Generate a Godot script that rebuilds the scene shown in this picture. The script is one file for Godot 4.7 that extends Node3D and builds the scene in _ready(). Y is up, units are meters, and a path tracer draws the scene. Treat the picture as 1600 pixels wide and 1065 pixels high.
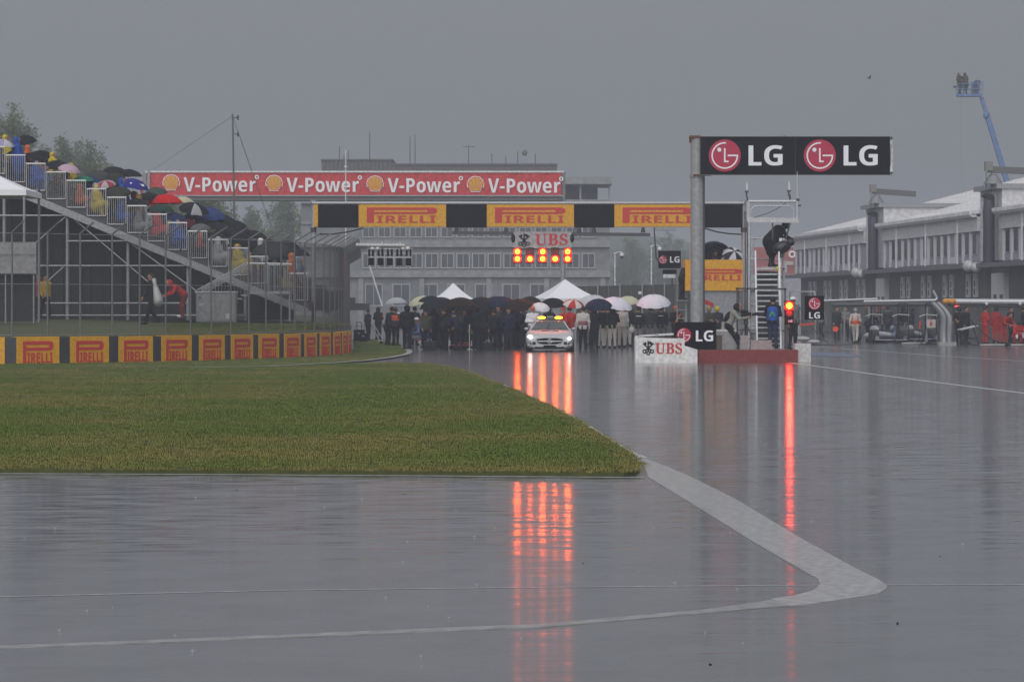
extends Node3D
# A wet race start seen from the end of the straight. Metres, y up; the camera stands at x = 0, z = 0 and looks along -z.
# W() turns a bearing in the photograph (pixels of 1600 x 1065) and a distance in metres into the point where a thing stands.
const F := 4200.0
const EYE := 1.7
const HOR := 482.0

func W(px: float, py: float, d: float) -> Vector3:
	return Vector3((px - 800.0) * d / F, EYE - (py - HOR) * d / F, -d)
func gdist(py: float) -> float:
	return F * EYE / (py - HOR)
func G(px: float, py: float, lift := 0.0) -> Vector3:
	var p := W(px, py, gdist(py))
	p.y = lift
	return p

# ---------------------------------------------------------------- shapes
class Sh:
	var v := PackedVector3Array()
	var n := PackedVector3Array()
	var uv := PackedVector2Array()
	func tri(a: Vector3, b: Vector3, c: Vector3) -> void:
		var m := (b - a).cross(c - a).normalized()
		v.append_array([a, c, b]); n.append_array([m, m, m])
	func trin(a: Vector3, b: Vector3, c: Vector3, na: Vector3, nb: Vector3, nc: Vector3) -> void:
		v.append_array([a, c, b]); n.append_array([na, nc, nb])
	func quad(a: Vector3, b: Vector3, c: Vector3, d: Vector3) -> void:
		tri(a, b, c); tri(a, c, d)
	func quadn(a: Vector3, b: Vector3, c: Vector3, d: Vector3, na: Vector3, nb: Vector3, nc: Vector3, nd: Vector3) -> void:
		trin(a, b, c, na, nb, nc); trin(a, c, d, na, nc, nd)
	func box(c: Vector3, s: Vector3, b := Basis.IDENTITY) -> Sh:
		var x := b.x * s.x * 0.5
		var y := b.y * s.y * 0.5
		var z := b.z * s.z * 0.5
		quad(c - x - y + z, c + x - y + z, c + x + y + z, c - x + y + z)
		quad(c + x - y - z, c - x - y - z, c - x + y - z, c + x + y - z)
		quad(c + x - y + z, c + x - y - z, c + x + y - z, c + x + y + z)
		quad(c - x - y - z, c - x - y + z, c - x + y + z, c - x + y - z)
		quad(c - x + y + z, c + x + y + z, c + x + y - z, c - x + y - z)
		quad(c - x - y - z, c + x - y - z, c + x - y + z, c - x - y + z)
		return self
	func span(a: Vector3, b: Vector3) -> Sh:
		return box((a + b) * 0.5, (b - a).abs())
	func bar(a: Vector3, b: Vector3, w: float, h: float, up := Vector3.UP) -> Sh:   # a rectangular bar from a to b
		var z := (b - a).normalized()
		if absf(z.dot(up)) > 0.99: up = Vector3.RIGHT
		var x := up.cross(z).normalized()
		return box((a + b) * 0.5, Vector3(w, h, a.distance_to(b)), Basis(x, z.cross(x), z))
	func tube(a: Vector3, b: Vector3, r0: float, r1 := -1.0, k := 8, caps := true) -> Sh:
		if r1 < 0.0: r1 = r0
		var z := (b - a).normalized()
		var x := (Vector3.RIGHT if absf(z.y) > 0.9 else Vector3.UP).cross(z).normalized()
		var y := z.cross(x)
		for i in k:
			var t0 := TAU * i / k
			var t1 := TAU * (i + 1) / k
			var d0 := x * cos(t0) + y * sin(t0)
			var d1 := x * cos(t1) + y * sin(t1)
			quadn(a + d0 * r0, a + d1 * r0, b + d1 * r1, b + d0 * r1, d0, d1, d1, d0)
			if caps:
				tri(b, b + d0 * r1, b + d1 * r1); tri(a, a + d1 * r0, a + d0 * r0)
		return self
	func path(p: Array, r: float, k := 6) -> Sh:
		for i in p.size() - 1: tube(p[i], p[i + 1], r, r, k, true)
		return self
	func ring(c: Vector3, r: float, t: float, x: Vector3, y: Vector3, k := 20, from := 0.0, to := TAU, kk := 5) -> Sh:   # a round bar bent to an arc
		var p := []
		for i in k + 1:
			var a := lerpf(from, to, float(i) / k)
			p.append(c + x * cos(a) * r + y * sin(a) * r)
		return path(p, t, kk)
	func arc(xf: Transform3D, r0: float, r1: float, from: float, to: float, dz: float, k := 32) -> Sh:   # a flat arc with depth
		for i in k:
			var a := lerpf(from, to, float(i) / k)
			var b := lerpf(from, to, float(i + 1) / k)
			var p := [Vector2(cos(a), sin(a)) * r0, Vector2(cos(a), sin(a)) * r1, Vector2(cos(b), sin(b)) * r1, Vector2(cos(b), sin(b)) * r0]
			if to < from: p.reverse()
			slab(p, dz, xf)
		return self
	func slab(poly: Array, dz: float, xf := Transform3D.IDENTITY) -> Sh:    # an outline in x, y (counter-clockwise), from z = 0 to z = dz
		var pts := PackedVector2Array(poly)
		var idx := Geometry2D.triangulate_polygon(pts)
		var area := 0.0
		for i in pts.size(): area += pts[i].cross(pts[(i + 1) % pts.size()])
		for i in range(0, idx.size(), 3):
			var a := pts[idx[i]]
			var b := pts[idx[i + 1]]
			var c := pts[idx[i + 2]]
			if (b - a).cross(c - a) < 0.0:
				var q := b
				b = c; c = q
			tri(xf * Vector3(a.x, a.y, dz), xf * Vector3(b.x, b.y, dz), xf * Vector3(c.x, c.y, dz))
			tri(xf * Vector3(a.x, a.y, 0), xf * Vector3(c.x, c.y, 0), xf * Vector3(b.x, b.y, 0))
		for i in pts.size():
			var a := pts[i]
			var b := pts[(i + 1) % pts.size()]
			if area < 0.0:
				var q := a
				a = b; b = q
			quad(xf * Vector3(a.x, a.y, 0), xf * Vector3(b.x, b.y, 0), xf * Vector3(b.x, b.y, dz), xf * Vector3(a.x, a.y, dz))
		return self
	func sheet(p: Array, y: float) -> Sh:     # a level sheet with the outline p (x, z of points)
		var pts := PackedVector2Array()
		for q in p: pts.append(Vector2(q.x, q.z))
		var idx := Geometry2D.triangulate_polygon(pts)
		for i in range(0, idx.size(), 3):
			var a := Vector3(pts[idx[i]].x, y, pts[idx[i]].y)
			var b := Vector3(pts[idx[i + 1]].x, y, pts[idx[i + 1]].y)
			var c := Vector3(pts[idx[i + 2]].x, y, pts[idx[i + 2]].y)
			if (b - a).cross(c - a).y < 0.0: tri(a, c, b)
			else: tri(a, b, c)
		return self
	func skirt(p: Array, y0: float, y1: float) -> Sh:   # an upright band along the closed outline p
		for i in p.size():
			var a: Vector3 = p[i]
			var b: Vector3 = p[(i + 1) % p.size()]
			quad(Vector3(a.x, y0, a.z), Vector3(b.x, y0, b.z), Vector3(b.x, y1, b.z), Vector3(a.x, y1, a.z))
		return self
	func lathe(prof: Array, k: int, xf := Transform3D.IDENTITY) -> Sh:    # prof: (radius, height) from below upwards
		var nr := []
		for i in prof.size():
			var a: Vector2 = prof[maxi(i - 1, 0)]
			var b: Vector2 = prof[mini(i + 1, prof.size() - 1)]
			nr.append(Vector2(b.y - a.y, a.x - b.x).normalized())
		for i in prof.size() - 1:
			for j in k:
				var t0 := TAU * j / k
				var t1 := TAU * (j + 1) / k
				var e0 := Vector3(cos(t0), 0, -sin(t0))
				var e1 := Vector3(cos(t1), 0, -sin(t1))
				var p: Vector2 = prof[i]
				var q: Vector2 = prof[i + 1]
				var u := Vector3.UP
				quadn(xf * (e0 * p.x + u * p.y), xf * (e1 * p.x + u * p.y), xf * (e1 * q.x + u * q.y), xf * (e0 * q.x + u * q.y),
					xf.basis * (e0 * nr[i].x + u * nr[i].y), xf.basis * (e1 * nr[i].x + u * nr[i].y), xf.basis * (e1 * nr[i + 1].x + u * nr[i + 1].y), xf.basis * (e0 * nr[i + 1].x + u * nr[i + 1].y))
		return self
	func ball(c: Vector3, r: Vector3, k := 10, rows := 6, from := -PI / 2, to := PI / 2, b := Basis.IDENTITY) -> Sh:
		for i in rows:
			var a0 := lerpf(from, to, float(i) / rows)
			var a1 := lerpf(from, to, float(i + 1) / rows)
			for j in k:
				var t0 := TAU * j / k
				var t1 := TAU * (j + 1) / k
				var e := []
				for w in [[a0, t0], [a0, t1], [a1, t1], [a1, t0]]: e.append(Vector3(cos(w[0]) * cos(w[1]), sin(w[0]), -cos(w[0]) * sin(w[1])))
				quadn(c + b * (e[0] * r), c + b * (e[1] * r), c + b * (e[2] * r), c + b * (e[3] * r), b * (e[0] / r).normalized(), b * (e[1] / r).normalized(), b * (e[2] / r).normalized(), b * (e[3] / r).normalized())
		return self
	func banner(p: Vector3, q: Vector3, amp: float, sd: int) -> Sh:     # printed sheet stretched on a frame, facing +z, with slack
		var f := FastNoiseLite.new()
		f.seed = sd
		f.frequency = 1.1
		var k := maxi(8, int((q.x - p.x) / 0.16))
		var at := func(i: int, j: int): 
			var x := lerpf(p.x, q.x, float(i) / k)
			var edge := sin(PI * j / 4.0)
			return Vector3(x, lerpf(p.y, q.y, j / 4.0), q.z + amp * (f.get_noise_2d(x, j * 0.16) * (0.35 + 0.65 * edge) - 0.5))
		for i in k:
			for j in 4: quad(at.call(i, j), at.call(i + 1, j), at.call(i + 1, j + 1), at.call(i, j + 1))
		return self
	func add_to(m: ArrayMesh) -> void:
		var a := []
		a.resize(Mesh.ARRAY_MAX)
		a[Mesh.ARRAY_VERTEX] = v
		a[Mesh.ARRAY_NORMAL] = n
		if uv.size() == v.size(): a[Mesh.ARRAY_TEX_UV] = uv
		m.add_surface_from_arrays(Mesh.PRIMITIVE_TRIANGLES, a)
	func along_road() -> Sh:      # uv that runs with the road, for the brushed look of driven water
		uv.resize(v.size())
		for i in v.size(): uv[i] = Vector2(v[i].z, v[i].x)
		return self
	func mesh() -> ArrayMesh:
		var m := ArrayMesh.new()
		add_to(m)
		return m

# ---------------------------------------------------------------- nodes
var taken := {}
func numbered(called: String) -> String:
	taken[called] = taken.get(called, -1) + 1
	return called if taken[called] == 0 else "%s_%03d" % [called, taken[called]]
func thing(called: String, label: String, category: String, at := Vector3.ZERO, group := "", turn := 0.0) -> Node3D:
	var o := Node3D.new()
	o.name = numbered(called)
	add_child(o)
	o.position = at
	o.rotation.y = turn
	tag(o, label, category, group)
	return o
func tag(o: Node3D, label: String, category: String, group := "") -> Node3D:
	o.set_meta("label", label); o.set_meta("category", category)
	if group: o.set_meta("group", group)
	return o
func part(called: String, sh, m: Material, parent: Node3D) -> MeshInstance3D:
	var o := MeshInstance3D.new()
	o.name = called
	o.mesh = sh.mesh() if sh is Sh else sh
	o.material_override = m
	parent.add_child(o, true)
	return o
func solo(called: String, sh, m: Material, label: String, category: String, group := "") -> MeshInstance3D:   # a thing of one mesh
	var o := part(numbered(called), sh, m, self)
	tag(o, label, category, group)
	return o
func structure(called: String, sh, m: Material) -> MeshInstance3D:
	var o := part(called, sh, m, self)
	o.set_meta("kind", "structure")
	return o
func again(o: Node3D, called: String, at: Vector3, turn := 0.0, label := "") -> Node3D:
	var c := o.duplicate()
	c.name = numbered(called)
	add_child(c)
	c.position = at
	c.rotation.y = turn
	if label: c.set_meta("label", label)
	return c

# ---------------------------------------------------------------- lettering
var fonts := {}
var words := {}
func letters(s: String, face := "Droid Sans", weight := 700) -> Array:
	var key := s + face + str(weight)
	if not words.has(key):
		if not fonts.has(face + str(weight)):
			var f := SystemFont.new()
			f.font_names = PackedStringArray([face])
			f.font_weight = weight
			fonts[face + str(weight)] = f
		var t := TextMesh.new()
		t.text = s
		t.font = fonts[face + str(weight)]
		t.font_size = 96
		t.pixel_size = 0.01
		t.depth = 0.02
		t.curve_step = 2.0
		words[key] = [t, t.get_aabb()]
	return words[key]
func write(s: String, m: Material, parent: Node3D, xf: Transform3D, w: float, h: float, face := "Droid Sans", weight := 700, called := "lettering") -> MeshInstance3D:   # fills w x h, its lower left corner at xf
	var t := letters(s, face, weight)
	var box: AABB = t[1]
	var o := part(called, t[0], m, parent)
	var k := Vector3(w / box.size.x, h / box.size.y, 1.0)
	o.transform = xf * Transform3D(Basis.from_scale(k), Vector3(-box.position.x * k.x, -box.position.y * k.y, 0.0))
	return o

# ---------------------------------------------------------------- materials
var M := {}
var grain: NoiseTexture2D
var speck: NoiseTexture2D
func noise_tex(freq: float, lo: float, hi: float, sd: int, size := 512, octaves := 5, kind := FastNoiseLite.TYPE_SIMPLEX_SMOOTH) -> NoiseTexture2D:
	var f := FastNoiseLite.new()
	f.noise_type = kind
	f.seed = sd
	f.frequency = freq
	f.fractal_octaves = octaves
	var t := NoiseTexture2D.new()
	t.width = size; t.height = size
	t.seamless = true
	t.noise = f
	var g := Gradient.new()
	g.offsets = PackedFloat32Array([0.2, 0.8])
	g.colors = PackedColorArray([Color(lo, lo, lo), Color(hi, hi, hi)])
	t.color_ramp = g
	return t
func bump_tex(freq: float, sd: int, size := 1024, strength := 4.0, octaves := 5) -> NoiseTexture2D:
	var t := noise_tex(freq, 0, 1, sd, size, octaves)
	t.color_ramp = null
	t.as_normal_map = true
	t.bump_strength = strength
	return t
func mat(key: String, r: float, g: float, b: float, rough := 0.6, metal := 0.0, grainy := 0.0) -> StandardMaterial3D:   # r, g, b: linear base colour
	if M.has(key): return M[key]
	var m := StandardMaterial3D.new()
	m.resource_name = key
	m.albedo_color = Color(r, g, b).linear_to_srgb()
	m.roughness = rough
	m.metallic = metal
	if grainy > 0.0:
		m.albedo_texture = grain
		m.uv1_triplanar = true
		m.uv1_world_triplanar = true
		m.uv1_scale = Vector3.ONE * grainy
	M[key] = m
	return m
func glow(key: String, c: Color, energy: float) -> StandardMaterial3D:
	if M.has(key): return M[key]
	var m := mat(key, 0.3 * c.r, 0.3 * c.g, 0.3 * c.b, 0.3)
	m.emission_enabled = true
	m.emission = c.linear_to_srgb()
	m.emission_energy_multiplier = energy
	return m
func lamp(parent: Node3D, at: Vector3, c: Color, energy: float, r: float) -> void:
	var l := OmniLight3D.new()
	l.name = "light"
	l.light_color = c.linear_to_srgb()
	l.light_energy = energy
	l.light_size = r
	l.omni_range = 200.0
	l.omni_attenuation = 2.0
	l.shadow_enabled = true
	parent.add_child(l, true)
	l.position = at

# ================================================================ the scene
func _ready() -> void:
	var cam := Camera3D.new()
	cam.name = "camera"
	cam.projection = Camera3D.PROJECTION_FRUSTUM
	cam.near = 1.0
	cam.far = 6000.0
	cam.size = 1065.0 / F
	cam.frustum_offset = Vector2(0.0, (HOR - 532.5) / F)
	cam.position = Vector3(0, EYE, 0)
	add_child(cam)
	cam.current = true

	var sky := ProceduralSkyMaterial.new()      # rain cloud: an overcast sky, brighter overhead than at the horizon
	sky.sky_horizon_color = Color(0.142, 0.150, 0.165).linear_to_srgb()
	sky.sky_top_color = Color(0.55, 0.57, 0.615).linear_to_srgb()
	sky.sky_curve = 0.6
	sky.ground_horizon_color = Color(0.12, 0.12, 0.125).linear_to_srgb()
	sky.ground_bottom_color = Color(0.1, 0.1, 0.1).linear_to_srgb()
	sky.sun_angle_max = 0.0
	var env := Environment.new()
	env.background_mode = Environment.BG_SKY
	env.sky = Sky.new()
	env.sky.sky_material = sky
	env.tonemap_mode = Environment.TONE_MAPPER_LINEAR
	env.tonemap_exposure = 1.22
	env.sdfgi_enabled = true
	env.ssao_enabled = true
	env.ssil_enabled = true
	env.fog_enabled = true                      # rain haze
	env.fog_density = 0.00125
	env.fog_light_color = Color(0.86, 0.88, 0.93)
	var we := WorldEnvironment.new()
	we.name = "environment"
	we.environment = env
	add_child(we)

	var sun := DirectionalLight3D.new()         # what the cloud lets through, from high behind the camera
	sun.name = "sun"
	sun.light_energy = 0.5
	sun.light_angular_distance = 60.0
	sun.light_color = Color(1.0, 0.985, 0.965)
	sun.sky_mode = DirectionalLight3D.SKY_MODE_LIGHT_ONLY
	sun.shadow_enabled = true
	add_child(sun)
	sun.look_at_from_position(Vector3(-11, 27, 43), Vector3.ZERO)

	grain = noise_tex(0.02, 0.86, 1.0, 3)
	speck = noise_tex(0.12, 0.55, 1.0, 5)
	palette()
	ground()
	grass()
	far_building()
	trees()
	pit_building()
	overhead_bridge()
	grandstand()
	spectators()
	barrier()
	start_gantry()
	sign_column()
	island()
	grid_crowd()
	safety_car()
	pit_lane()
	boom_lift()
	rain()

func palette() -> void:
	mat("steel", 0.30, 0.31, 0.33, 0.42, 0.0, 0.7)
	mat("galv", 0.42, 0.43, 0.45, 0.38, 0.3, 0.9)
	mat("dark_steel", 0.05, 0.05, 0.055, 0.45)
	mat("black", 0.012, 0.012, 0.014, 0.55)
	mat("board_black", 0.008, 0.008, 0.010, 0.7)
	M.board_black.metallic_specular = 0.12
	M.black.metallic_specular = 0.3
	mat("white", 0.74, 0.74, 0.77, 0.5, 0.0, 0.4)
	mat("print_white", 0.80, 0.80, 0.85, 0.6)
	mat("tyre_yellow", 0.74, 0.37, 0.008, 0.6, 0.0, 0.8)
	mat("tyre_red", 0.50, 0.03, 0.03, 0.6)
	mat("shell_red", 0.60, 0.036, 0.04, 0.6, 0.0, 0.3)
	mat("shell_yellow", 0.66, 0.34, 0.03, 0.6)
	mat("lg_red", 0.42, 0.012, 0.055, 0.6)
	mat("bank_red", 0.48, 0.02, 0.02, 0.6)
	mat("kerb_red", 0.26, 0.055, 0.055, 0.45, 0.0, 0.8)
	mat("concrete", 0.33, 0.33, 0.33, 0.5, 0.0, 0.6)
	mat("rust", 0.16, 0.06, 0.025, 0.8, 0.0, 1.5)

# ================================================================ ground, road, markings, grass
var wall := []          # the foot of the barrier, left to right; every step is one panel and one strip long
var infield := []
var verge := []
func wall_path() -> void:
	var px := [25.0, 109.0, 185.0, 252.0, 311.0, 361.0, 404.0, 444.0, 476.0, 500.0, 521.0, 535.0, 544.0, 550.0]
	var d := 81.4
	wall = [Vector3((25.0 - 800.0) * d / F, 0, -d)]
	for i in range(1, px.size()):
		var at: Vector3 = wall[-1]
		var lo := d
		var hi := d + 1.8
		for k in 30:
			var m := (lo + hi) / 2.0
			if Vector3((px[i] - 800.0) * m / F, 0, -m).distance_to(at) < 1.8: lo = m
			else: hi = m
		d = (lo + hi) / 2.0
		wall.append(Vector3((px[i] - 800.0) * d / F, 0, -d))
	for i in 3: wall.push_front(wall[0] + Vector3(-1.78, 0, 0.06 * i - 0.1))
func ribbon(p: Array, w: float, y: float, sh := Sh.new()) -> Sh:
	for i in p.size() - 1:
		var a: Vector3 = p[i]
		var b: Vector3 = p[i + 1]
		var a0: Vector3 = p[maxi(i - 1, 0)]
		var b1: Vector3 = p[mini(i + 2, p.size() - 1)]
		var sa := (b - a0).cross(Vector3.UP).normalized() * w / 2.0
		var sb := (b1 - a).cross(Vector3.UP).normalized() * w / 2.0
		var u := Vector3.UP * y
		a.y = 0; b.y = 0
		sh.quad(a - sa + u, a + sa + u, b + sb + u, b - sb + u)
	return sh
func outline(p: Array) -> Array:
	return p.map(func(q): return G(q[0], q[1]))
func water_film() -> ArrayMesh:      # the driven film of rain on the asphalt: low waves, their crests mostly across the road
	var f := FastNoiseLite.new()
	f.seed = 31
	f.frequency = 1.0
	f.fractal_octaves = 3
	var calm := FastNoiseLite.new()
	calm.seed = 9
	calm.frequency = 0.09
	var v := PackedVector3Array()
	var n := PackedVector3Array()
	var uv := PackedVector2Array()
	var idx := PackedInt32Array()
	var cols := 90
	var d := 7.0
	var rows := 0
	while d < 128.0:
		for i in cols + 1:
			var x := (float(i) / cols * 2.0 - 1.0) * (0.26 * d + 4.0)
			var still := clampf(0.62 + 0.75 * calm.get_noise_2d(x * 0.35, d), 0.22, 1.25)
			var g := (0.45 * f.get_noise_2d(x * 0.7, d * 3.0) + 0.8 * f.get_noise_2d(x * 1.6 + 40.0, d * 9.0) + 0.6 * f.get_noise_2d(x * 4.0 + 90.0, d * 19.0)) * still
			var side := f.get_noise_2d(x * 1.2 + 300.0, d * 1.5) * still
			v.append(Vector3(x, 0.0, -d))
			uv.append(Vector2(-d, x))
			n.append(Vector3(side * 0.005, 1.0, g * 0.075).normalized())
		if rows > 0:
			for i in cols:
				var a := (rows - 1) * (cols + 1) + i
				var b := rows * (cols + 1) + i
				idx.append_array([a, b, b + 1, a, b + 1, a + 1])
		rows += 1
		d += maxf(0.02, d * 0.0018)
	var arr := []
	arr.resize(Mesh.ARRAY_MAX)
	arr[Mesh.ARRAY_VERTEX] = v
	arr[Mesh.ARRAY_NORMAL] = n
	arr[Mesh.ARRAY_TEX_UV] = uv
	arr[Mesh.ARRAY_INDEX] = idx
	var m := ArrayMesh.new()
	m.add_surface_from_arrays(Mesh.PRIMITIVE_TRIANGLES, arr)
	return m
func ground() -> void:
	wall_path()
	structure("ground", Sh.new().sheet([Vector3(-1800, 0, 60), Vector3(1800, 0, 60), Vector3(1800, 0, -2600), Vector3(-1800, 0, -2600)], -0.06), mat("earth", 0.045, 0.055, 0.025, 0.9, 0.0, 0.05))
	var road := StandardMaterial3D.new()
	road.resource_name = "wet_asphalt"
	road.albedo_color = Color(0.08, 0.081, 0.086).linear_to_srgb()
	road.albedo_texture = noise_tex(0.006, 0.78, 1.0, 11, 1024, 6)
	road.anisotropy_enabled = true      # the film of rain water is driven along the road, its small waves lie across it
	road.anisotropy = 0.9
	road.clearcoat_enabled = true
	road.clearcoat = 0.6
	road.clearcoat_roughness = 0.10
	road.roughness = 0.19
	road.roughness_texture = noise_tex(0.012, 0.62, 1.0, 12, 1024, 6)
	road.metallic_specular = 0.7
	road.uv1_triplanar = true
	road.uv1_world_triplanar = true
	road.uv1_scale = Vector3.ONE * 0.14
	structure("road", Sh.new().sheet([Vector3(-45, 0, 12), Vector3(60, 0, 12), Vector3(60, 0, -420), Vector3(-45, 0, -420)], -0.004).along_road(), road)
	structure("wet_road", water_film(), road)

	var paint := mat("road_paint", 0.50, 0.50, 0.505, 0.3)
	paint.albedo_texture = noise_tex(0.03, 0.80, 1.0, 21)
	paint.uv1_triplanar = true; paint.uv1_world_triplanar = true; paint.uv1_scale = Vector3.ONE * 0.6
	var thin := mat("worn_paint", 0.36, 0.36, 0.365, 0.3)
	thin.albedo_texture = paint.albedo_texture
	thin.uv1_triplanar = true; thin.uv1_world_triplanar = true; thin.uv1_scale = Vector3.ONE * 0.4
	for m in [paint, thin]:
		m.anisotropy_enabled = true
		m.anisotropy = 0.85
		m.roughness = 0.3
		m.clearcoat_enabled = true
		m.clearcoat = 0.35
		m.clearcoat_roughness = 0.12
	var stripe := mat("line_paint", 0.58, 0.58, 0.59, 0.5)
	stripe.albedo_texture = paint.albedo_texture
	stripe.uv1_triplanar = true; stripe.uv1_world_triplanar = true; stripe.uv1_scale = Vector3.ONE * 0.5
	var v := outline([[1000, 713], [1040, 728], [1080, 745], [1150, 780], [1250, 840], [1330, 884], [1372, 905], [1386, 914], [1386, 919], [1372, 928], [1280, 942], [1235, 947],
		[1205, 936], [1240, 931], [1270, 923], [1282, 914], [1279, 905], [1230, 877], [1175, 845], [1095, 795], [1014, 746]])
	structure("pit_exit_marking", Sh.new().sheet(v, 0.004).skirt(v, -0.001, 0.004).along_road(), paint)
	var tail := outline([[1234, 946.5], [1180, 951], [1100, 958], [850, 980], [450, 996], [200, 1006], [-80, 1016], [-80, 1012], [200, 1002], [450, 991.5], [850, 975], [1100, 952.5], [1180, 942], [1205, 937]])
	structure("pit_exit_marking_001", Sh.new().sheet(tail, 0.004).skirt(tail, -0.001, 0.004).along_road(), thin)
	structure("white_line", ribbon(outline([[-80, 739.5], [300, 741], [700, 743.5], [1005, 746]]), 0.07, 0.003), stripe)
	structure("asphalt_joint", ribbon(outline([[1020, 746], [1150, 746.5], [1270, 746.5], [1700, 747]]), 0.035, 0.002), stripe)
	structure("asphalt_joint_001", ribbon(outline([[-80, 934], [450, 922], [800, 918], [1280, 914], [1700, 913]]), 0.022, 0.002), stripe)
	structure("pit_lane_line", ribbon(outline([[1236, 567], [1290, 574], [1390, 588], [1500, 602], [1680, 624]]), 0.16, 0.004), stripe)
	structure("pit_lane_line_001", ribbon(outline([[1276, 541.5], [1380, 549], [1470, 556], [1680, 569]]), 0.13, 0.004), stripe)
	structure("blue_marking", Sh.new().sheet(outline([[1262, 550], [1320, 551.5], [1352, 556.5], [1330, 558], [1270, 556]]), 0.006), mat("blue_paint", 0.10, 0.13, 0.24, 0.4, 0.0, 0.5))
	structure("track_edge_line", ribbon(outline([[700, 573.5], [732, 581], [768, 595], [802, 609], [862, 636], [908, 661], [953, 690], [985, 708], [1004, 716]]), 0.14, 0.006), stripe)

	infield = outline([[-90, 738], [0, 738], [400, 740], [800, 742], [940, 743.5], [975, 743.5], [994, 741], [1000, 735], [996, 724], [985, 712], [950, 691], [905, 662], [860, 637], [800, 609.5], [765, 595.5], [730, 581.5], [700, 574], [660, 569.3], [620, 568], [560, 569.3], [480, 572.5], [420, 575.2], [330, 577], [200, 578], [0, 578.6], [-90, 579]])
	var turf := mat("turf", 0.075, 0.090, 0.020, 0.8, 0.0, 0.9)
	structure("infield", Sh.new().sheet(infield, 0.04).skirt(infield, -0.01, 0.04), turf)
	verge = []
	for i in wall.size(): verge.append(wall[i] + Vector3(0, 0, 0.12))
	verge += outline([[554, 544], [555, 537], [552, 531], [600, 530], [622, 536], [628, 543], [637, 548.5], [638, 552], [632, 555], [610, 559.5], [570, 564.5], [520, 568.2], [470, 570.8], [420, 573.4], [330, 575.5], [200, 576.7], [-90, 577.8]])
	structure("grass_verge", Sh.new().sheet(verge, 0.03).skirt(verge, -0.01, 0.03), turf)
	var kerb := mat("kerb_grey", 0.36, 0.36, 0.36, 0.45, 0.0, 0.6)
	structure("verge_kerb", ribbon(outline([[300, 576.4], [420, 574], [470, 571.4], [520, 568.8], [570, 565], [610, 560], [634, 555.2], [640, 552], [639, 548.5], [630, 542.5]]), 0.22, 0.045), kerb)

	# the bank behind the barrier, a little higher than its top
	var bank := Sh.new()
	var foot := wall.duplicate()
	foot.push_front(foot[0] + Vector3(-40, 0, 0.5))
	foot += [W(553, 500, 116), W(554, 500, 132), W(550, 500, 160), W(540, 500, 260)]
	var rows := []
	for r in [[0.14, 0.78], [1.2, 0.86], [6.0, 1.05], [14.0, 1.28], [90.0, 1.4]]:
		var line := []
		for i in foot.size():
			var a: Vector3 = foot[maxi(i - 1, 0)]
			var b: Vector3 = foot[mini(i + 1, foot.size() - 1)]
			var out := (b - a).cross(Vector3.DOWN)
			out.y = 0
			var way := out.normalized().lerp(Vector3(-0.75, 0, -0.66), clampf(float(r[0]) / 6.0, 0.0, 1.0)).normalized()
			var p: Vector3 = foot[i] + way * float(r[0])
			p.y = r[1]
			line.append(p)
		rows.append(line)
	for r in rows.size() - 1:
		for i in foot.size() - 1:
			bank.quad(rows[r][i], rows[r][i + 1], rows[r + 1][i + 1], rows[r + 1][i])
	structure("bank", bank, turf)
	# wooded rise far beyond the pits
	var hill := Sh.new()
	for i in 40:
		for j in 8:
			var q := []
			for c in [[i, j], [i + 1, j], [i + 1, j + 1], [i, j + 1]]:
				var x: float = -120.0 + c[0] * 8.0
				var t: float = c[1] / 8.0
				q.append(Vector3(x, 22.0 * sin(t * PI / 2) * exp(-pow((x - 30.0) / 55.0, 2.0)) - 0.5, -620.0 - 100.0 * t))
			hill.quad(q[0], q[1], q[2], q[3])
	structure("hill", hill, mat("hill_green", 0.05, 0.07, 0.035, 0.9, 0.0, 0.06))

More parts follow.
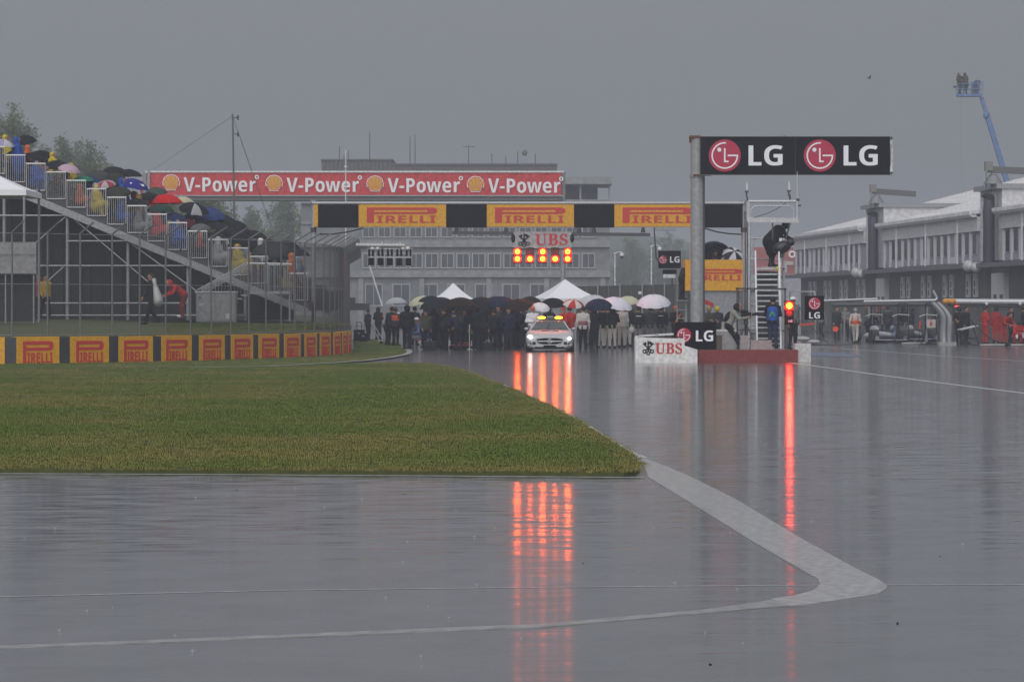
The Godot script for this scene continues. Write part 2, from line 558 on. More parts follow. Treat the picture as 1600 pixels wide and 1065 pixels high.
func clump(sd: int, blades: int, high: float) -> ArrayMesh:
	var rng := RandomNumberGenerator.new()
	rng.seed = sd
	var sh := Sh.new()
	for i in blades:
		var a := rng.randf() * TAU
		var p := Vector3(rng.randfn(0, 0.045), 0, rng.randfn(0, 0.045))
		var h := high * rng.randf_range(0.5, 1.0)
		var lean := Vector3(cos(a), 0, sin(a)) * h * rng.randf_range(0.1, 0.7)
		var side := Vector3(-sin(a), 0, cos(a)) * 0.0022
		var m := p + lean * 0.35 + Vector3.UP * h * 0.6
		var t := p + lean + Vector3.UP * h * (1.0 - lean.length() / h * 0.3)
		var up := (Vector3.UP + lean * 2.0).normalized()
		sh.trin(p - side, p + side, m + side, up, up, up)
		sh.trin(p - side, m + side, m - side, up, up, up)
		sh.trin(m - side, m + side, t, up, up, up)
	return sh.mesh()
func scatter(called: String, label: String, poly: Array, root_y: float, slope: float, dense: Callable, sd: int, edge: float, high: float) -> void:   # root_y, slope: height of the soil, and its rise per metre beyond z = -84
	var rng := RandomNumberGenerator.new()
	rng.seed = sd
	var patch := FastNoiseLite.new()
	patch.seed = sd
	patch.frequency = 0.16
	patch.fractal_octaves = 3
	var flat := PackedVector2Array()
	var lo := Vector2(1e9, 1e9)
	var hi := -lo
	for p in poly:
		var q := Vector2(p.x, p.z)
		flat.append(q)
		lo = lo.min(q); hi = hi.max(q)
	var xf := []
	var col := []
	var z := lo.y
	while z < hi.y:
		var per: float = dense.call(-z)
		var step := 0.5
		for k in int(step * (hi.x - lo.x) * per):
			var q := Vector2(rng.randf_range(lo.x, hi.x), z + rng.randf() * step)
			if absf(q.x / q.y) > 0.235 or not Geometry2D.is_point_in_polygon(q, flat): continue
			var near := 9.0
			if edge > 0.0:
				for i in range(1, 18):
					near = minf(near, q.distance_to(Geometry2D.get_closest_point_to_segment(q, flat[i], flat[i + 1])))
			var dry := clampf(patch.get_noise_2d(q.x, q.y) * 1.2 + 0.26 + rng.randfn(0, 0.16), 0.0, 1.0)
			if near < edge: dry = clampf(dry + (0.75 if rng.randf() < 0.6 else 0.1), 0.0, 1.0)
			var s := rng.randf_range(0.55, 1.1) * high * (1.0 if near < edge else 1.0)
			var b := Basis(Vector3.UP, rng.randf() * TAU).scaled(Vector3(1, s, 1))
			xf.append(Transform3D(b, Vector3(q.x, root_y + clampf((-q.y - 84.0) * slope, -0.02, 0.3), q.y)))
			var c := Color(0.165, 0.232, 0.022).lerp(Color(0.33, 0.28, 0.07), dry)
			var t := rng.randf_range(0.75, 1.2)
			col.append(Color(c.r * t, c.g * t, c.b * t))
		z += step
	var mm := MultiMesh.new()
	mm.transform_format = MultiMesh.TRANSFORM_3D
	mm.use_colors = true
	mm.mesh = clump(sd, 36, 0.04)
	mm.instance_count = xf.size()
	for i in xf.size():
		mm.set_instance_transform(i, xf[i])
		mm.set_instance_color(i, col[i])
	var o := MultiMeshInstance3D.new()
	o.name = called
	o.multimesh = mm
	o.material_override = M.blade
	o.set_meta("kind", "stuff")
	add_child(o)
	tag(o, label, "grass")
func grass() -> void:
	var m := mat("blade", 1, 1, 1, 0.55)
	m.vertex_color_use_as_albedo = true
	m.backlight_enabled = true
	m.backlight = Color(0.35, 0.35, 0.35)
	scatter("infield_grass", "mown wet grass of the infield tongue beside the track", infield, 0.035, 0.0, func(d): return 230.0 * pow(28.0 / d, 1.3), 7, 0.22, 1.0)
	scatter("verge_grass", "short wet grass on the strip in front of the yellow barrier", verge, 0.025, 0.0, func(_d): return 32.0, 8, 0.0, 0.9)
	var strip := []          # the bank rises away from the barrier
	for p in wall: strip.append(p + Vector3(-0.1, 0, -0.35))
	for i in range(wall.size() - 1, -1, -1): strip.append(wall[i] + Vector3(-5.5, 0, -9.0 - 0.02 * i))
	scatter("bank_grass", "rough grass on the bank behind the yellow barrier and wire fence", strip, 0.8, 0.02, func(_d): return 30.0, 9, 0.0, 1.5)

# ================================================================ printed marks
func tyre_logo(parent: Node3D, xf: Transform3D, w: float, h: float) -> void:    # a P whose bowl runs over the other letters
	var sh := Sh.new()
	for r in [[0, 0, 0.10, 1], [0.10, 0.84, 0.90, 1], [0.10, 0.57, 0.90, 0.71]]:
		sh.slab([Vector2(r[0] * w, r[1] * h), Vector2(r[2] * w, r[1] * h), Vector2(r[2] * w, r[3] * h), Vector2(r[0] * w, r[3] * h)], 0.012, xf)
	sh.slab([Vector2(0.86 * w, 0.71 * h), Vector2(0.90 * w, 0.57 * h), Vector2(0.97 * w, 0.60 * h), Vector2(w, 0.70 * h), Vector2(w, 0.87 * h), Vector2(0.97 * w, 0.97 * h), Vector2(0.90 * w, h), Vector2(0.86 * w, 0.84 * h)], 0.011, xf)
	part("logo", sh, M.tyre_red, parent)
	write("IRELLI", M.tyre_red, parent, xf * Transform3D(Basis.IDENTITY, Vector3(0.14 * w, 0, 0.004)), 0.84 * w, 0.47 * h)
func round_logo(parent: Node3D, xf: Transform3D, r: float) -> void:    # red disc with a winking face of two letters
	part("disc", Sh.new().arc(xf, 0.0, r, 0.0, TAU, 0.01, 40), M.lg_red, parent)
	var t := xf * Transform3D(Basis.IDENTITY, Vector3(0, 0, 0.008))
	var sh := Sh.new().arc(t, 0.74 * r, 0.83 * r, PI * 0.47, TAU, 0.01, 36)
	for b in [[0.18, -0.05, 0.83, 0.05], [-0.05, -0.42, 0.05, 0.46], [0.05, -0.42, 0.24, -0.32]]:
		sh.slab([Vector2(b[0], b[1]) * r, Vector2(b[2], b[1]) * r, Vector2(b[2], b[3]) * r, Vector2(b[0], b[3]) * r], 0.012, t)
	sh.arc(t * Transform3D(Basis.IDENTITY, Vector3(-0.34 * r, 0.36 * r, 0)), 0.0, 0.13 * r, 0.0, TAU, 0.012, 14)
	part("logo", sh, M.print_white, parent)
func key_logo(parent: Node3D, xf: Transform3D, s: float, m: Material) -> void:    # three crossed keys
	var sh := Sh.new()
	for a in [-0.85, 0.0, 0.85]:
		var t := xf * Transform3D(Basis(Vector3(0, 0, 1), a), Vector3.ZERO)
		sh.slab([Vector2(-0.05, -0.25) * s, Vector2(0.05, -0.25) * s, Vector2(0.05, 0.5) * s, Vector2(-0.05, 0.5) * s], 0.012, t)
		sh.arc(t * Transform3D(Basis.IDENTITY, Vector3(0, -0.36 * s, 0)), 0.07 * s, 0.15 * s, 0.0, TAU, 0.012, 16)
		var side := 1.0 if a >= 0.0 else -1.0
		sh.slab([Vector2(0.05, 0.28) * s, Vector2(0.19 * side + 0.0, 0.28) * s, Vector2(0.19 * side, 0.46) * s, Vector2(0.05, 0.46) * s] if side > 0 else [Vector2(-0.19, 0.28) * s, Vector2(-0.05, 0.28) * s, Vector2(-0.05, 0.46) * s, Vector2(-0.19, 0.46) * s], 0.011, t)
	part("emblem", sh, m, parent)
func scallop(r: float, k: float) -> Array:
	var p := []
	for i in 33:
		var a := lerpf(-0.32, PI + 0.32, i / 32.0)
		var bump := 1.0 + 0.03 * cos((a - PI / 2) * 13.0)
		p.append(Vector2(cos(a) * bump, sin(a) * 0.97 * bump) * r * k)
	p.append_array([Vector2(-0.56 * k, -0.62 * k) * r, Vector2(-0.52 * k, -0.86 * k) * r, Vector2(0.52 * k, -0.86 * k) * r, Vector2(0.56 * k, -0.62 * k) * r])
	return p
func shell_logo(parent: Node3D, xf: Transform3D, r: float) -> void:
	part("emblem_edge", Sh.new().slab(scallop(r, 1.0), 0.01, xf), M.print_white, parent)
	part("emblem_line", Sh.new().slab(scallop(r, 0.91), 0.01, xf * Transform3D(Basis.IDENTITY, Vector3(0, 0, 0.008))), M.tyre_red, parent)
	part("emblem", Sh.new().slab(scallop(r, 0.84), 0.01, xf * Transform3D(Basis.IDENTITY, Vector3(0, 0, 0.016))), M.shell_yellow, parent)
	var sh := Sh.new()
	for i in 7:
		var a := lerpf(0.28, PI - 0.28, i / 6.0)
		var t := xf * Transform3D(Basis(Vector3(0, 0, 1), a - PI / 2), Vector3(0, -0.62 * r, 0.024))
		var l := 1.28 * r if absf(i - 3.0) < 2.5 else 0.95 * r
		sh.slab([Vector2(-0.018 * r, 0.2 * r), Vector2(0.018 * r, 0.2 * r), Vector2(0.03 * r, l), Vector2(-0.03 * r, l)], 0.008, t)
	part("emblem_ray", sh, M.tyre_red, parent)

# ================================================================ far building, dark fence, camera poles
func far_building() -> void:
	var d := 260.0
	var b := thing("control_building", "long grey race control block with window rows far behind the grid", "building", Vector3((750.0 - 800) * d / F, 0, -d))
	var wallm := mat("far_wall", 0.20, 0.21, 0.22, 0.7, 0.0, 0.08)
	var slabm := mat("far_slab", 0.27, 0.28, 0.29, 0.7, 0.0, 0.1)
	var pane := mat("far_pane", 0.07, 0.075, 0.085, 0.15)
	var frame := mat("far_frame", 0.36, 0.37, 0.38, 0.6)
	var L := func(px, py): return W(px, py, d) - b.position
	var rect := func(x0, y0, x1, y1, z0, z1):
		var p: Vector3 = L.call(x0, y1)
		var q: Vector3 = L.call(x1, y0)
		return Sh.new().span(Vector3(p.x, p.y, z0), Vector3(q.x, q.y, z1))
	var w := part("wall", rect.call(470, 316, 953, 509.3, -16.0, 0.0), wallm, b)
	for s in [[470, 953, 376, 386, 0.5], [470, 953, 423, 433, 0.5], [470, 953, 312, 318, 0.6], [470, 953, 346, 350, 0.2]]:
		part("floor_band", rect.call(s[0], s[2], s[1], s[3], 0.02, s[4]), slabm, b)
	for x in [560, 655, 760, 850, 938]: part("pilaster", rect.call(x, 434, x + 8, 509, 0.02, 0.3), slabm, b)
	var rows := [[566, 950, 24.5, 21, 395, 419, 0.0], [566, 940, 24.5, 20, 354, 371, 0.0], [540, 876, 30.0, 26, 305.5, 311.5, 0.0], [570, 930, 43.0, 28, 443, 478, 0.0]]
	for r in rows:
		var x: float = r[0]
		while x + r[3] < r[1]:
			var f := part("window", rect.call(x, r[4], x + r[3], r[5], 0.03, 0.14), frame, b)
			part("pane", rect.call(x + 1.6, r[4] + 1.6, x + r[3] / 2.0 - 0.5, r[5] - 1.8, 0.145, 0.16), pane, f)
			part("pane", rect.call(x + r[3] / 2.0 + 0.5, r[4] + 1.6, x + r[3] - 1.6, r[5] - 1.8, 0.145, 0.16), pane, f)
			x += r[2]
	part("roof_storey", rect.call(535, 300, 882, 311, -12.0, -1.0), slabm, b)
	# slatted plant rooms on the roof
	var slat := mat("far_slat", 0.115, 0.115, 0.115, 0.8)
	for s in [[499, 611, 246, 302], [611, 871, 253, 302]]:
		part("plant_room", rect.call(s[0], s[2] + 2, s[1], s[3], -11.0, -2.5), mat("far_plant", 0.15, 0.14, 0.135, 0.8, 0.0, 0.2), b)
		part("parapet_cap", rect.call(s[0] - 1, s[2], s[1] + 1, s[2] + 2.5, -11.2, -2.3), slat, b)
		var x: float = s[0] + 3
		while x < s[1] - 2:
			part("slat", rect.call(x, s[2] + 4, x + 2.2, 300, -2.48, -2.3), slat, b)
			x += 6.5
	for a in [[574, 202, 252], [638, 208, 256], [646, 206, 256], [731, 222, 258], [809, 232, 258], [837, 236, 258], [526, 224, 250], [540, 232, 250], [533, 238, 250], [790, 240, 258], [862, 250, 262], [768, 236, 258]]:
		var m := part("aerial", Sh.new().tube(L.call(a[0], a[2]) - Vector3(0, 0, 4), L.call(a[0], a[1]) - Vector3(0, 0, 4), 0.06, 0.04, 5), slat, b)
		if a[0] == 731:
			part("crossbar", Sh.new().bar(L.call(722, 225) - Vector3(0, 0, 4), L.call(741, 225) - Vector3(0, 0, 4), 0.08, 0.08), slat, m)
	part("dish", Sh.new().ball(L.call(820, 235) - Vector3(0, 0, 4), Vector3(0.28, 0.3, 0.15), 10, 6), slat, b)
	# open roof terrace at the right end
	var t := part("terrace_roof", rect.call(879, 276, 957, 287, -9.0, -0.4), slabm, b)
	part("terrace_wall", rect.call(884, 287, 937, 313, -8.5, -6.0), mat("far_dark", 0.11, 0.115, 0.12, 0.7), b)
	for x in [881, 906, 951]: part("terrace_post", rect.call(x, 287, x + 3, 313, -1.4, -1.1), slabm, t)

	# dark green boarded fence to the right of the grid
	var fm := mat("fence_green", 0.035, 0.04, 0.04, 0.6, 0.0, 0.3)
	var f := thing("boarded_fence", "tall dark grey-green boarded fence behind the white umbrellas", "fence", Vector3(2.0, 0, -150))
	for i in 11:
		var x0 := 1.55 + i * 0.62
		var h := 2.95 + 0.012 * i
		part("board", Sh.new().span(Vector3(x0, 0, -0.05), Vector3(x0 + 0.6, h, 0.03 * (i % 2))), fm, f)
		if i % 2 == 0: part("post", Sh.new().tube(Vector3(x0, 0, 0.12), Vector3(x0, h + 0.12, 0.12), 0.045, 0.045, 6), M.steel, f)
	part("notice", Sh.new().span(Vector3(5.05, 2.5, 0.06), Vector3(5.28, 2.66, 0.09)), M.white, f)
	for c in [[961, 395, 972, 398, "white pole with globe camera above the boarded fence"], [1018, 384, 1031, 389, "white pole with globe camera beside the small black hanging board"]]:
		var p := thing("camera_pole", c[4], "camera pole", Vector3((c[0] - 800) * 158.0 / F, 0, -158), "camera poles behind the grid")
		var top: Vector3 = W(c[0], c[1], 158) - p.position
		part("pole", Sh.new().tube(Vector3.ZERO, top, 0.05, 0.04, 6), M.white, p)
		part("arm", Sh.new().path([top, top + Vector3(0.28, 0.06, 0), W(c[2], c[3] - 4, 158) - p.position], 0.03, 5), M.white, p)
		var g := part("globe", Sh.new().ball(W(c[2], c[3], 158) - p.position, Vector3(0.14, 0.14, 0.14), 10, 6), M.white, p)
		part("dome", Sh.new().ball(W(c[2], c[3] + 3, 158) - p.position, Vector3(0.1, 0.1, 0.1), 8, 5), M.black, g)
		for k in 3: part("joint", Sh.new().ball(Vector3(0, top.y - 0.05 - k * 0.8, 0.03), Vector3.ONE * 0.065, 6, 4), M.white, p)

# ================================================================ red banner bridge
func overhead_bridge() -> void:
	var d := 170.0
	var b := thing("banner_bridge", "red overhead bridge banner with yellow scallop shells above the track", "bridge banner", Vector3((555.0 - 800) * d / F, 0, -d))
	var L := func(px, py): return W(px, py, d) - b.position
	var s := F / d
	var p0: Vector3 = L.call(234, 304.5)
	var p1: Vector3 = L.call(877, 269.5)
	part("banner", Sh.new().span(Vector3(p0.x, p0.y, -0.25), Vector3(p1.x, p1.y, -0.12)).banner(p0, Vector3(p1.x, p1.y, 0.0), 0.07, 3), M.shell_red, b)
	for k in 12: part("seam", Sh.new().span(Vector3(lerpf(p0.x, p1.x, (k + 0.55) / 12.0), p0.y, 0.0), Vector3(lerpf(p0.x, p1.x, (k + 0.55) / 12.0) + 0.03, p1.y, 0.006)), mat("seam_red", 0.46, 0.04, 0.045, 0.6), b)
	part("top_rail", Sh.new().span(Vector3(p0.x - 0.3, p1.y, -0.2), Vector3(p1.x + 0.15, p1.y + 0.11, 0.06)), M.white, b)
	part("bottom_rail", Sh.new().span(Vector3(p0.x, p0.y - 0.09, -0.2), Vector3(p1.x + 0.15, p0.y, 0.04)), M.steel, b)
	part("deck", Sh.new().span(Vector3(p0.x, p0.y - 0.3, -2.6), Vector3(p1.x, p0.y - 0.05, -0.3)), M.steel, b)
	var back := Sh.new()
	back.quad(L.call(218, 305) + Vector3(-0.2, 0, -2.2), L.call(232, 305), L.call(232, 268), L.call(214, 288) + Vector3(-0.2, 0, -2.2))
	part("side_banner", back, M.shell_red, b)
	part("end_post", Sh.new().span(L.call(230, 306) + Vector3(0, 0, -0.1), L.call(234, 266) + Vector3(0, 0, 0.12)), M.steel, b)
	for x in [880.0, 225.0]:
		var p: Vector3 = L.call(x, 268)
		part("leg", Sh.new().tube(Vector3(p.x, 0, -0.6), Vector3(p.x, p.y, -0.6), 0.16, 0.16, 8), M.steel, b)
	var x0 := [267.0, 428.0, 586.0, 743.0]
	for i in 4:
		var c: Vector3 = L.call(x0[i], 285.5 + 0.9 * i)
		shell_logo(b, Transform3D(Basis.IDENTITY, c + Vector3(0, 0, 0.01)), 13.6 / s)
		var q: Vector3 = L.call(x0[i] + 19.5, 299.5 + 0.6 * i)
		write("V-Power", M.print_white, b, Transform3D(Basis.IDENTITY, q + Vector3(0, 0, 0.02)), 113.0 / s, 22.5 / s)
		part("degree_mark", Sh.new().arc(Transform3D(Basis.IDENTITY, L.call(x0[i] + 134.0, 276.5 + 0.9 * i) + Vector3(0, 0, 0.006)), 1.7 / s, 3.4 / s, 0, TAU, 0.012, 16), M.print_white, b)

	var m := thing("aerial_mast", "tall thin guyed aerial mast rising beside the grandstand", "mast", Vector3((369.0 - 800) * 140.0 / F, 0, -140))
	var top := W(363, 178, 140) - m.position
	part("mast_tube", Sh.new().tube(Vector3.ZERO, top, 0.075, 0.05, 6), mat("mast_brown", 0.12, 0.11, 0.10, 0.6), m)
	for y in [183.5, 209.5]:
		var a: Vector3 = W(364, y, 140) - m.position
		part("arm", Sh.new().bar(a, a + Vector3(0.25, 0, 0), 0.05, 0.05).tube(a + Vector3(0.25, -0.12, 0), a + Vector3(0.25, 0.12, 0), 0.05), M.dark_steel, m)
	for g in [[240, 264, 150.0], [428, 372, 138.0], [432, 376, 142.0]]:
		part("guy_wire", Sh.new().tube(top - Vector3(0, 0.1, 0), W(g[0], g[1], g[2]) - m.position, 0.009, 0.009, 4), M.dark_steel, m)
	var rod := thing("flag_rod", "thin rod with a white knob standing before the red banner", "rod", Vector3((540.0 - 800) * 160.0 / F, 0, -160))
	part("stem", Sh.new().tube(Vector3.ZERO, W(540, 234, 160) - rod.position, 0.045, 0.035, 5), M.white, rod)
	part("knob", Sh.new().ball(W(540, 261, 160) - rod.position, Vector3.ONE * 0.09, 8, 5), M.white, rod)

# ================================================================ start gantry, lights
func start_gantry() -> void:
	var d := 116.0
	var s := F / d
	var g := thing("start_gantry", "overhead start gantry of yellow tyre advertising and black panels", "gantry", Vector3((825.0 - 800) * d / F, 0, -d))
	var L := func(px, py): return W(px, py, d) - g.position
	for x in [489.0, 1163.0]:
		var t: Vector3 = L.call(x, 314)
		var p := part("post", Sh.new().tube(Vector3(t.x, 0, -0.25), Vector3(t.x, t.y, -0.25), 0.10, 0.10, 10), M.galv, g)
		part("collar", Sh.new().tube(Vector3(t.x, t.y - 0.08, -0.25), Vector3(t.x, t.y + 0.05, -0.25), 0.14, 0.14, 10), M.steel, p)
		part("collar", Sh.new().tube(Vector3(t.x, 5.0, -0.25), Vector3(t.x, 5.2, -0.25), 0.13, 0.13, 10), M.dark_steel, p)
	part("top_rail", Sh.new().tube(L.call(487, 317.0) + Vector3(0, 0, -0.1), L.call(1163, 317.0) + Vector3(0, 0, -0.1), 0.07, 0.07, 8), M.galv, g)
	part("truss", Sh.new().span(L.call(490, 354) + Vector3(0, 0, -0.42), L.call(1160, 320) + Vector3(0, 0, -0.06)), M.dark_steel, g)
	var cuts := [[490, 496.5, 1], [496.5, 560, 0], [560, 697, 2], [697, 760.5, 0], [760.5, 897, 2], [897, 960, 0], [960, 1097, 2], [1097, 1160, 0]]
	for c in cuts:
		var o := part("yellow_panel" if c[2] else "black_panel", Sh.new().span(L.call(c[0], 354.0 if c[2] else 355.5) + Vector3(0.004, 0, -0.05), L.call(c[1], 319.5) + Vector3(-0.004, 0, 0.0)), M.tyre_yellow if c[2] else M.board_black, g)
		if c[2] == 2:
			tyre_logo(o, Transform3D(Basis.IDENTITY, L.call(c[0] + 13.0, 348.0) + Vector3(0, 0, 0.003)), 110.0 / s, 24.0 / s)
	part("cable", Sh.new().path([L.call(494, 366), L.call(520, 365.5), L.call(545, 362), L.call(568, 356)], 0.03, 5), M.black, g)
	part("cable", Sh.new().path([L.call(1100, 356), L.call(1120, 362), L.call(1140, 365), L.call(1160, 366)], 0.03, 5), M.black, g)
	var bar := part("light_bar", Sh.new().bar(L.call(707, 363.5), L.call(1016, 366.5), 0.16, 0.14), M.dark_steel, g)
	for x in [713, 790, 905, 928, 1005]: part("hanger", Sh.new().tube(L.call(x, 355), L.call(x, 363), 0.06, 0.12, 6), M.dark_steel, bar)
	part("under_plate", Sh.new().span(L.call(1024, 360) + Vector3(0, 0, -0.4), L.call(1056, 356) + Vector3(0, 0, -0.02)), M.steel, g)

	var u := thing("sponsor_board", "pale hanging board with red bank lettering and black crossed keys above the start lights", "sign", W(848, 388, d - 0.3))
	part("board", Sh.new().span(Vector3(-45.5 / s, 0, -0.06), Vector3(45.0 / s, 26.0 / s, 0.0)), mat("board_grey", 0.40, 0.40, 0.42, 0.6, 0.0, 0.4), u)
	write("UBS", M.bank_red, u, Transform3D(Basis.IDENTITY, Vector3(-12.0 / s, 5.0 / s, 0.004)), 51.0 / s, 18.0 / s, "Droid Serif", 700)
	key_logo(u, Transform3D(Basis.IDENTITY, Vector3(-29.0 / s, 12.5 / s, 0.004)), 22.0 / s, M.black)
	for x in [-46.0, 46.0]: part("clamp", Sh.new().ball(Vector3(x / s, 16.0 / s, 0), Vector3(0.09, 0.2, 0.09), 8, 5), M.black, u)
	part("bracket", Sh.new().span(Vector3(-46.0 / s, -0.05, -0.1), Vector3(46.0 / s, -0.003, 0.0)), M.black, u)

	var core := glow("start_lamp_core", Color(1.0, 0.075, 0.004), 26.0)
	var halo := glow("lamp_bloom", Color(1.0, 0.012, 0.012), 1.15)  # red bloom around each lit lamp, put into an oversized glowing plate
	var off := mat("lens_off", 0.09, 0.008, 0.008, 0.25)
	var n := 0
	for x in [808.5, 828.0, 848.0, 867.5, 887.0]:
		var two := n % 2 == 0
		var o := thing("start_light", "start light box with both red lamps lit under the pale board" if two else "start light box with only its lower red lamp lit", "start light", W(x, 411.5, d - 0.35), "start lights under the gantry")
		part("housing", Sh.new().span(Vector3(-0.175, 0, -0.25), Vector3(0.175, 0.68, 0.0)), M.board_black, o)
		for k in 2:
			var c := Vector3(0, 0.20 + 0.31 * k, 0.0)
			var lit := k == 0 or two
			var hood := Sh.new()
			hood.arc(Transform3D(Basis.IDENTITY, c + Vector3(0, 0, 0.002)), 0.172, 0.180, 0.35, PI - 0.35, 0.14, 12)
			var lens := part("lens", Sh.new().slab([Vector2(-0.12, -0.15), Vector2(0.12, -0.15), Vector2(0.165, -0.10), Vector2(0.165, 0.10), Vector2(0.12, 0.15), Vector2(-0.12, 0.15), Vector2(-0.165, 0.10), Vector2(-0.165, -0.10)], 0.012, Transform3D(Basis.IDENTITY, c + Vector3(0, 0, 0.003))), halo if lit else off, o)  # when lit, its wide square carries the painted bloom
			part("hood", hood, M.board_black, lens)
			if lit:
				part("bulb", Sh.new().ball(c + Vector3(0, 0, 0.03), Vector3(0.112, 0.112, 0.05), 14, 6), core, lens)
				lamp(o, c + Vector3(0, 0, 0.10), Color(1.0, 0.10, 0.008), 0.9, 0.09)
		n += 1

	# the unlit repeater lights on a boom from the fence
	var r := thing("repeater_lights", "unlit rack of five black light boxes hung from a grey boom by the wire fence", "start light", W(562, 382, 103))
	var q := func(px, py): return W(px, py, 103.0) - r.position
	part("boom", Sh.new().tube(q.call(556, 383), q.call(632, 383.5), 0.09, 0.09, 8), M.galv, r)
	part("flange", Sh.new().tube(q.call(595, 383.2), q.call(598, 383.2), 0.14, 0.14, 8).tube(q.call(624, 383.4), q.call(627, 383.4), 0.14, 0.14, 8), M.galv, r)
	part("frame", Sh.new().bar(q.call(575, 388), q.call(643, 389), 0.04, 0.06).bar(q.call(575, 401), q.call(643, 402), 0.04, 0.06).bar(q.call(575, 386), q.call(575, 413), 0.04, 0.04).bar(q.call(643, 387), q.call(643, 414), 0.04, 0.04), M.galv, r)
	for k in 5:
		var x := 579.5 + k * 14.7
		part("upper_box", Sh.new().span(q.call(x - 4.5, 400) + Vector3(0, 0, -0.15), q.call(x - 1.5, 389) + Vector3(0, 0, 0.05)).span(q.call(x + 1.5, 400) + Vector3(0, 0, -0.15), q.call(x + 4.5, 389) + Vector3(0, 0, 0.05)), M.board_black, r)
		part("lower_box", Sh.new().span(q.call(x - 4.5, 414 + k * 0.2) + Vector3(0, 0, -0.15), q.call(x + 4.5, 403) + Vector3(0, 0, 0.05)), M.board_black, r)
	for x in [582.0, 590.0, 629.0, 637.0]: part("lamp_cap", Sh.new().ball(q.call(x, 388), Vector3(0.09, 0.08, 0.1), 8, 5), M.white, r)
	part("stay", Sh.new().tube(q.call(577, 414), q.call(597, 478), 0.035, 0.035, 5), M.white, r)

# ================================================================ black sign on the round column
func sign_column() -> void:
	var d := 100.0
	var s := F / d
	var c := thing("sign_column", "thick round grey steel column with a rusty cap carrying the black sign", "column", Vector3((1089.5 - 800) * d / F, 0, -d))
	var top := EYE + (HOR - 216.0) / s
	part("shaft", Sh.new().tube(Vector3.ZERO, Vector3(0, top, 0), 0.255, 0.245, 24), mat("column_grey", 0.33, 0.335, 0.35, 0.38, 0.0, 0.5), c)
	part("cap", Sh.new().span(Vector3(-0.29, top, -0.27), Vector3(0.12, top + 0.09, 0.27)).box(Vector3(-0.26, top - 0.08, 0), Vector3(0.06, 0.16, 0.2)), M.rust, c)
	part("bracket", Sh.new().span(Vector3(-0.16, EYE + (HOR - 275.0) / s, 0.1), Vector3(0.5, EYE + (HOR - 272.5) / s, 0.34)), M.rust, c)
	part("collar", Sh.new().tube(Vector3(0, EYE + (HOR - 277.0) / s, 0), Vector3(0, EYE + (HOR - 272.0) / s, 0), 0.285, 0.285, 24), M.steel, c)
	part("conduit", Sh.new().tube(Vector3(0.25, 0, 0.1), Vector3(0.25, EYE + (HOR - 277.0) / s, 0.1), 0.035, 0.035, 6), M.dark_steel, c)
	var b := thing("overhead_sign", "wide black sign with two red round logos and white letters on the column", "sign", W(1095, 273, d - 0.45))
	part("panel", Sh.new().span(Vector3(0, 0, -0.14), Vector3(295.0 / s, 59.5 / s, -0.05)).banner(Vector3.ZERO, Vector3(295.0 / s, 59.5 / s, 0.0), 0.035, 5), M.board_black, b)
	part("seam", Sh.new().span(Vector3(147.0 / s, 0, 0.0), Vector3(147.6 / s, 59.5 / s, 0.005)), M.dark_steel, b)
	part("frame_edge", Sh.new().span(Vector3(-0.01, 59.5 / s, -0.16), Vector3(297.0 / s, 60.3 / s, 0.02)).span(Vector3(-0.01, -0.6 / s, -0.16), Vector3(297.0 / s, 0, 0.02)), M.steel, b)
	part("end_frame", Sh.new().span(Vector3(295.2 / s, 0.01, -0.16), Vector3(298.0 / s, 59.4 / s, -0.02)).bar(Vector3(299.0 / s, 2.0 / s, -0.1), Vector3(299.0 / s, 55.0 / s, -0.1), 0.03, 0.03), M.white, b)
	part("lash", Sh.new().bar(Vector3(296.5 / s, 48.0 / s, 0.0), Vector3(295.0 / s, 14.0 / s, 0.03), 0.02, 0.02).box(Vector3(297.0 / s, 57.0 / s, 0.03), Vector3.ONE * 0.08).box(Vector3(297.0 / s, 3.0 / s, 0.03), Vector3.ONE * 0.08), M.dark_steel, b)
	part("bolt", Sh.new().tube(Vector3(131.0 / s, 60.3 / s, -0.05), Vector3(131.0 / s, 62.0 / s, -0.05), 0.025), M.dark_steel, b)
	for k in 2:
		var x := 148.0 * k
		round_logo(b, Transform3D(Basis.IDENTITY, Vector3((37.5 + x) / s, 30.0 / s, 0.004)), 25.0 / s)
		write("LG", M.print_white, b, Transform3D(Basis.IDENTITY, Vector3((74.5 + x) / s, 14.5 / s, 0.012)), 53.0 / s, 31.5 / s)

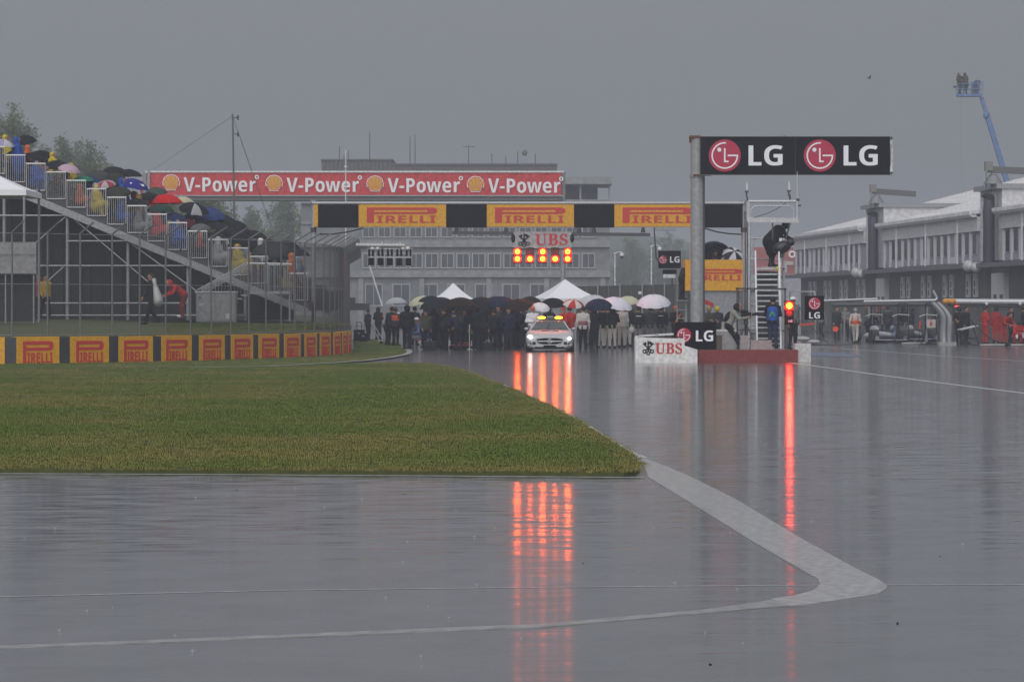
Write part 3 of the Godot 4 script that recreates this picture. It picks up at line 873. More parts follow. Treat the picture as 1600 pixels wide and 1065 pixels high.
# ================================================================ people: a body is one skin round tapered bones
func net(bones: Array, cell: float, k: float, out: Array) -> void:
	var lo := Vector3.ONE * 1e9
	var hi := -lo
	for b in bones:
		for e in 2:
			lo = lo.min(b[e] - Vector3.ONE * b[2 + e]); hi = hi.max(b[e] + Vector3.ONE * b[2 + e])
	lo -= Vector3.ONE * cell * 2.0
	var nx := int((hi.x - lo.x) / cell) + 4
	var ny := int((hi.y - lo.y) / cell) + 4
	var nz := int((hi.z - lo.z) / cell) + 4
	var f := PackedFloat32Array()
	f.resize(nx * ny * nz); f.fill(1.0)
	var best := f.duplicate()
	var reg := PackedByteArray()
	reg.resize(f.size())
	for b in bones:
		var a: Vector3 = b[0]
		var ab: Vector3 = b[1] - a
		var ra: float = b[2]
		var rb: float = b[3]
		var inv := 1.0 / maxf(ab.length_squared(), 1e-8)
		var r := Vector3.ONE * (maxf(ra, rb) + k + cell)
		var s: Vector3 = ((a.min(b[1]) - r - lo) / cell).floor().max(Vector3.ZERO)
		var e: Vector3 = ((a.max(b[1]) + r - lo) / cell).ceil().min(Vector3(nx - 1, ny - 1, nz - 1))
		for z in range(int(s.z), int(e.z) + 1):
			for y in range(int(s.y), int(e.y) + 1):
				var at := (z * ny + y) * nx
				for x in range(int(s.x), int(e.x) + 1):
					var p := lo + Vector3(x, y, z) * cell - a
					var t := clampf(p.dot(ab) * inv, 0.0, 1.0)
					var d := (p - ab * t).length() - lerpf(ra, rb, t)
					var i := at + x
					if d < best[i]:
						best[i] = d; reg[i] = b[4]
					var h := maxf(k - absf(f[i] - d), 0.0) / k
					f[i] = minf(f[i], d) - h * h * k * 0.25
	var pos := PackedVector3Array()
	var zone := PackedByteArray()
	var of := {}
	var corner := [0, 1, nx, nx + 1, nx * ny, nx * ny + 1, nx * ny + nx, nx * ny + nx + 1]
	var edges := [[0, 1], [2, 3], [4, 5], [6, 7], [0, 2], [1, 3], [4, 6], [5, 7], [0, 4], [1, 5], [2, 6], [3, 7]]
	for z in nz - 1:
		for y in ny - 1:
			for x in nx - 1:
				var i := (z * ny + y) * nx + x
				var inside := 0
				for c in corner: inside += int(f[i + c] < 0.0)
				if inside == 0 or inside == 8: continue
				var sum := Vector3.ZERO
				var n := 0
				for e in edges:
					var u := f[i + corner[e[0]]]
					var w := f[i + corner[e[1]]]
					if (u < 0.0) == (w < 0.0): continue
					var t := u / (u - w)
					var c0 := Vector3(e[0] & 1, (e[0] >> 1) & 1, e[0] >> 2)
					var c1 := Vector3(e[1] & 1, (e[1] >> 1) & 1, e[1] >> 2)
					sum += c0.lerp(c1, t); n += 1
				of[i] = pos.size()
				pos.append(lo + (Vector3(x, y, z) + sum / n) * cell)
				zone.append(reg[i])
	var quads := []
	var nor := PackedVector3Array()
	nor.resize(pos.size())
	var step := [1, nx, nx * ny]
	for i in of:
		for ax in 3:
			var u: float = f[i]
			var w: float = f[i + step[ax]]
			if (u < 0.0) == (w < 0.0): continue
			var s1: int = step[(ax + 1) % 3]
			var s2: int = step[(ax + 2) % 3]
			if not (of.has(i - s1) and of.has(i - s2) and of.has(i - s1 - s2)): continue
			var q: Array = [of[i - s1 - s2], of[i - s2], of[i], of[i - s1]]
			if u > 0.0: q.reverse()
			quads.append(q)
			var m := (pos[q[2]] - pos[q[0]]).cross(pos[q[3]] - pos[q[1]])
			for c in q: nor[c] += m
	for i in nor.size(): nor[i] = nor[i].normalized()
	for q in quads:
		out[zone[q[0]]].quadn(pos[q[0]], pos[q[1]], pos[q[2]], pos[q[3]], nor[q[0]], nor[q[1]], nor[q[2]], nor[q[3]])

const STAND := {"pel": Vector3(0, 0.95, 0), "wai": Vector3(0, 1.10, 0), "che": Vector3(0, 1.32, 0), "nck": Vector3(0, 1.49, 0), "hed": Vector3(0, 1.65, 0.02),
	"shL": Vector3(0.19, 1.42, 0), "elL": Vector3(0.25, 1.15, -0.03), "wrL": Vector3(0.25, 0.90, 0.06), "hiL": Vector3(0.09, 0.92, 0), "knL": Vector3(0.10, 0.50, 0.02), "anL": Vector3(0.11, 0.09, -0.02),
	"shR": Vector3(-0.19, 1.42, 0), "elR": Vector3(-0.25, 1.15, -0.03), "wrR": Vector3(-0.25, 0.90, 0.06), "hiR": Vector3(-0.09, 0.92, 0), "knR": Vector3(-0.10, 0.50, 0.02), "anR": Vector3(-0.11, 0.09, -0.02)}
const POSES := {
	"stand": {},
	"front": {"elL": Vector3(0.27, 1.17, -0.02), "wrL": Vector3(0.10, 1.10, 0.22), "elR": Vector3(-0.27, 1.17, -0.02), "wrR": Vector3(-0.08, 1.16, 0.23)},
	"hold": {"elR": Vector3(-0.27, 1.17, 0.06), "wrR": Vector3(-0.17, 1.30, 0.26)},
	"walk": {"knL": Vector3(0.10, 0.53, 0.13), "anL": Vector3(0.10, 0.09, 0.24), "knR": Vector3(-0.10, 0.49, -0.02), "anR": Vector3(-0.10, 0.15, -0.30), "elL": Vector3(0.25, 1.16, -0.12), "wrL": Vector3(0.26, 0.93, -0.10), "elR": Vector3(-0.25, 1.16, 0.03), "wrR": Vector3(-0.24, 0.96, 0.20)},
	"bend": {"pel": Vector3(0, 0.93, -0.08), "wai": Vector3(0, 1.05, 0.04), "che": Vector3(0, 1.19, 0.22), "nck": Vector3(0, 1.28, 0.38), "hed": Vector3(0, 1.38, 0.52), "shL": Vector3(0.19, 1.24, 0.30), "shR": Vector3(-0.19, 1.24, 0.30), "elL": Vector3(0.26, 1.00, 0.42), "elR": Vector3(-0.26, 1.00, 0.42), "wrL": Vector3(0.14, 0.92, 0.64), "wrR": Vector3(-0.14, 0.92, 0.64), "hiL": Vector3(0.09, 0.90, -0.08), "hiR": Vector3(-0.09, 0.90, -0.08)},
	"sit": {"pel": Vector3(0, 0.52, 0), "wai": Vector3(0, 0.66, -0.01), "che": Vector3(0, 0.88, 0.02), "nck": Vector3(0, 1.05, 0.04), "hed": Vector3(0, 1.20, 0.08), "shL": Vector3(0.19, 0.98, 0.03), "shR": Vector3(-0.19, 0.98, 0.03), "elL": Vector3(0.26, 0.74, 0.10), "elR": Vector3(-0.26, 0.74, 0.10), "wrL": Vector3(0.12, 0.66, 0.32), "wrR": Vector3(-0.12, 0.66, 0.32), "hiL": Vector3(0.09, 0.50, 0), "hiR": Vector3(-0.09, 0.50, 0), "knL": Vector3(0.12, 0.52, 0.43), "knR": Vector3(-0.12, 0.52, 0.43), "anL": Vector3(0.12, 0.09, 0.42), "anR": Vector3(-0.12, 0.09, 0.42)},
	"perch": {"pel": Vector3(0, 0.82, -0.05), "wai": Vector3(0, 0.95, 0.02), "che": Vector3(0, 1.15, 0.12), "nck": Vector3(0, 1.30, 0.20), "hed": Vector3(0, 1.43, 0.30), "shL": Vector3(0.19, 1.24, 0.16), "shR": Vector3(-0.19, 1.24, 0.16), "elL": Vector3(0.25, 1.04, 0.34), "elR": Vector3(-0.25, 1.04, 0.34), "wrL": Vector3(0.16, 1.08, 0.58), "wrR": Vector3(-0.16, 1.08, 0.58), "hiL": Vector3(0.09, 0.80, -0.05), "hiR": Vector3(-0.09, 0.80, -0.05), "knL": Vector3(0.11, 0.50, 0.24), "knR": Vector3(-0.11, 0.47, 0.18), "anL": Vector3(0.12, 0.09, 0.44), "anR": Vector3(-0.12, 0.09, 0.36)},
	"reach": {"wai": Vector3(0, 1.08, 0.03), "che": Vector3(0.02, 1.28, 0.11), "nck": Vector3(0.02, 1.42, 0.21), "hed": Vector3(0.0, 1.55, 0.30), "shL": Vector3(0.20, 1.36, 0.16), "shR": Vector3(-0.17, 1.36, 0.16), "elL": Vector3(0.45, 1.30, 0.26), "wrL": Vector3(0.68, 1.20, 0.32), "elR": Vector3(-0.30, 1.14, 0.30), "wrR": Vector3(-0.16, 1.06, 0.48)},
	"squat": {"pel": Vector3(0, 0.42, -0.12), "wai": Vector3(0, 0.55, -0.04), "che": Vector3(0, 0.74, 0.08), "nck": Vector3(0, 0.89, 0.17), "hed": Vector3(0, 1.03, 0.24), "shL": Vector3(0.19, 0.83, 0.12), "shR": Vector3(-0.19, 0.83, 0.12), "elL": Vector3(0.27, 0.60, 0.24), "elR": Vector3(-0.27, 0.60, 0.24), "wrL": Vector3(0.12, 0.56, 0.46), "wrR": Vector3(-0.12, 0.56, 0.46), "hiL": Vector3(0.09, 0.41, -0.12), "hiR": Vector3(-0.09, 0.41, -0.12), "knL": Vector3(0.16, 0.50, 0.26), "knR": Vector3(-0.16, 0.46, 0.24), "anL": Vector3(0.15, 0.09, 0.06), "anR": Vector3(-0.15, 0.09, 0.02)},
}
var bodies := {}
func joints(pose: String) -> Dictionary:
	var j := STAND.duplicate()
	j.merge(POSES[pose], true)
	return j
func body(pose: String, cape := false) -> ArrayMesh:    # surfaces: skin, jacket, trousers, shoes, eyes and mouth
	var key := pose + str(cape)
	if bodies.has(key): return bodies[key]
	var j := joints(pose)
	var sh := [Sh.new(), Sh.new(), Sh.new(), Sh.new(), Sh.new()]
	var w := Vector3(0.075, 0, 0)
	var bones := [[j.pel - w, j.pel + w, 0.125, 0.125, 1 if cape else 2], [j.pel - w * 0.9, j.wai - w * 0.8, 0.13, 0.12, 1], [j.pel + w * 0.9, j.wai + w * 0.8, 0.13, 0.12, 1], [j.wai - w * 0.8, j.che - w, 0.12, 0.128, 1], [j.wai + w * 0.8, j.che + w, 0.12, 0.128, 1],
		[j.che - w, j.shR.lerp(j.nck, 0.2), 0.12, 0.08, 1], [j.che + w, j.shL.lerp(j.nck, 0.2), 0.12, 0.08, 1], [j.shL, j.shR, 0.08, 0.08, 1], [j.che, j.nck, 0.12, 0.065, 1], [j.nck, j.hed, 0.055, 0.06, 0]]
	for s in ["L", "R"]:
		var side := 1.0 if s == "L" else -1.0
		var hand: Vector3 = (j["wr" + s] - j["el" + s]).normalized()
		bones += [[j["sh" + s], j["el" + s], 0.075, 0.056, 1], [j["el" + s], j["wr" + s], 0.055, 0.042, 1], [j["wr" + s], j["wr" + s] + hand * 0.10, 0.030, 0.034, 0],
			[j["hi" + s], j["kn" + s], 0.105, 0.070, 2], [j["kn" + s], j["an" + s], 0.070, 0.055, 2], [j["an" + s] + Vector3(0, -0.035, -0.03), j["an" + s] + Vector3(0.03 * side, -0.045, 0.17), 0.052, 0.042, 3]]
		var along: Vector3 = j["wr" + s] + hand * 0.10
		var across := hand.cross(Vector3(side, 0.2, 0.1)).normalized()
		var curl := hand.cross(across).normalized() * -side
		for k in 4:
			var p := along + across * (k - 1.5) * 0.019
			var q: Vector3 = p + hand * [0.034, 0.042, 0.04, 0.03][k] + curl * 0.012
			sh[0].tube(p - hand * 0.02, q, 0.0095, 0.009, 5).tube(q, q + hand * 0.018 + curl * 0.026, 0.009, 0.006, 5)
		var th: Vector3 = j["wr" + s] + hand * 0.045 - across * 0.03
		sh[0].tube(th, th + hand * 0.03 - across * 0.022, 0.012, 0.010, 5).tube(th + hand * 0.03 - across * 0.022, th + hand * 0.058 - across * 0.02 + curl * 0.012, 0.010, 0.007, 5)
	if cape:
		bones += [[j.nck, j.hed + Vector3(0, -0.03, -0.04), 0.10, 0.085, 1], [j.che, j.pel + Vector3(0, -0.1, 0.05), 0.20, 0.28, 1], [j.pel + Vector3(-0.1, -0.1, 0.05), j.knR + Vector3(0, 0.0, -0.02), 0.22, 0.16, 1], [j.pel + Vector3(0.1, -0.1, 0.05), j.knL + Vector3(0, 0.0, -0.02), 0.22, 0.16, 1]]
	net(bones, 0.03, 0.05, sh)
	var h: Vector3 = j.hed
	var head := [[h + Vector3(0, 0.035, -0.02), h + Vector3(0, 0.03, 0.015), 0.092, 0.086, 0], [h + Vector3(0, -0.02, 0.02), h + Vector3(0, -0.085, 0.045), 0.07, 0.042, 0], [h + Vector3(0, 0.025, 0.098), h + Vector3(0, -0.018, 0.118), 0.010, 0.014, 0],
		[h + Vector3(0.085, 0.02, 0), h + Vector3(0.088, -0.02, 0.0), 0.014, 0.011, 0], [h + Vector3(-0.085, 0.02, 0), h + Vector3(-0.088, -0.02, 0.0), 0.014, 0.011, 0], [h + Vector3(0, -0.04, -0.01), j.nck, 0.055, 0.058, 0]]
	net(head, 0.015, 0.025, sh)
	for x in [-0.034, 0.034]: sh[4].ball(h + Vector3(x, 0.018, 0.088), Vector3(0.015, 0.009, 0.012), 6, 4)
	sh[4].ball(h + Vector3(0, -0.055, 0.093), Vector3(0.026, 0.006, 0.010), 6, 4)
	var m := ArrayMesh.new()
	for s in sh: s.add_to(m)
	bodies[key] = m
	return m
func gear(kind: String, h: Vector3) -> Sh:
	var sh := Sh.new()
	match kind:
		"hair": sh.ball(h + Vector3(0, 0.045, -0.022), Vector3(0.102, 0.105, 0.112), 12, 7, -0.35, PI / 2, Basis(Vector3.RIGHT, -0.35))
		"cap": sh.ball(h + Vector3(0, 0.05, -0.01), Vector3(0.106, 0.095, 0.118), 12, 6, 0.0, PI / 2).box(h + Vector3(0, 0.058, 0.14), Vector3(0.15, 0.012, 0.10))
		"hood": sh.ball(h + Vector3(0, 0.005, -0.035), Vector3(0.122, 0.140, 0.125), 14, 8, -0.30, PI / 2, Basis(Vector3.RIGHT, -0.95)).tube(h + Vector3(0, -0.13, -0.05), h + Vector3(0, -0.02, -0.06), 0.105, 0.11, 12, false)
		"helmet": sh.ball(h + Vector3(0, 0.03, -0.005), Vector3(0.13, 0.145, 0.15), 14, 8)
	return sh
var cloths := {}
func cloth(c: Array, rough := 0.62) -> StandardMaterial3D:
	var key := "cloth %.3f %.3f %.3f %.2f" % [c[0], c[1], c[2], rough]
	var m := mat(key, c[0], c[1], c[2], rough)
	m.metallic_specular = 0.2
	return m
const BLACK := [0.012, 0.012, 0.015]
const COAL := [0.025, 0.026, 0.032]
const NAVY := [0.014, 0.018, 0.045]
const GREY := [0.16, 0.16, 0.165]
const PALE := [0.42, 0.41, 0.39]
const WHITE := [0.66, 0.66, 0.70]
const RED := [0.40, 0.025, 0.02]
const ORANGE := [0.62, 0.12, 0.03]
const BLUE := [0.02, 0.07, 0.32]
const YELLOW := [0.52, 0.40, 0.03]
const GREEN := [0.03, 0.09, 0.06]
const OLIVE := [0.05, 0.05, 0.035]
const SKIN := [0.36, 0.20, 0.14]
func person(label: String, at: Vector3, turn: float, pose: String, jacket: Array, trousers: Array, top := "hair", topc := [0.03, 0.02, 0.015], tall := 1.0, group := "", cape := false) -> Node3D:
	var o := thing("person", label, "person", at, group, turn)
	o.scale = Vector3.ONE * tall
	var b := part("body", body(pose, cape), null, o)
	var cs := [cloth(SKIN), cloth(jacket), cloth(jacket if cape else trousers), cloth([0.02, 0.02, 0.02]), cloth([0.03, 0.015, 0.012])]
	for i in 5: b.set_surface_override_material(i, cs[i])
	if top != "none": part({"hair": "hair", "cap": "cap", "hood": "hood", "helmet": "helmet"}[top], gear(top, joints(pose).hed), cloth(topc), o)
	return o
func vest(o: Node3D, c: Array, y0 := 1.0, y1 := 1.44) -> void:
	part("vest", Sh.new().lathe([Vector2(0.215, y0), Vector2(0.22, lerpf(y0, y1, 0.5)), Vector2(0.235, lerpf(y0, y1, 0.8)), Vector2(0.20, y1)], 14, Transform3D(Basis.from_scale(Vector3(1, 1, 0.70)), Vector3.ZERO)), cloth(c), o)
func pack(o: Node3D, c: Array) -> void:
	part("backpack", Sh.new().ball(Vector3(0, 1.24, -0.22), Vector3(0.16, 0.23, 0.11), 10, 7), cloth(c), o)

# ---------------------------------------------------------------- umbrellas
var canopies := {}
func gores(r: float, from: int, to: int, every := 1) -> ArrayMesh:
	var key := "%.2f %d %d %d" % [r, from, to, every]
	if canopies.has(key): return canopies[key]
	var sh := Sh.new()
	var at := func(g: float, t: float):
		var a := TAU * g / 8.0
		var bow := pow(absf(cos(PI * (g - floorf(g)))), 0.8)
		var rad := r * sin(t * 1.22) / sin(1.22) * lerpf(1.0 - 0.07 * t, 1.0, bow)
		return Vector3(cos(a) * rad, r * 0.52 * (cos(t * 1.22) - cos(1.22)) / (1.0 - cos(1.22)) + (1.0 - bow) * 0.02 * r, sin(a) * rad)
	for g in range(from, to, every):
		for i in 4:
			for k in 5:
				var p := [at.call(g + i / 4.0, k / 5.0), at.call(g + i / 4.0, (k + 1) / 5.0), at.call(g + (i + 1) / 4.0, (k + 1) / 5.0), at.call(g + (i + 1) / 4.0, k / 5.0)]
				sh.tri(p[0], p[2], p[1]); sh.tri(p[0], p[3], p[2])
	canopies[key] = sh.mesh()
	return canopies[key]
var umbrella_frame := {}
func umbrella(label: String, at: Vector3, r: float, colours: Array, tilt := Vector3.ZERO, group := "", grip := 0.85, turn := 0.2) -> Node3D:    # at: the middle of the rim
	var o := thing("umbrella", label, "umbrella", at, group)
	o.rotation = tilt
	o.rotate_object_local(Vector3.UP, turn)
	if colours.size() == 1:
		part("canopy", gores(r, 0, 8), cloth(colours[0], 0.75), o)
	else:
		for g in 8: part("canopy_panel", gores(r, g, g + 1), cloth(colours[g % colours.size()], 0.75), o)
	if not umbrella_frame.has(r):
		var ribs := Sh.new()
		for g in 8:
			var a := TAU * g / 8.0
			var e := Vector3(cos(a), 0, sin(a))
			ribs.tube(Vector3(0, 0.49 * r, 0), e * r * 0.5 + Vector3(0, 0.37 * r, 0), 0.006, 0.006, 4, false).tube(e * r * 0.5 + Vector3(0, 0.37 * r, 0), e * r * 0.98 - Vector3(0, 0.004, 0), 0.006, 0.004, 4, false)
		umbrella_frame[r] = ribs.mesh()
	part("ribs", umbrella_frame[r], M.steel, o)
	part("shaft", Sh.new().tube(Vector3(0, -grip + 0.52 * r, 0), Vector3(0, 0.52 * r + 0.06, 0), 0.010, 0.007, 5), M.dark_steel, o)
	part("handle", Sh.new().tube(Vector3(0, -grip + 0.52 * r - 0.12, 0), Vector3(0, -grip + 0.52 * r, 0), 0.018, 0.016, 6), M.black, o)
	return o

# ================================================================ the grid: people, umbrellas, tents
func feet(px: float, d: float) -> Vector3:
	return Vector3((px - 800.0) * d / F, 0, -d)
func tent(label: String, px: float, d: float, half: float, eave: float, peak: float, turn: float) -> void:
	var t := thing("canopy_tent", label, "tent", feet(px, d), "white pop-up tents on the grid", turn)
	var roof := Sh.new()
	var k := 8
	for s in 4:
		var b := Basis(Vector3.UP, PI / 2 * s)
		for i in k:
			var u0 := float(i) / k
			var u1 := float(i + 1) / k
			var h0 := lerpf(eave, peak, pow(u0, 1.35))
			var h1 := lerpf(eave, peak, pow(u1, 1.35))
			var w0 := half * (1.0 - u0) + 0.03
			var w1 := half * (1.0 - u1) + 0.03
			roof.quad(b * Vector3(-w0, h0, w0), b * Vector3(w0, h0, w0), b * Vector3(w1, h1, w1), b * Vector3(-w1, h1, w1))
	var m := mat("tent_white", 0.78, 0.78, 0.82, 0.55)
	part("roof", roof, m, t)
	for s in 4:
		var b := Basis(Vector3.UP, PI / 2 * s)
		var z := half + 0.03
		part("valance", Sh.new().box(b * Vector3(0, eave - 0.11, z), Vector3(2.0 * z, 0.22, 0.012), b), m, t)
		part("leg", Sh.new().tube(b * Vector3(half, 0, half), b * Vector3(half, eave, half), 0.025, 0.025, 6), M.galv, t)
func held(px: float, d: float, label: String, pj: Array, pt: Array, ulabel: String, uc: Array, r := 0.6, turn := PI, tilt := Vector3.ZERO, plabel := "", rim := 1.98) -> void:
	var at := feet(px, d)
	person(label, at, turn, "hold", pj, pt, "hood" if pj[0] < 0.013 else "hair", pj if pj[0] < 0.02 else [0.03, 0.02, 0.015], 1.0, "people crowded on the grid")
	var hand := Basis(Vector3.UP, turn) * Vector3(-0.17, 0, 0.30)
	var o := umbrella(ulabel, at + hand + Vector3(0, rim, 0), r, uc, tilt, "umbrellas over the grid crowd", rim - 1.26)
	if plabel == "bull":
		var s := Sh.new()
		for q in [[0.15, 0.5], [1.35, 0.45], [2.6, 0.5]]:
			var e := Vector3(cos(q[0]), 0, sin(q[0]))
			s.box(e * r * 0.72 + Vector3(0, 0.21 * r, 0), Vector3(0.17, 0.03, 0.13), Basis(Vector3.UP, -q[0]) * Basis(Vector3(0, 0, 1), -0.62))
		part("print", s, cloth(RED), o)
func grid_crowd() -> void:
	var rng := RandomNumberGenerator.new()
	rng.seed = 41
	tent("white peaked pop-up tent beyond the middle of the grid crowd", 708, 190, 1.45, 2.33, 3.50, 0.12)
	tent("white peaked pop-up tent behind the silver car", 883, 137, 1.47, 2.22, 3.18, 0.25)
	var crowd := "people crowded on the grid"
	# left edge of the grid, on the verge
	person("person in black jacket with a small pack standing on the verge beside the equipment case", feet(575, 141), 2.2, "stand", COAL, BLACK, "hair", [0.05, 0.02, 0.015], 0.93, crowd)
	var p := person("hooded person in dark rainwear with an orange patch standing on the verge", feet(591, 144), 2.6, "front", BLACK, BLACK, "hood", BLACK, 1.0, crowd)
	part("patch", Sh.new().ball(Vector3(-0.26, 1.22, 0.02), Vector3(0.06, 0.14, 0.09), 8, 6), cloth(ORANGE), p)
	p = person("person in white cap bending over a low trolley at the crowd's edge", feet(605, 124), 1.9, "bend", GREY, BLACK, "cap", WHITE, 1.0, crowd)
	p = person("person in black and white jacket with orange collar at the crowd's edge", feet(618, 121), 2.7, "hold", COAL, BLACK, "hair", [0.06, 0.03, 0.02], 0.97, crowd)
	vest(p, ORANGE, 1.2, 1.45)
	person("big person in long black rain suit with back turned at the crowd's edge", feet(636, 110.5), PI, "stand", BLACK, BLACK, "hood", BLACK, 1.04, crowd)
	person("person in white cap and blue shirt sitting on a stool at the crowd's edge", feet(653, 111), -1.1, "sit", [0.10, 0.14, 0.26], GREY, "cap", WHITE, 1.0, crowd)
	var st := thing("folding_stool", "small metal folding stool under the person in blue shirt", "stool", feet(653, 111))
	part("seat", Sh.new().box(Vector3(0, 0.41, 0), Vector3(0.36, 0.04, 0.34)), cloth(RED), st)
	for x in [-0.15, 0.15]:
		for z in [-0.14, 0.14]: part("leg", Sh.new().tube(Vector3(x, 0, z), Vector3(x, 0.40, z), 0.014, 0.014, 5), M.galv, st)
	var tr := thing("hand_trolley", "low flat hand trolley with angled bars on the verge edge", "trolley", feet(602, 128))
	part("deck", Sh.new().box(Vector3(0.1, 0.18, 0), Vector3(0.9, 0.05, 0.5)), M.galv, tr)
	part("bar", Sh.new().tube(Vector3(-0.3, 0.2, 0.1), Vector3(-0.7, 1.05, 0.1), 0.025).tube(Vector3(-0.1, 0.2, -0.1), Vector3(-0.62, 1.0, -0.1), 0.025), M.galv, tr)
	for x in [-0.2, 0.4]: part("wheel", Sh.new().tube(Vector3(x, 0.08, 0.2), Vector3(x, 0.08, 0.26), 0.08, 0.08, 12), M.black, tr)
	for c in [[561, 138, 0.55, 0.62], [568, 136, 0.38, 0.45]]:
		var k := thing("equipment_case", "black equipment case with a pull handle beside the barrier end" if c[0] == 561 else "smaller black equipment case beside the barrier end", "case", feet(c[0], c[1]))
		part("shell", Sh.new().box(Vector3(0, c[3] / 2, 0), Vector3(c[2], c[3], 0.4)), M.board_black, k)
		part("latch", Sh.new().box(Vector3(0, c[3] * 0.7, 0.205), Vector3(0.12, 0.06, 0.02)), M.galv, k)
		if c[0] == 561: part("handle", Sh.new().path([Vector3(-0.12, c[3], 0), Vector3(-0.12, 1.0, 0), Vector3(0.12, 1.0, 0), Vector3(0.12, c[3], 0)], 0.02, 5), M.black, k)
	# the packed middle, dark rainwear, between the verge and the car
	var spots := []
	for i in 30: spots.append([664.0 + i * 5.3 + rng.randf_range(-2, 2), [111.0, 116.0, 113.5, 121.0, 126.0][i % 5] + rng.randf_range(-1, 1)])
	for i in spots.size():
		var s: Array = spots[i]
		var top: String = ["hair", "hood", "cap", "hood", "hair"][rng.randi() % 5]
		var jk := rng.randi() % 5
		var jc: Array = [BLACK, COAL, NAVY, BLACK, OLIVE][jk]
		var pk := rng.randi() % 5
		var tk := rng.randi() % 3
		var ck := rng.randi() % 3
		var say := "person in %s jacket, %s trousers and %s, %s in the grid crowd" % [["black", "charcoal", "navy", "black", "olive"][jk], ["black", "navy", "charcoal"][tk], "a backpack" if i % 7 == 3 else ({"hood": "raised hood", "hair": "bare head", "cap": ["navy", "black", "red"][ck] + " cap"}[top]), ["standing", "arms bent", "stooping", "one arm raised", "stepping"][pk]]
		var o := person(say, feet(s[0], s[1]), PI + rng.randf_range(-1.0, 1.0) + (PI if i % 6 == 0 else 0.0), ["stand", "front", "bend", "hold", "walk"][pk], jc, [BLACK, NAVY, COAL][tk], top, jc if top == "hood" else ([0.03, 0.02, 0.015] if top == "hair" else [NAVY, BLACK, RED][ck]), rng.randf_range(0.90, 1.07), crowd)
		if i % 7 == 3: pack(o, COAL)
	held(612, 122, "person holding the pale grey umbrella at the crowd's edge", COAL, BLACK, "pale grey umbrella at the verge edge of the crowd", [[0.42, 0.44, 0.45]], 0.52, PI, Vector3(0, 0, 0.08), "", 1.93)
	held(648, 124, "person holding the cream umbrella", COAL, BLACK, "cream umbrella with an orange lining edge in the crowd", [[0.52, 0.50, 0.36]], 0.62, 2.6, Vector3(0.1, 0, 0.22), "", 1.95)
	held(668, 118, "person holding a navy umbrella with red print beside the cream one", NAVY, BLACK, "navy umbrella with red print beside the cream one", [[0.012, 0.014, 0.03]], 0.62, PI, Vector3(0, 0, -0.12), "bull", 1.93)
	for q in [[690, 128, 0.0], [716, 131, 0.06], [735, 119, -0.05], [757, 130, 0.1], [741, 137, 0.0], [702, 117, 0.05], [722, 114, -0.08], [680, 123, 0.12], [764, 119, 0.0], [792, 126, 0.05], [752, 113, -0.1], [676, 114, 0.1], [708, 112.5, 0.0], [738, 115.5, 0.1], [786, 118, -0.05], [798, 112.5, 0.1], [694, 135, 0.0], [770, 138, 0.0]]:
		var hk := rng.randi() % 3
		var uk := rng.randi() % 2
		held(q[0], q[1], "person in %s holding a %s umbrella in the dense grid crowd" % [["black", "navy", "charcoal"][hk], ["black", "brown-black"][uk]], [BLACK, NAVY, COAL][hk], BLACK, ["black", "brown-black"][uk] + " umbrella among those held close together over the grid crowd", [[[0.014, 0.016, 0.02], [0.022, 0.015, 0.012]][uk]], 0.70, PI + rng.randf_range(-0.6, 0.6), Vector3(rng.randf_range(-0.05, 0.35), 0, q[2] * 2.0 + rng.randf_range(-0.12, 0.12)), "", rng.randf_range(1.62, 1.88))
	held(778, 113, "person under the navy umbrella with red and white print nearest the car", NAVY, BLACK, "navy umbrella with red and white print held in front of the crowd", [NAVY], 0.72, PI, Vector3(0.25, 0, -0.1), "bull", 1.82)
	held(806, 116, "person under the blue-black umbrella beside the car", NAVY, BLACK, "blue-black umbrella beside the car's windscreen pillar", [[0.02, 0.024, 0.06]], 0.56, 2.9, Vector3(-0.05, 0, 0.08), "bull", 1.78)
	held(822, 122, "person in olive holding the brown-black umbrella behind the car", OLIVE, BLACK, "brown-black umbrella behind the car's near-side roof edge", [[0.022, 0.018, 0.014]], 0.56, PI, Vector3(0, 0, 0.03), "", 1.96)
	held(858, 119, "person under the black umbrella behind the orange light bar", BLACK, BLACK, "black domed umbrella right behind the car's light bar", [[0.012, 0.012, 0.012]], 0.62, PI, Vector3(0.2, 0, 0.0), "", 1.84)
	umbrella("small white umbrella tipped over behind the car roof", feet(845, 113) + Vector3(0, 1.72, 0), 0.40, [WHITE], Vector3(0.4, 0, -0.15), "umbrellas over the grid crowd")
	person("person in orange and white cap standing behind the car's roof", feet(832, 112), 0.4, "front", WHITE, GREY, "cap", ORANGE, 1.0, crowd)
	# right of the car
	held(890, 112, "person in red overalls under the red and white striped umbrella", RED, RED, "red and white striped umbrella behind the car", [[0.42, 0.035, 0.025], [0.55, 0.53, 0.53]], 0.46, PI, Vector3(0.3, 0, -0.12), "", 1.84)
	person("person in red overalls leaning behind the car door", feet(880, 111.5), 2.2, "front", RED, RED, "cap", RED, 0.98, crowd)
	held(929, 112, "person in black walking under the navy umbrella with a yellow panel", BLACK, BLACK, "navy umbrella with one yellow and red panel right of the car", [NAVY, NAVY, NAVY, NAVY, NAVY, NAVY, NAVY, NAVY], 0.60, PI, Vector3(0.3, 0, 0.05), "", 1.78)
	var mark: Node3D = get_child(get_child_count() - 1)
	part("print", Sh.new().box(Vector3(0.27, 0.10, 0.22), Vector3(0.24, 0.02, 0.2), Basis(Vector3.UP, 0.7) * Basis(Vector3(0, 0, 1), -0.75)), cloth([0.60, 0.42, 0.03]), mark)
	part("print", Sh.new().box(Vector3(0.19, 0.16, 0.15), Vector3(0.05, 0.022, 0.2), Basis(Vector3.UP, 0.7) * Basis(Vector3(0, 0, 1), -0.6)), cloth(RED), mark)
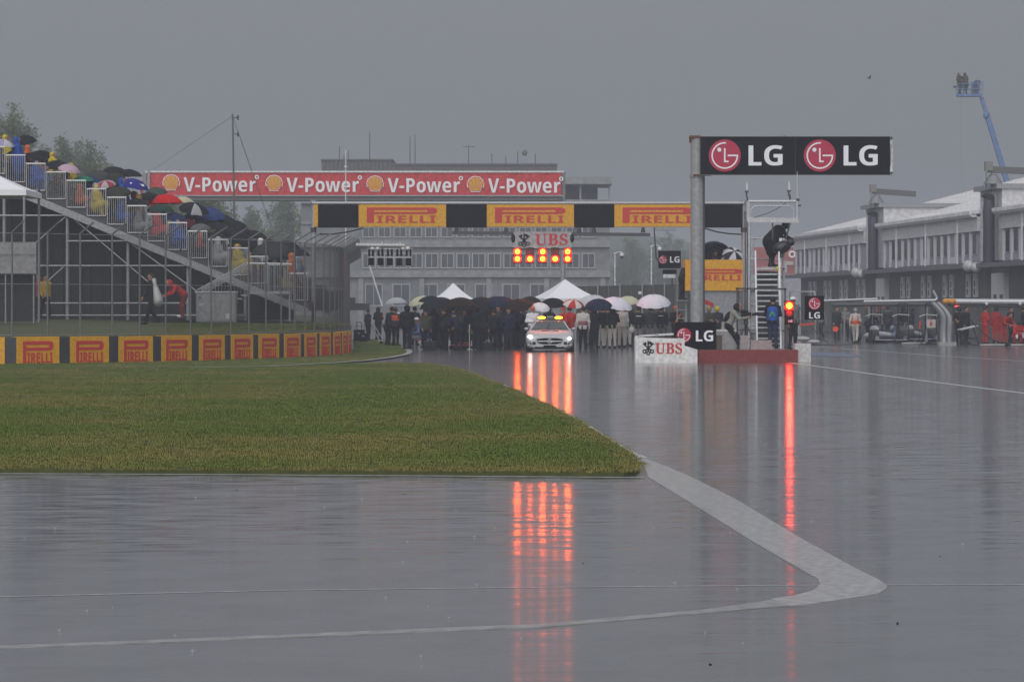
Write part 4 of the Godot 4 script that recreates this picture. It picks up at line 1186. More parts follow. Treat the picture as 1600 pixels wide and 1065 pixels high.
	p = person("person with a pale printed jacket back and black trousers right of the car", feet(911, 110), PI, "stand", PALE, BLACK, "hair", [0.03, 0.02, 0.015], 1.0, crowd)
	vest(p, [0.24, 0.10, 0.12], 1.02, 1.2)
	held(921, 121, "person in charcoal holding the large white umbrella", COAL, GREY, "large white umbrella with a rounded top behind the navy one", [[0.62, 0.62, 0.68]], 0.74, PI, Vector3(0.22, 0, 0.02), "", 1.92)
	held(957, 114, "person in black jacket and white trousers under the flat white umbrella", BLACK, PALE, "flat white umbrella over three people in white trousers", [[0.62, 0.62, 0.70]], 0.72, PI, Vector3(0.22, 0, -0.16), "", 1.80)
	held(976, 124, "person in charcoal holding the pale cream umbrella", COAL, BLACK, "pale cream umbrella behind the flat white one", [[0.55, 0.53, 0.38]], 0.56, PI, Vector3(0.2, 0, 0.0), "", 1.98)
	held(1016, 116, "person under the eight-sided white umbrella", COAL, GREY, "eight-sided white umbrella held high near the fence", [[0.64, 0.64, 0.72]], 0.76, PI, Vector3(0.28, 0, 0.03), "", 1.90)
	held(985, 130, "person in black holding the half hidden black umbrella", BLACK, BLACK, "black umbrella half hidden behind the white ones", [[0.02, 0.02, 0.02]], 0.55, PI, Vector3(0, 0, -0.1), "", 1.92)
	for q in [[939, 115, BLACK, PALE], [949, 117, COAL, PALE]]:
		person("person in dark team jacket and white trousers with back turned", feet(q[0], q[1]), PI + 0.1, "stand", q[2], q[3], "hair", [0.03, 0.02, 0.015], 1.0, crowd)
	person("person in cream jacket and white trousers with back turned", feet(972, 116), PI, "stand", PALE, PALE, "hair", [0.04, 0.03, 0.02], 1.02, crowd)
	person("person in black top and white trousers half behind the cream jacket", feet(981, 120), PI - 0.3, "front", BLACK, PALE, "hair", [0.03, 0.02, 0.015], 1.0, crowd)
	for q in [[997, 114, 0.3], [1033, 118, -0.2]]:
		p = person("person in black jacket with white shoulder stripes" + (" carrying a round bag" if q[0] < 1000 else " beside the orange cap"), feet(q[0], q[1]), PI + q[2], "front", BLACK, GREY, "hair", [0.03, 0.02, 0.015], 1.0, crowd)
		part("stripe", Sh.new().ring(Vector3(0, 1.40, 0), 0.205, 0.018, Vector3.RIGHT, Vector3(0, 0.1, 0.6), 16), cloth(WHITE), p)
		if q[0] < 1000: part("bag", Sh.new().ball(Vector3(0.28, 0.80, 0), Vector3(0.13, 0.15, 0.1), 10, 6), cloth(PALE), p)
	p = person("person in black jacket with orange cap and orange strap near the fence", feet(1056, 119), PI + 0.4, "front", BLACK, BLACK, "cap", ORANGE, 1.02, crowd)
	part("strap", Sh.new().bar(Vector3(-0.16, 1.45, -0.17), Vector3(0.14, 1.02, -0.17), 0.06, 0.03, Vector3.BACK), cloth(ORANGE), p)
	for i in 7:
		person("person in %s jacket standing far back under the white umbrellas" % ["black", "charcoal", "navy", "dark green"][i % 4], feet(926 + i * 18.0 + rng.randf_range(-3, 3), 127.0 + (i % 3) * 3.0), PI + rng.randf_range(-0.7, 0.7), ["stand", "front"][i % 2], [BLACK, COAL, NAVY, GREEN][i % 4], [BLACK, GREY][i % 2], "hair", [0.03, 0.02, 0.015], rng.randf_range(0.95, 1.03), crowd)
	# things on the ground of the grid
	for q in [[671, 110.2, 0.5, 0.34, "low black tool case on the wet track before the crowd"], [762, 110.5, 0.4, 0.3, "black battery box on the wet track before the crowd"]]:
		var tc := thing("tool_case", q[4], "case", feet(q[0], q[1]), "cases standing before the crowd", 0.3)
		part("shell", Sh.new().box(Vector3(0, q[3] / 2, 0), Vector3(q[2], q[3], 0.3)), cloth(COAL if "black" in q[4] else GREY, 0.45), tc)
		part("lid", Sh.new().box(Vector3(0, q[3] + 0.015, 0), Vector3(q[2] + 0.02, 0.03, 0.32)), M.dark_steel, tc)
		part("handle", Sh.new().path([Vector3(-0.08, q[3] + 0.03, 0), Vector3(-0.08, q[3] + 0.1, 0), Vector3(0.08, q[3] + 0.1, 0), Vector3(0.08, q[3] + 0.03, 0)], 0.012, 5), M.galv, tc)
	var f := thing("white_pole", "white upright pole with a short top arm standing before the crowd", "pole", feet(733.5, 111.5))
	part("pole", Sh.new().tube(Vector3(0, 0, 0), Vector3(0, 1.04, 0), 0.022, 0.022, 6), M.white, f)
	part("arm", Sh.new().tube(Vector3(0, 1.04, 0), Vector3(0.19, 1.04, 0), 0.02, 0.02, 6), M.white, f)
	part("foot", Sh.new().box(Vector3(0.09, 0.015, 0), Vector3(0.38, 0.03, 0.12)), M.white, f)
	var y := thing("board_marker", "small yellow board hung at knee height before the crowd", "board", feet(741, 110.8))
	part("board", Sh.new().box(Vector3(0, 0.74, 0), Vector3(0.23, 0.15, 0.02)), cloth(YELLOW), y)
	part("post", Sh.new().tube(Vector3(0, 0, -0.02), Vector3(0, 0.72, -0.02), 0.012, 0.012, 5), M.dark_steel, y)
	var b := thing("front_wing", "dark low race car nose with red and white wing between the legs", "race car", feet(720, 112))
	part("wing", Sh.new().box(Vector3(0, 0.18, 0), Vector3(0.9, 0.04, 0.3)).box(Vector3(0.1, 0.27, 0.02), Vector3(0.5, 0.05, 0.2)), cloth([0.30, 0.06, 0.07]), b)
	part("end_plate", Sh.new().box(Vector3(-0.45, 0.26, 0), Vector3(0.03, 0.22, 0.34)).box(Vector3(0.45, 0.26, 0), Vector3(0.03, 0.22, 0.34)), cloth(WHITE), b)
	part("nose", Sh.new().ball(Vector3(0, 0.4, -0.5), Vector3(0.17, 0.14, 0.9), 10, 6), cloth(NAVY), b)

# ================================================================ grandstand, seen from its end
const SD := 105.0
const SS := F / SD
func row_of(x: float) -> int:      # the step a point at x (metres) lies on
	return int(floor((800.0 + x * SS - 8.0) / 31.6))
func tread_y(i: int) -> float:
	return EYE + (HOR - (286.0 + 13.2 * i)) / SS
func rail_panel(w: float, h: float, bars: int) -> Sh:
	var sh := Sh.new()
	sh.tube(Vector3(0, 0.04, 0), Vector3(0, h, 0), 0.024, 0.024, 6).tube(Vector3(w, 0.04, 0), Vector3(w, h, 0), 0.024, 0.024, 6)
	sh.bar(Vector3(0, 0.05, 0), Vector3(w, 0.05, 0), 0.03, 0.04)
	for k in bars:
		var x := w * (k + 1.0) / (bars + 1.0)
		sh.tube(Vector3(x, 0.05, 0), Vector3(x, h, 0), 0.013, 0.013, 4, false)
	return sh
func grandstand() -> void:
	var g := thing("grandstand", "open steel grandstand of stepped rows with railings along its end", "grandstand", Vector3(-16, 1.25, -SD))
	var o := g.position
	var L := func(px, py, back := 0.0): return W(px, py, SD) - o + Vector3(0, 0, -back)
	var deck := mat("deck", 0.05, 0.05, 0.052, 0.6, 0.0, 0.4)
	var panel := rail_panel(0.72, 1.09, 8).mesh()
	for i in range(-3, 15):
		var x0: float = (8.0 + 31.6 * i - 800.0) / SS - o.x
		var y := tread_y(i) - o.y
		part("step", Sh.new().span(Vector3(x0, y - 0.36, -45), Vector3(x0 + 0.788, y, -0.04)), deck, g)
		var r := part("railing", panel, M.galv, g)
		r.position = Vector3(x0 + 0.035, y, 0.0)
		part("handrail", Sh.new().box(Vector3(0.36, 1.10, 0), Vector3(0.76, 0.05, 0.06)), mat("rail_white", 0.66, 0.67, 0.69, 0.35), r)
	part("stringer", Sh.new().bar(L.call(-60, 264), L.call(480, 487), 0.16, 0.27), M.steel, g)
	part("stringer", Sh.new().bar(L.call(-60, 264, 14.0), L.call(480, 487, 14.0), 0.16, 0.27), M.steel, g)
	for p in [[4, 290], [103, 329], [198, 369], [292, 407], [382, 445]]:
		for z in [0.25, 7.0, 14.0]:
			var t: Vector3 = L.call(p[0], p[1], z)
			part("post", Sh.new().tube(Vector3(t.x, 0.0, t.z), t, 0.065, 0.065, 8), M.steel, g)
	for h in [[-20, 103, 336], [103, 198, 376], [57, 292, 414.5], [57, 292, 473], [57, 380, 492]]:
		part("tie", Sh.new().bar(L.call(h[0], h[2], 0.1), L.call(h[1], h[2], 0.1), 0.04, 0.045), M.galv, g)
	for b in [[103, 336, 54, 379], [107, 336, 230, 440], [100, 414, 72, 440], [198, 376, 330, 472]]:
		part("brace", Sh.new().tube(L.call(b[0], b[1], 0.16), L.call(b[2], b[3], 0.16), 0.028, 0.028, 6), M.galv, g)
	# dark wind cloth hung under the rows
	var clothm := mat("wind_cloth", 0.022, 0.023, 0.026, 0.8, 0.0, 0.6)
	for i in range(-3, 14):
		var x0: float = (8.0 + 31.6 * i - 800.0) / SS - o.x
		var top := tread_y(i) - o.y - 0.37
		if top > 0.1: part("wind_cloth", Sh.new().span(Vector3(x0 - 0.01, 0.0, -2.45), Vector3(x0 + 0.795, top, -2.4 - 0.01 * (i % 2))).span(Vector3(x0 + 0.24, 0.0, -2.40), Vector3(x0 + 0.28, top, -2.34)).span(Vector3(x0 + 0.54, 0.0, -2.40), Vector3(x0 + 0.58, top, -2.34)), clothm, g)
	# entrance stair with sloping handrails and landing
	var s := thing("entrance_stair", "short steel stair with sloping handrails up to the grandstand's front landing", "stair", W(345, 500, 103))
	var q := func(px, py, back := 0.0): return W(px, py, 103.0) - s.position + Vector3(0, 0, -back)
	for z in [0.0, 1.2]:
		part("handrail", Sh.new().tube(q.call(308, 453, z), q.call(386, 410, z), 0.03).tube(q.call(308, 460, z), q.call(386, 417, z), 0.02), M.galv, s)
		part("landing_rail", Sh.new().tube(q.call(386, 411, z), q.call(452, 412, z), 0.03), mat("rail_white", 0.66, 0.67, 0.69, 0.35), s)
		for k in 13:
			var x := 388.0 + k * 5.1
			part("bar", Sh.new().tube(q.call(x, 411, z), q.call(x, 455, z), 0.008, 0.008, 4, false), M.steel, s)
		for k in 15:
			var x := 311.0 + k * 5.0
			part("bar", Sh.new().tube(q.call(x, 453.0 - (x - 308.0) * 0.55, z), q.call(x, 497.0 - (x - 308.0) * 0.55, z), 0.008, 0.008, 4, false), M.steel, s)
	for k in 8: part("tread", Sh.new().span(q.call(306 + k * 10, 500.0 - k * 5.4, 1.2), q.call(318 + k * 10, 498.0 - k * 5.4, 0.0)), M.steel, s)
	part("landing", Sh.new().span(q.call(386, 459, 1.2), q.call(454, 456, 0.0)), M.steel, s)
	for x in [388.0, 452.0]: part("leg", Sh.new().tube(q.call(x, 457, 0.1), q.call(x, 502, 0.1), 0.04), M.steel, s)
	# cabinet, boards and tent in front of the stand
	var c := thing("electric_cabinet", "grey double-door electric cabinet in front of the grandstand stair", "cabinet", W(337, 503, 97))
	part("box", Sh.new().span(Vector3(-0.72, 0, -0.5), Vector3(0.72, 1.06, 0)), mat("cabinet_grey", 0.20, 0.205, 0.21, 0.5, 0.0, 0.5), c)
	for k in 2: part("door", Sh.new().span(Vector3(-0.69 + 0.70 * k, 0.06, 0.004), Vector3(-0.02 + 0.70 * k, 1.02, 0.02)), mat("cabinet_door", 0.23, 0.235, 0.24, 0.45, 0.0, 0.5), c)
	part("roof", Sh.new().span(Vector3(-0.76, 1.06, -0.54), Vector3(0.76, 1.11, 0.05)), M.galv, c)
	part("label_plate", Sh.new().span(Vector3(0.35, 0.12, 0.022), Vector3(0.55, 0.32, 0.03)).span(Vector3(-0.6, 0.62, 0.022), Vector3(-0.44, 0.68, 0.03)), M.galv, c)
	write("R", M.dark_steel, c, Transform3D(Basis.IDENTITY, Vector3(-0.60, 0.82, 0.024)), 0.10, 0.11)
	var b := thing("notice_board", "plain pale grey board on posts before the dark hoarding", "board", W(10, 505, 92))
	part("panel", Sh.new().span(W(-40, 427, 92) - b.position, W(56, 378, 92) - b.position + Vector3(0, 0, -0.05)), mat("board_pale", 0.30, 0.30, 0.31, 0.6, 0.0, 0.4), b)
	part("rib", Sh.new().span(W(-40, 396.5, 91.9) - b.position, W(56, 395.5, 91.9) - b.position + Vector3(0, 0, -0.03)), M.steel, b)
	for x in [8.0, 52.0]: part("post", Sh.new().tube(W(x, 505, 92.1) - b.position, W(x, 378, 92.1) - b.position, 0.03), M.steel, b)
	var hd := thing("dark_hoarding", "black cloth hoarding under the pale grey board", "hoarding", W(8, 503, 92.6))
	part("cloth", Sh.new().span(W(-60, 502, 92.6) - hd.position, W(55, 428, 92.6) - hd.position + Vector3(0, 0, -0.04)), clothm, hd)
	part("rail", Sh.new().tube(W(-60, 428, 92.55) - hd.position, W(57, 428, 92.55) - hd.position, 0.03), M.steel, hd)
	var t := thing("tall_tent", "white tent roof on tall poles beside the grandstand", "tent", Vector3((-16.0 - 800) * 96.0 / F, 1.1, -96))
	var ev := EYE + (HOR - 299.0) * 96.0 / F - 1.1
	var roof := Sh.new()
	for k in 4:
		var r := Basis(Vector3.UP, PI / 2 * k)
		for i in 6:
			var u := i / 6.0
			var w := (i + 1) / 6.0
			roof.quad(r * Vector3(-1.56 * (1 - u), ev + 0.72 * pow(u, 1.1), 1.56 * (1 - u)), r * Vector3(1.56 * (1 - u), ev + 0.72 * pow(u, 1.1), 1.56 * (1 - u)), r * Vector3(1.56 * (1 - w), ev + 0.72 * pow(w, 1.1), 1.56 * (1 - w)), r * Vector3(-1.56 * (1 - w), ev + 0.72 * pow(w, 1.1), 1.56 * (1 - w)))
		part("valance", Sh.new().box(r * Vector3(0, ev - 0.1, 1.56), Vector3(3.12, 0.2, 0.012), r), mat("tent_white", 0.78, 0.78, 0.82, 0.55), t)
		part("pole", Sh.new().tube(r * Vector3(1.48, 0, 1.48), r * Vector3(1.48, ev, 1.48), 0.045), M.steel, t)
		part("top_bar", Sh.new().tube(r * Vector3(-1.5, ev - 0.16, 1.5), r * Vector3(1.5, ev - 0.16, 1.5), 0.025), M.galv, t)
	part("roof", roof, mat("tent_white", 0.78, 0.78, 0.82, 0.55), t)

func spectators() -> void:
	var rng := RandomNumberGenerator.new()
	rng.seed = 77
	var grp := "spectators in the grandstand"
	var ug := "umbrellas in the grandstand"
	# umbrellas: px, py of the rim's middle, distance, radius, colours, roll, label
	var dark := "dark umbrella among the many over the grandstand rows"
	var K := [[0.014, 0.015, 0.018]]
	var list := [
		[4, 228, 105.8, 0.5, [[0.30, 0.26, 0.42], [0.45, 0.45, 0.5]], -0.1, "lilac and white umbrella at the very top of the rows"], [62, 246, 109, 0.55, K, 0.1, ""], [76, 254, 110, 0.5, K, -0.1, ""], [98, 268, 108, 0.5, K, 0.1, ""], [140, 287, 107, 0.5, [[0.02, 0.03, 0.12]], -0.1, "deep blue umbrella among the dark ones over the grandstand rows"], [158, 281, 111, 0.55, K, 0.0, ""], [190, 292, 109, 0.5, K, 0.1, ""], [230, 312, 108, 0.55, K, 0.1, ""], [288, 352, 107, 0.5, [[0.09, 0.012, 0.02]], 0.05, "burgundy umbrella among the dark ones over the grandstand rows"], [318, 348, 111, 0.6, K, 0.0, ""], [372, 372, 107, 0.55, K, -0.1, ""], [410, 384, 110, 0.6, K, 0.1, ""], [440, 402, 107, 0.5, [[0.015, 0.06, 0.07]], 0.0, "dark teal umbrella among the dark ones over the grandstand rows"],
		[38, 222, 108, 0.50, K, 0.1, ""], [24, 243, 106.2, 0.42, [[0.05, 0.05, 0.04]], 0.0, "grey-brown umbrella above the topmost railing in view"], [52, 249, 107, 0.5, K, -0.25, ""], [88, 262, 106.5, 0.55, K, -0.05, ""],
		[107, 266, 106, 0.45, [[0.46, 0.32, 0.40]], -0.22, "pale pink umbrella tipped over the third railing"], [128, 285, 106.5, 0.50, [[0.02, 0.16, 0.10]], 0.12, "bright green umbrella over the striped poncho"],
		[150, 278, 108, 0.6, [[0.05, 0.052, 0.055]], 0.05, "mid grey umbrella among the dark ones over the grandstand rows"], [178, 273, 110, 0.62, K, -0.05, ""], [200, 276, 112, 0.6, K, 0.0, ""], [175, 281, 108, 0.55, [[0.03, 0.03, 0.025]], 0.1, ""],
		[165, 290, 106.3, 0.42, [[0.36, 0.34, 0.36], [0.30, 0.05, 0.07]], 0.1, "white and red panelled umbrella beside the blue hood"], [208, 292, 106.6, 0.62, [[0.022, 0.028, 0.20]], -0.22, "large royal blue umbrella with white print"],
		[184, 303, 105.8, 0.55, [[0.035, 0.036, 0.028]], 0.05, "olive black umbrella above the fifth railing"], [213, 321, 105.8, 0.52, K, 0.0, ""], [243, 303, 110, 0.5, [[0.05, 0.07, 0.06]], 0.1, ""],
		[258, 318, 108, 0.72, [[0.50, 0.012, 0.012]], 0.02, "big bright red umbrella over the middle rows"], [285, 317, 109, 0.5, [[0.46, 0.43, 0.30]], -0.05, "cream umbrella beside the big red one"],
		[250, 331, 106, 0.58, [[0.018, 0.045, 0.035]], 0.0, "dark green umbrella below the big red one"], [302, 329, 107.5, 0.62, [[0.015, 0.017, 0.024], [0.014, 0.016, 0.022], [0.3, 0.3, 0.32], [0.014, 0.016, 0.022]], -0.18, "black umbrella with white edge panels in the lower rows"],
		[325, 338, 109, 0.72, [[0.03, 0.05, 0.16]], -0.1, "bright navy umbrella among the dark ones over the grandstand rows"], [272, 343, 106, 0.52, [[0.018, 0.026, 0.075]], -0.1, "navy umbrella with a row of white marks"], [300, 344, 108, 0.5, [[0.016, 0.02, 0.055]], 0.0, ""], [345, 348, 110, 0.62, K, 0.05, ""], [365, 357, 109, 0.66, K, -0.2, ""], [338, 357, 106.8, 0.5, K, 0.0, ""],
		[312, 359, 106, 0.46, [[0.10, 0.105, 0.11]], 0.05, "grey umbrella under the black ones in the lower rows"], [333, 374, 106.2, 0.55, [[0.02, 0.022, 0.024]], 0.1, ""], [352, 367, 108, 0.6, K, 0.0, ""], [395, 372, 110, 0.62, K, -0.1, ""], [425, 394, 106, 0.78, [[0.035, 0.037, 0.04]], 0.0, "wide charcoal umbrella on the lowest rows"], [378, 385, 108, 0.6, K, 0.1, ""], [462, 400, 108, 0.6, K, 0.0, ""], [448, 388, 111, 0.6, K, -0.1, ""],
	]
	for u in list:
		var at := W(u[0], u[1], u[2])
		var o := umbrella(u[6] if u[6] else dark, at, u[3], u[4], Vector3(rng.randf_range(0.0, 0.35), 0, u[5]), ug, 0.62, rng.randf())
		if u[0] == 208: 
			part("print", Sh.new().box(Vector3(0.16, 0.18, 0.42), Vector3(0.22, 0.09, 0.015), Basis(Vector3.RIGHT, -0.7)), cloth(WHITE), o)
			part("print", Sh.new().box(Vector3(-0.25, 0.18, 0.38), Vector3(0.12, 0.07, 0.015), Basis(Vector3.RIGHT, -0.7)), cloth(WHITE), o)
		if u[0] == 272:
			var dash := Sh.new()
			for k in 7: dash.box(Vector3(-0.3 + k * 0.1, 0.055, 0.43 - 0.1 * absf(k - 3.0) / 3.0), Vector3(0.05, 0.03, 0.012))
			part("print", dash, cloth(WHITE), o)
		var row := row_of(at.x)
		var y := tread_y(row)
		if at.y - y > 0.75:
			var ck := rng.randi() % 6
			var hk := rng.randi() % 4
			person("person in %s coat and %s hood sitting under %s" % [["black", "charcoal", "navy", "grey", "olive", "slate blue"][ck], ["black", "charcoal", "navy", "grey"][hk], ("the " + u[6].split(" ")[0] + " umbrella in the rows") if u[6] else "a dark umbrella in the rows"], Vector3(at.x - 0.12, y, at.z), PI / 2 + rng.randf_range(-0.3, 0.3), "sit", [BLACK, COAL, NAVY, GREY, OLIVE, [0.10, 0.12, 0.16]][ck], [BLACK, COAL, NAVY][rng.randi() % 3], "hood", [BLACK, COAL, NAVY, GREY][hk], clampf((at.y - y) / 1.42, 0.72, 1.0), grp)
	# people in ponchos: px, py of the head, distance, colour, label
	for q in [
		[8, 213, 107, YELLOW, "person in yellow poncho at the very top of the rows in view", "cape"], [26, 217, 106, BLUE, "person in big blue poncho high in the grandstand", "cape"], [43, 229, 107.5, ORANGE, "person with orange hood beside the big blue poncho", "sit"],
		[57, 257, 105.7, BLUE, "person in blue poncho behind the second railing", "cape"], [82, 240, 107.5, YELLOW, "person in bright yellow poncho standing up against the sky", "cape"], [111, 257, 107.5, YELLOW, "person in yellow hood beside the pink umbrella", "cape"],
		[123, 289, 105.6, [0.42, 0.10, 0.05], "person in orange-red poncho under the green umbrella", "cape"], [190, 281, 106.2, BLUE, "person in blue hood beside the royal blue umbrella", "cape"], [187, 315, 105.6, BLUE, "person in blue poncho behind the fifth railing", "cape"],
		[207, 302, 107, RED, "person in red jacket below the royal blue umbrella", "sit"], [217, 306, 106.5, [0.50, 0.33, 0.05], "person in amber hood below the royal blue umbrella", "sit"], [237, 298, 110, RED, "person in red hood beside the bridge banner's edge", "cape"], [151, 303, 105.7, GREY, "person in clear grey poncho behind the fourth railing", "cape"],
		[215, 330, 105.6, [0.22, 0.22, 0.23], "person in pale rain cape behind the sixth railing", "cape"], [246, 343, 105.6, COAL, "person in charcoal cape behind the seventh railing", "cape"], [276, 350, 105.6, [0.12, 0.09, 0.05], "person in brown coat behind the eighth railing", "cape"], [311, 366, 105.6, [0.40, 0.05, 0.03], "person in red-orange top behind the ninth railing", "sit"],
		[343, 386, 105.8, [0.26, 0.21, 0.06], "person in mustard coat behind the tenth railing", "cape"], [372, 399, 105.8, [0.24, 0.12, 0.12], "person in dusty pink coat behind the eleventh railing", "cape"], [456, 396, 105.6, [0.45, 0.14, 0.04], "person in orange top on the lowest step", "sit"], [445, 425, 105.4, [0.30, 0.26, 0.04], "person in yellow-green poncho by the stand's foot", "cape"], [469, 405, 105.6, [0.12, 0.16, 0.22], "person in blue-grey coat on the lowest step", "sit"], [408, 371, 109, WHITE, "person in white hood among the dark umbrellas", "sit"],
		[20, 232, 109, BLUE, "person in blue poncho behind the lilac and white umbrella", "cape"], [49, 241, 109.5, YELLOW, "person in yellow poncho between two dark umbrellas high in the rows", "cape"], [68, 240, 111, RED, "person in red hood below the bright yellow poncho", "cape"], [134, 283, 108, [0.03, 0.16, 0.16], "person in teal poncho beside the green umbrella", "cape"], [147, 289, 106.5, [0.34, 0.34, 0.38], "person in pale clear poncho beside the white and red umbrella", "cape"], [160, 300, 107, [0.42, 0.16, 0.28], "person in pink poncho above the fourth railing", "cape"], [198, 318, 107, [0.10, 0.22, 0.34], "person in light blue poncho above the fifth railing", "cape"], [228, 322, 107.5, [0.40, 0.40, 0.42], "person in pale poncho left of the dark green umbrella", "cape"], [263, 345, 107.5, [0.34, 0.26, 0.05], "person in ochre poncho above the seventh railing", "cape"], [297, 356, 107.5, BLUE, "person in blue poncho above the eighth railing", "cape"], [330, 371, 107.5, [0.36, 0.36, 0.38], "person in pale poncho above the ninth railing", "cape"], [357, 384, 107.5, RED, "person in red poncho above the tenth railing", "cape"], [388, 396, 107.5, YELLOW, "person in yellow poncho above the eleventh railing", "cape"], [432, 410, 107.5, [0.10, 0.18, 0.30], "person in blue poncho above the twelfth railing", "cape"],
		[70, 262, 106, [0.03, 0.06, 0.2], "person in dark blue coat between the second and third railing", "sit"], [95, 283, 106, COAL, "person in black coat behind the third railing", "sit"], [168, 312, 106, [0.1, 0.1, 0.12], "person in grey coat between the fourth and fifth railing", "sit"], [290, 362, 106.3, NAVY, "person in navy coat between the eighth and ninth railing", "sit"], [396, 410, 106, COAL, "person in black coat behind the twelfth railing", "sit"], [425, 415, 106.4, GREY, "person in grey coat under the wide charcoal umbrella", "sit"]]:
		var at := W(q[0], q[1], q[2])
		var y := tread_y(row_of(at.x))
		person(q[4], Vector3(at.x, y, at.z), PI / 2 + rng.randf_range(-0.5, 0.5), "sit" if at.y - y < 1.4 else "stand", q[3], BLACK, "hood", q[3], clampf((at.y - y) / (1.24 if at.y - y < 1.4 else 1.70), 0.62, 1.08), grp, q[5] == "cape")
	# leaning at the end railings, one or two to a row
	for i in [1, 4, 5, 7, 8, 10, 11]:
		var k: int = (i * 5 + 2) % 7
		var c: Array = [BLUE, YELLOW, [0.40, 0.03, 0.03], [0.36, 0.37, 0.40], [0.04, 0.18, 0.20], [0.10, 0.20, 0.40], [0.42, 0.12, 0.03]][k]
		var x: float = (20.0 + 31.6 * i - 800.0) / SS
		person("person in %s poncho close behind the %s railing down the stand's end" % [["blue", "yellow", "red", "pale grey", "teal", "sky blue", "orange"][k], ["first", "second", "third", "fourth", "fifth", "sixth", "seventh", "eighth", "ninth", "tenth", "eleventh", "twelfth", "thirteenth"][i]], Vector3(x, tread_y(i), -SD - 0.5 - 0.07 * k), PI / 2 + 0.3 * (k - 3), "sit", c, BLACK, "hood", c, 0.93 + 0.03 * (k % 3), grp, true)
	# on the bank between fence and stand
	var p := person("person in black walking past with a white plastic sheet behind the fence", W(236, 507, 95), -PI / 2 + 0.5, "walk", BLACK, BLACK, "hair", [0.03, 0.03, 0.03], 1.02, "people behind the wire fence")
	var sack := thing("plastic_sheet", "white plastic sheet hanging from the hand of the person in black", "plastic sheet", W(249, 480, 94.7), "")
	part("fold", Sh.new().lathe([Vector2(0.02, 0.0), Vector2(0.17, 0.10), Vector2(0.20, 0.3), Vector2(0.13, 0.62), Vector2(0.07, 0.85), Vector2(0.10, 1.0), Vector2(0.03, 1.06)], 7, Transform3D(Basis(Vector3(0, 0, 1), 0.24).scaled(Vector3(0.85, 1, 0.45)), Vector3.ZERO)), cloth([0.50, 0.50, 0.50], 0.4), sack)
	person("person in red rain jacket leaning forward behind the fence", W(284, 500, 98), -1.2, "bend", [0.40, 0.03, 0.03], [0.16, 0.03, 0.03], "hood", [0.40, 0.03, 0.03], 0.98, "people behind the wire fence")
	person("person in yellow rain jacket beside the dark hoarding", W(70, 498, 100), 0.6, "walk", [0.45, 0.28, 0.02], BLACK, "hair", [0.03, 0.03, 0.03], 0.92, "people behind the wire fence")
	person("person in red jacket beside the dark hoarding", W(59, 498, 101), 0.2, "stand", [0.30, 0.04, 0.05], BLACK, "cap", GREY, 0.92, "people behind the wire fence")
	var cup := thing("paper_cup", "white paper cup lying on the bank behind the fence", "cup", W(279, 496, 97))
	part("cup", Sh.new().tube(Vector3(-0.06, 0.05, 0), Vector3(0.07, 0.05, 0), 0.04, 0.055, 10), M.white, cup)
	var wh := thing("small_wheel", "small hand wheel on the ground by the cabinet", "wheel", W(377, 500, 97))
	part("rim", Sh.new().ring(Vector3(0, 0.13, 0), 0.12, 0.018, Vector3.RIGHT, Vector3.UP, 16), M.dark_steel, wh)
	part("spoke", Sh.new().bar(Vector3(-0.12, 0.13, 0), Vector3(0.12, 0.13, 0), 0.02, 0.02).bar(Vector3(0, 0.01, 0), Vector3(0, 0.25, 0), 0.02, 0.02), M.dark_steel, wh)

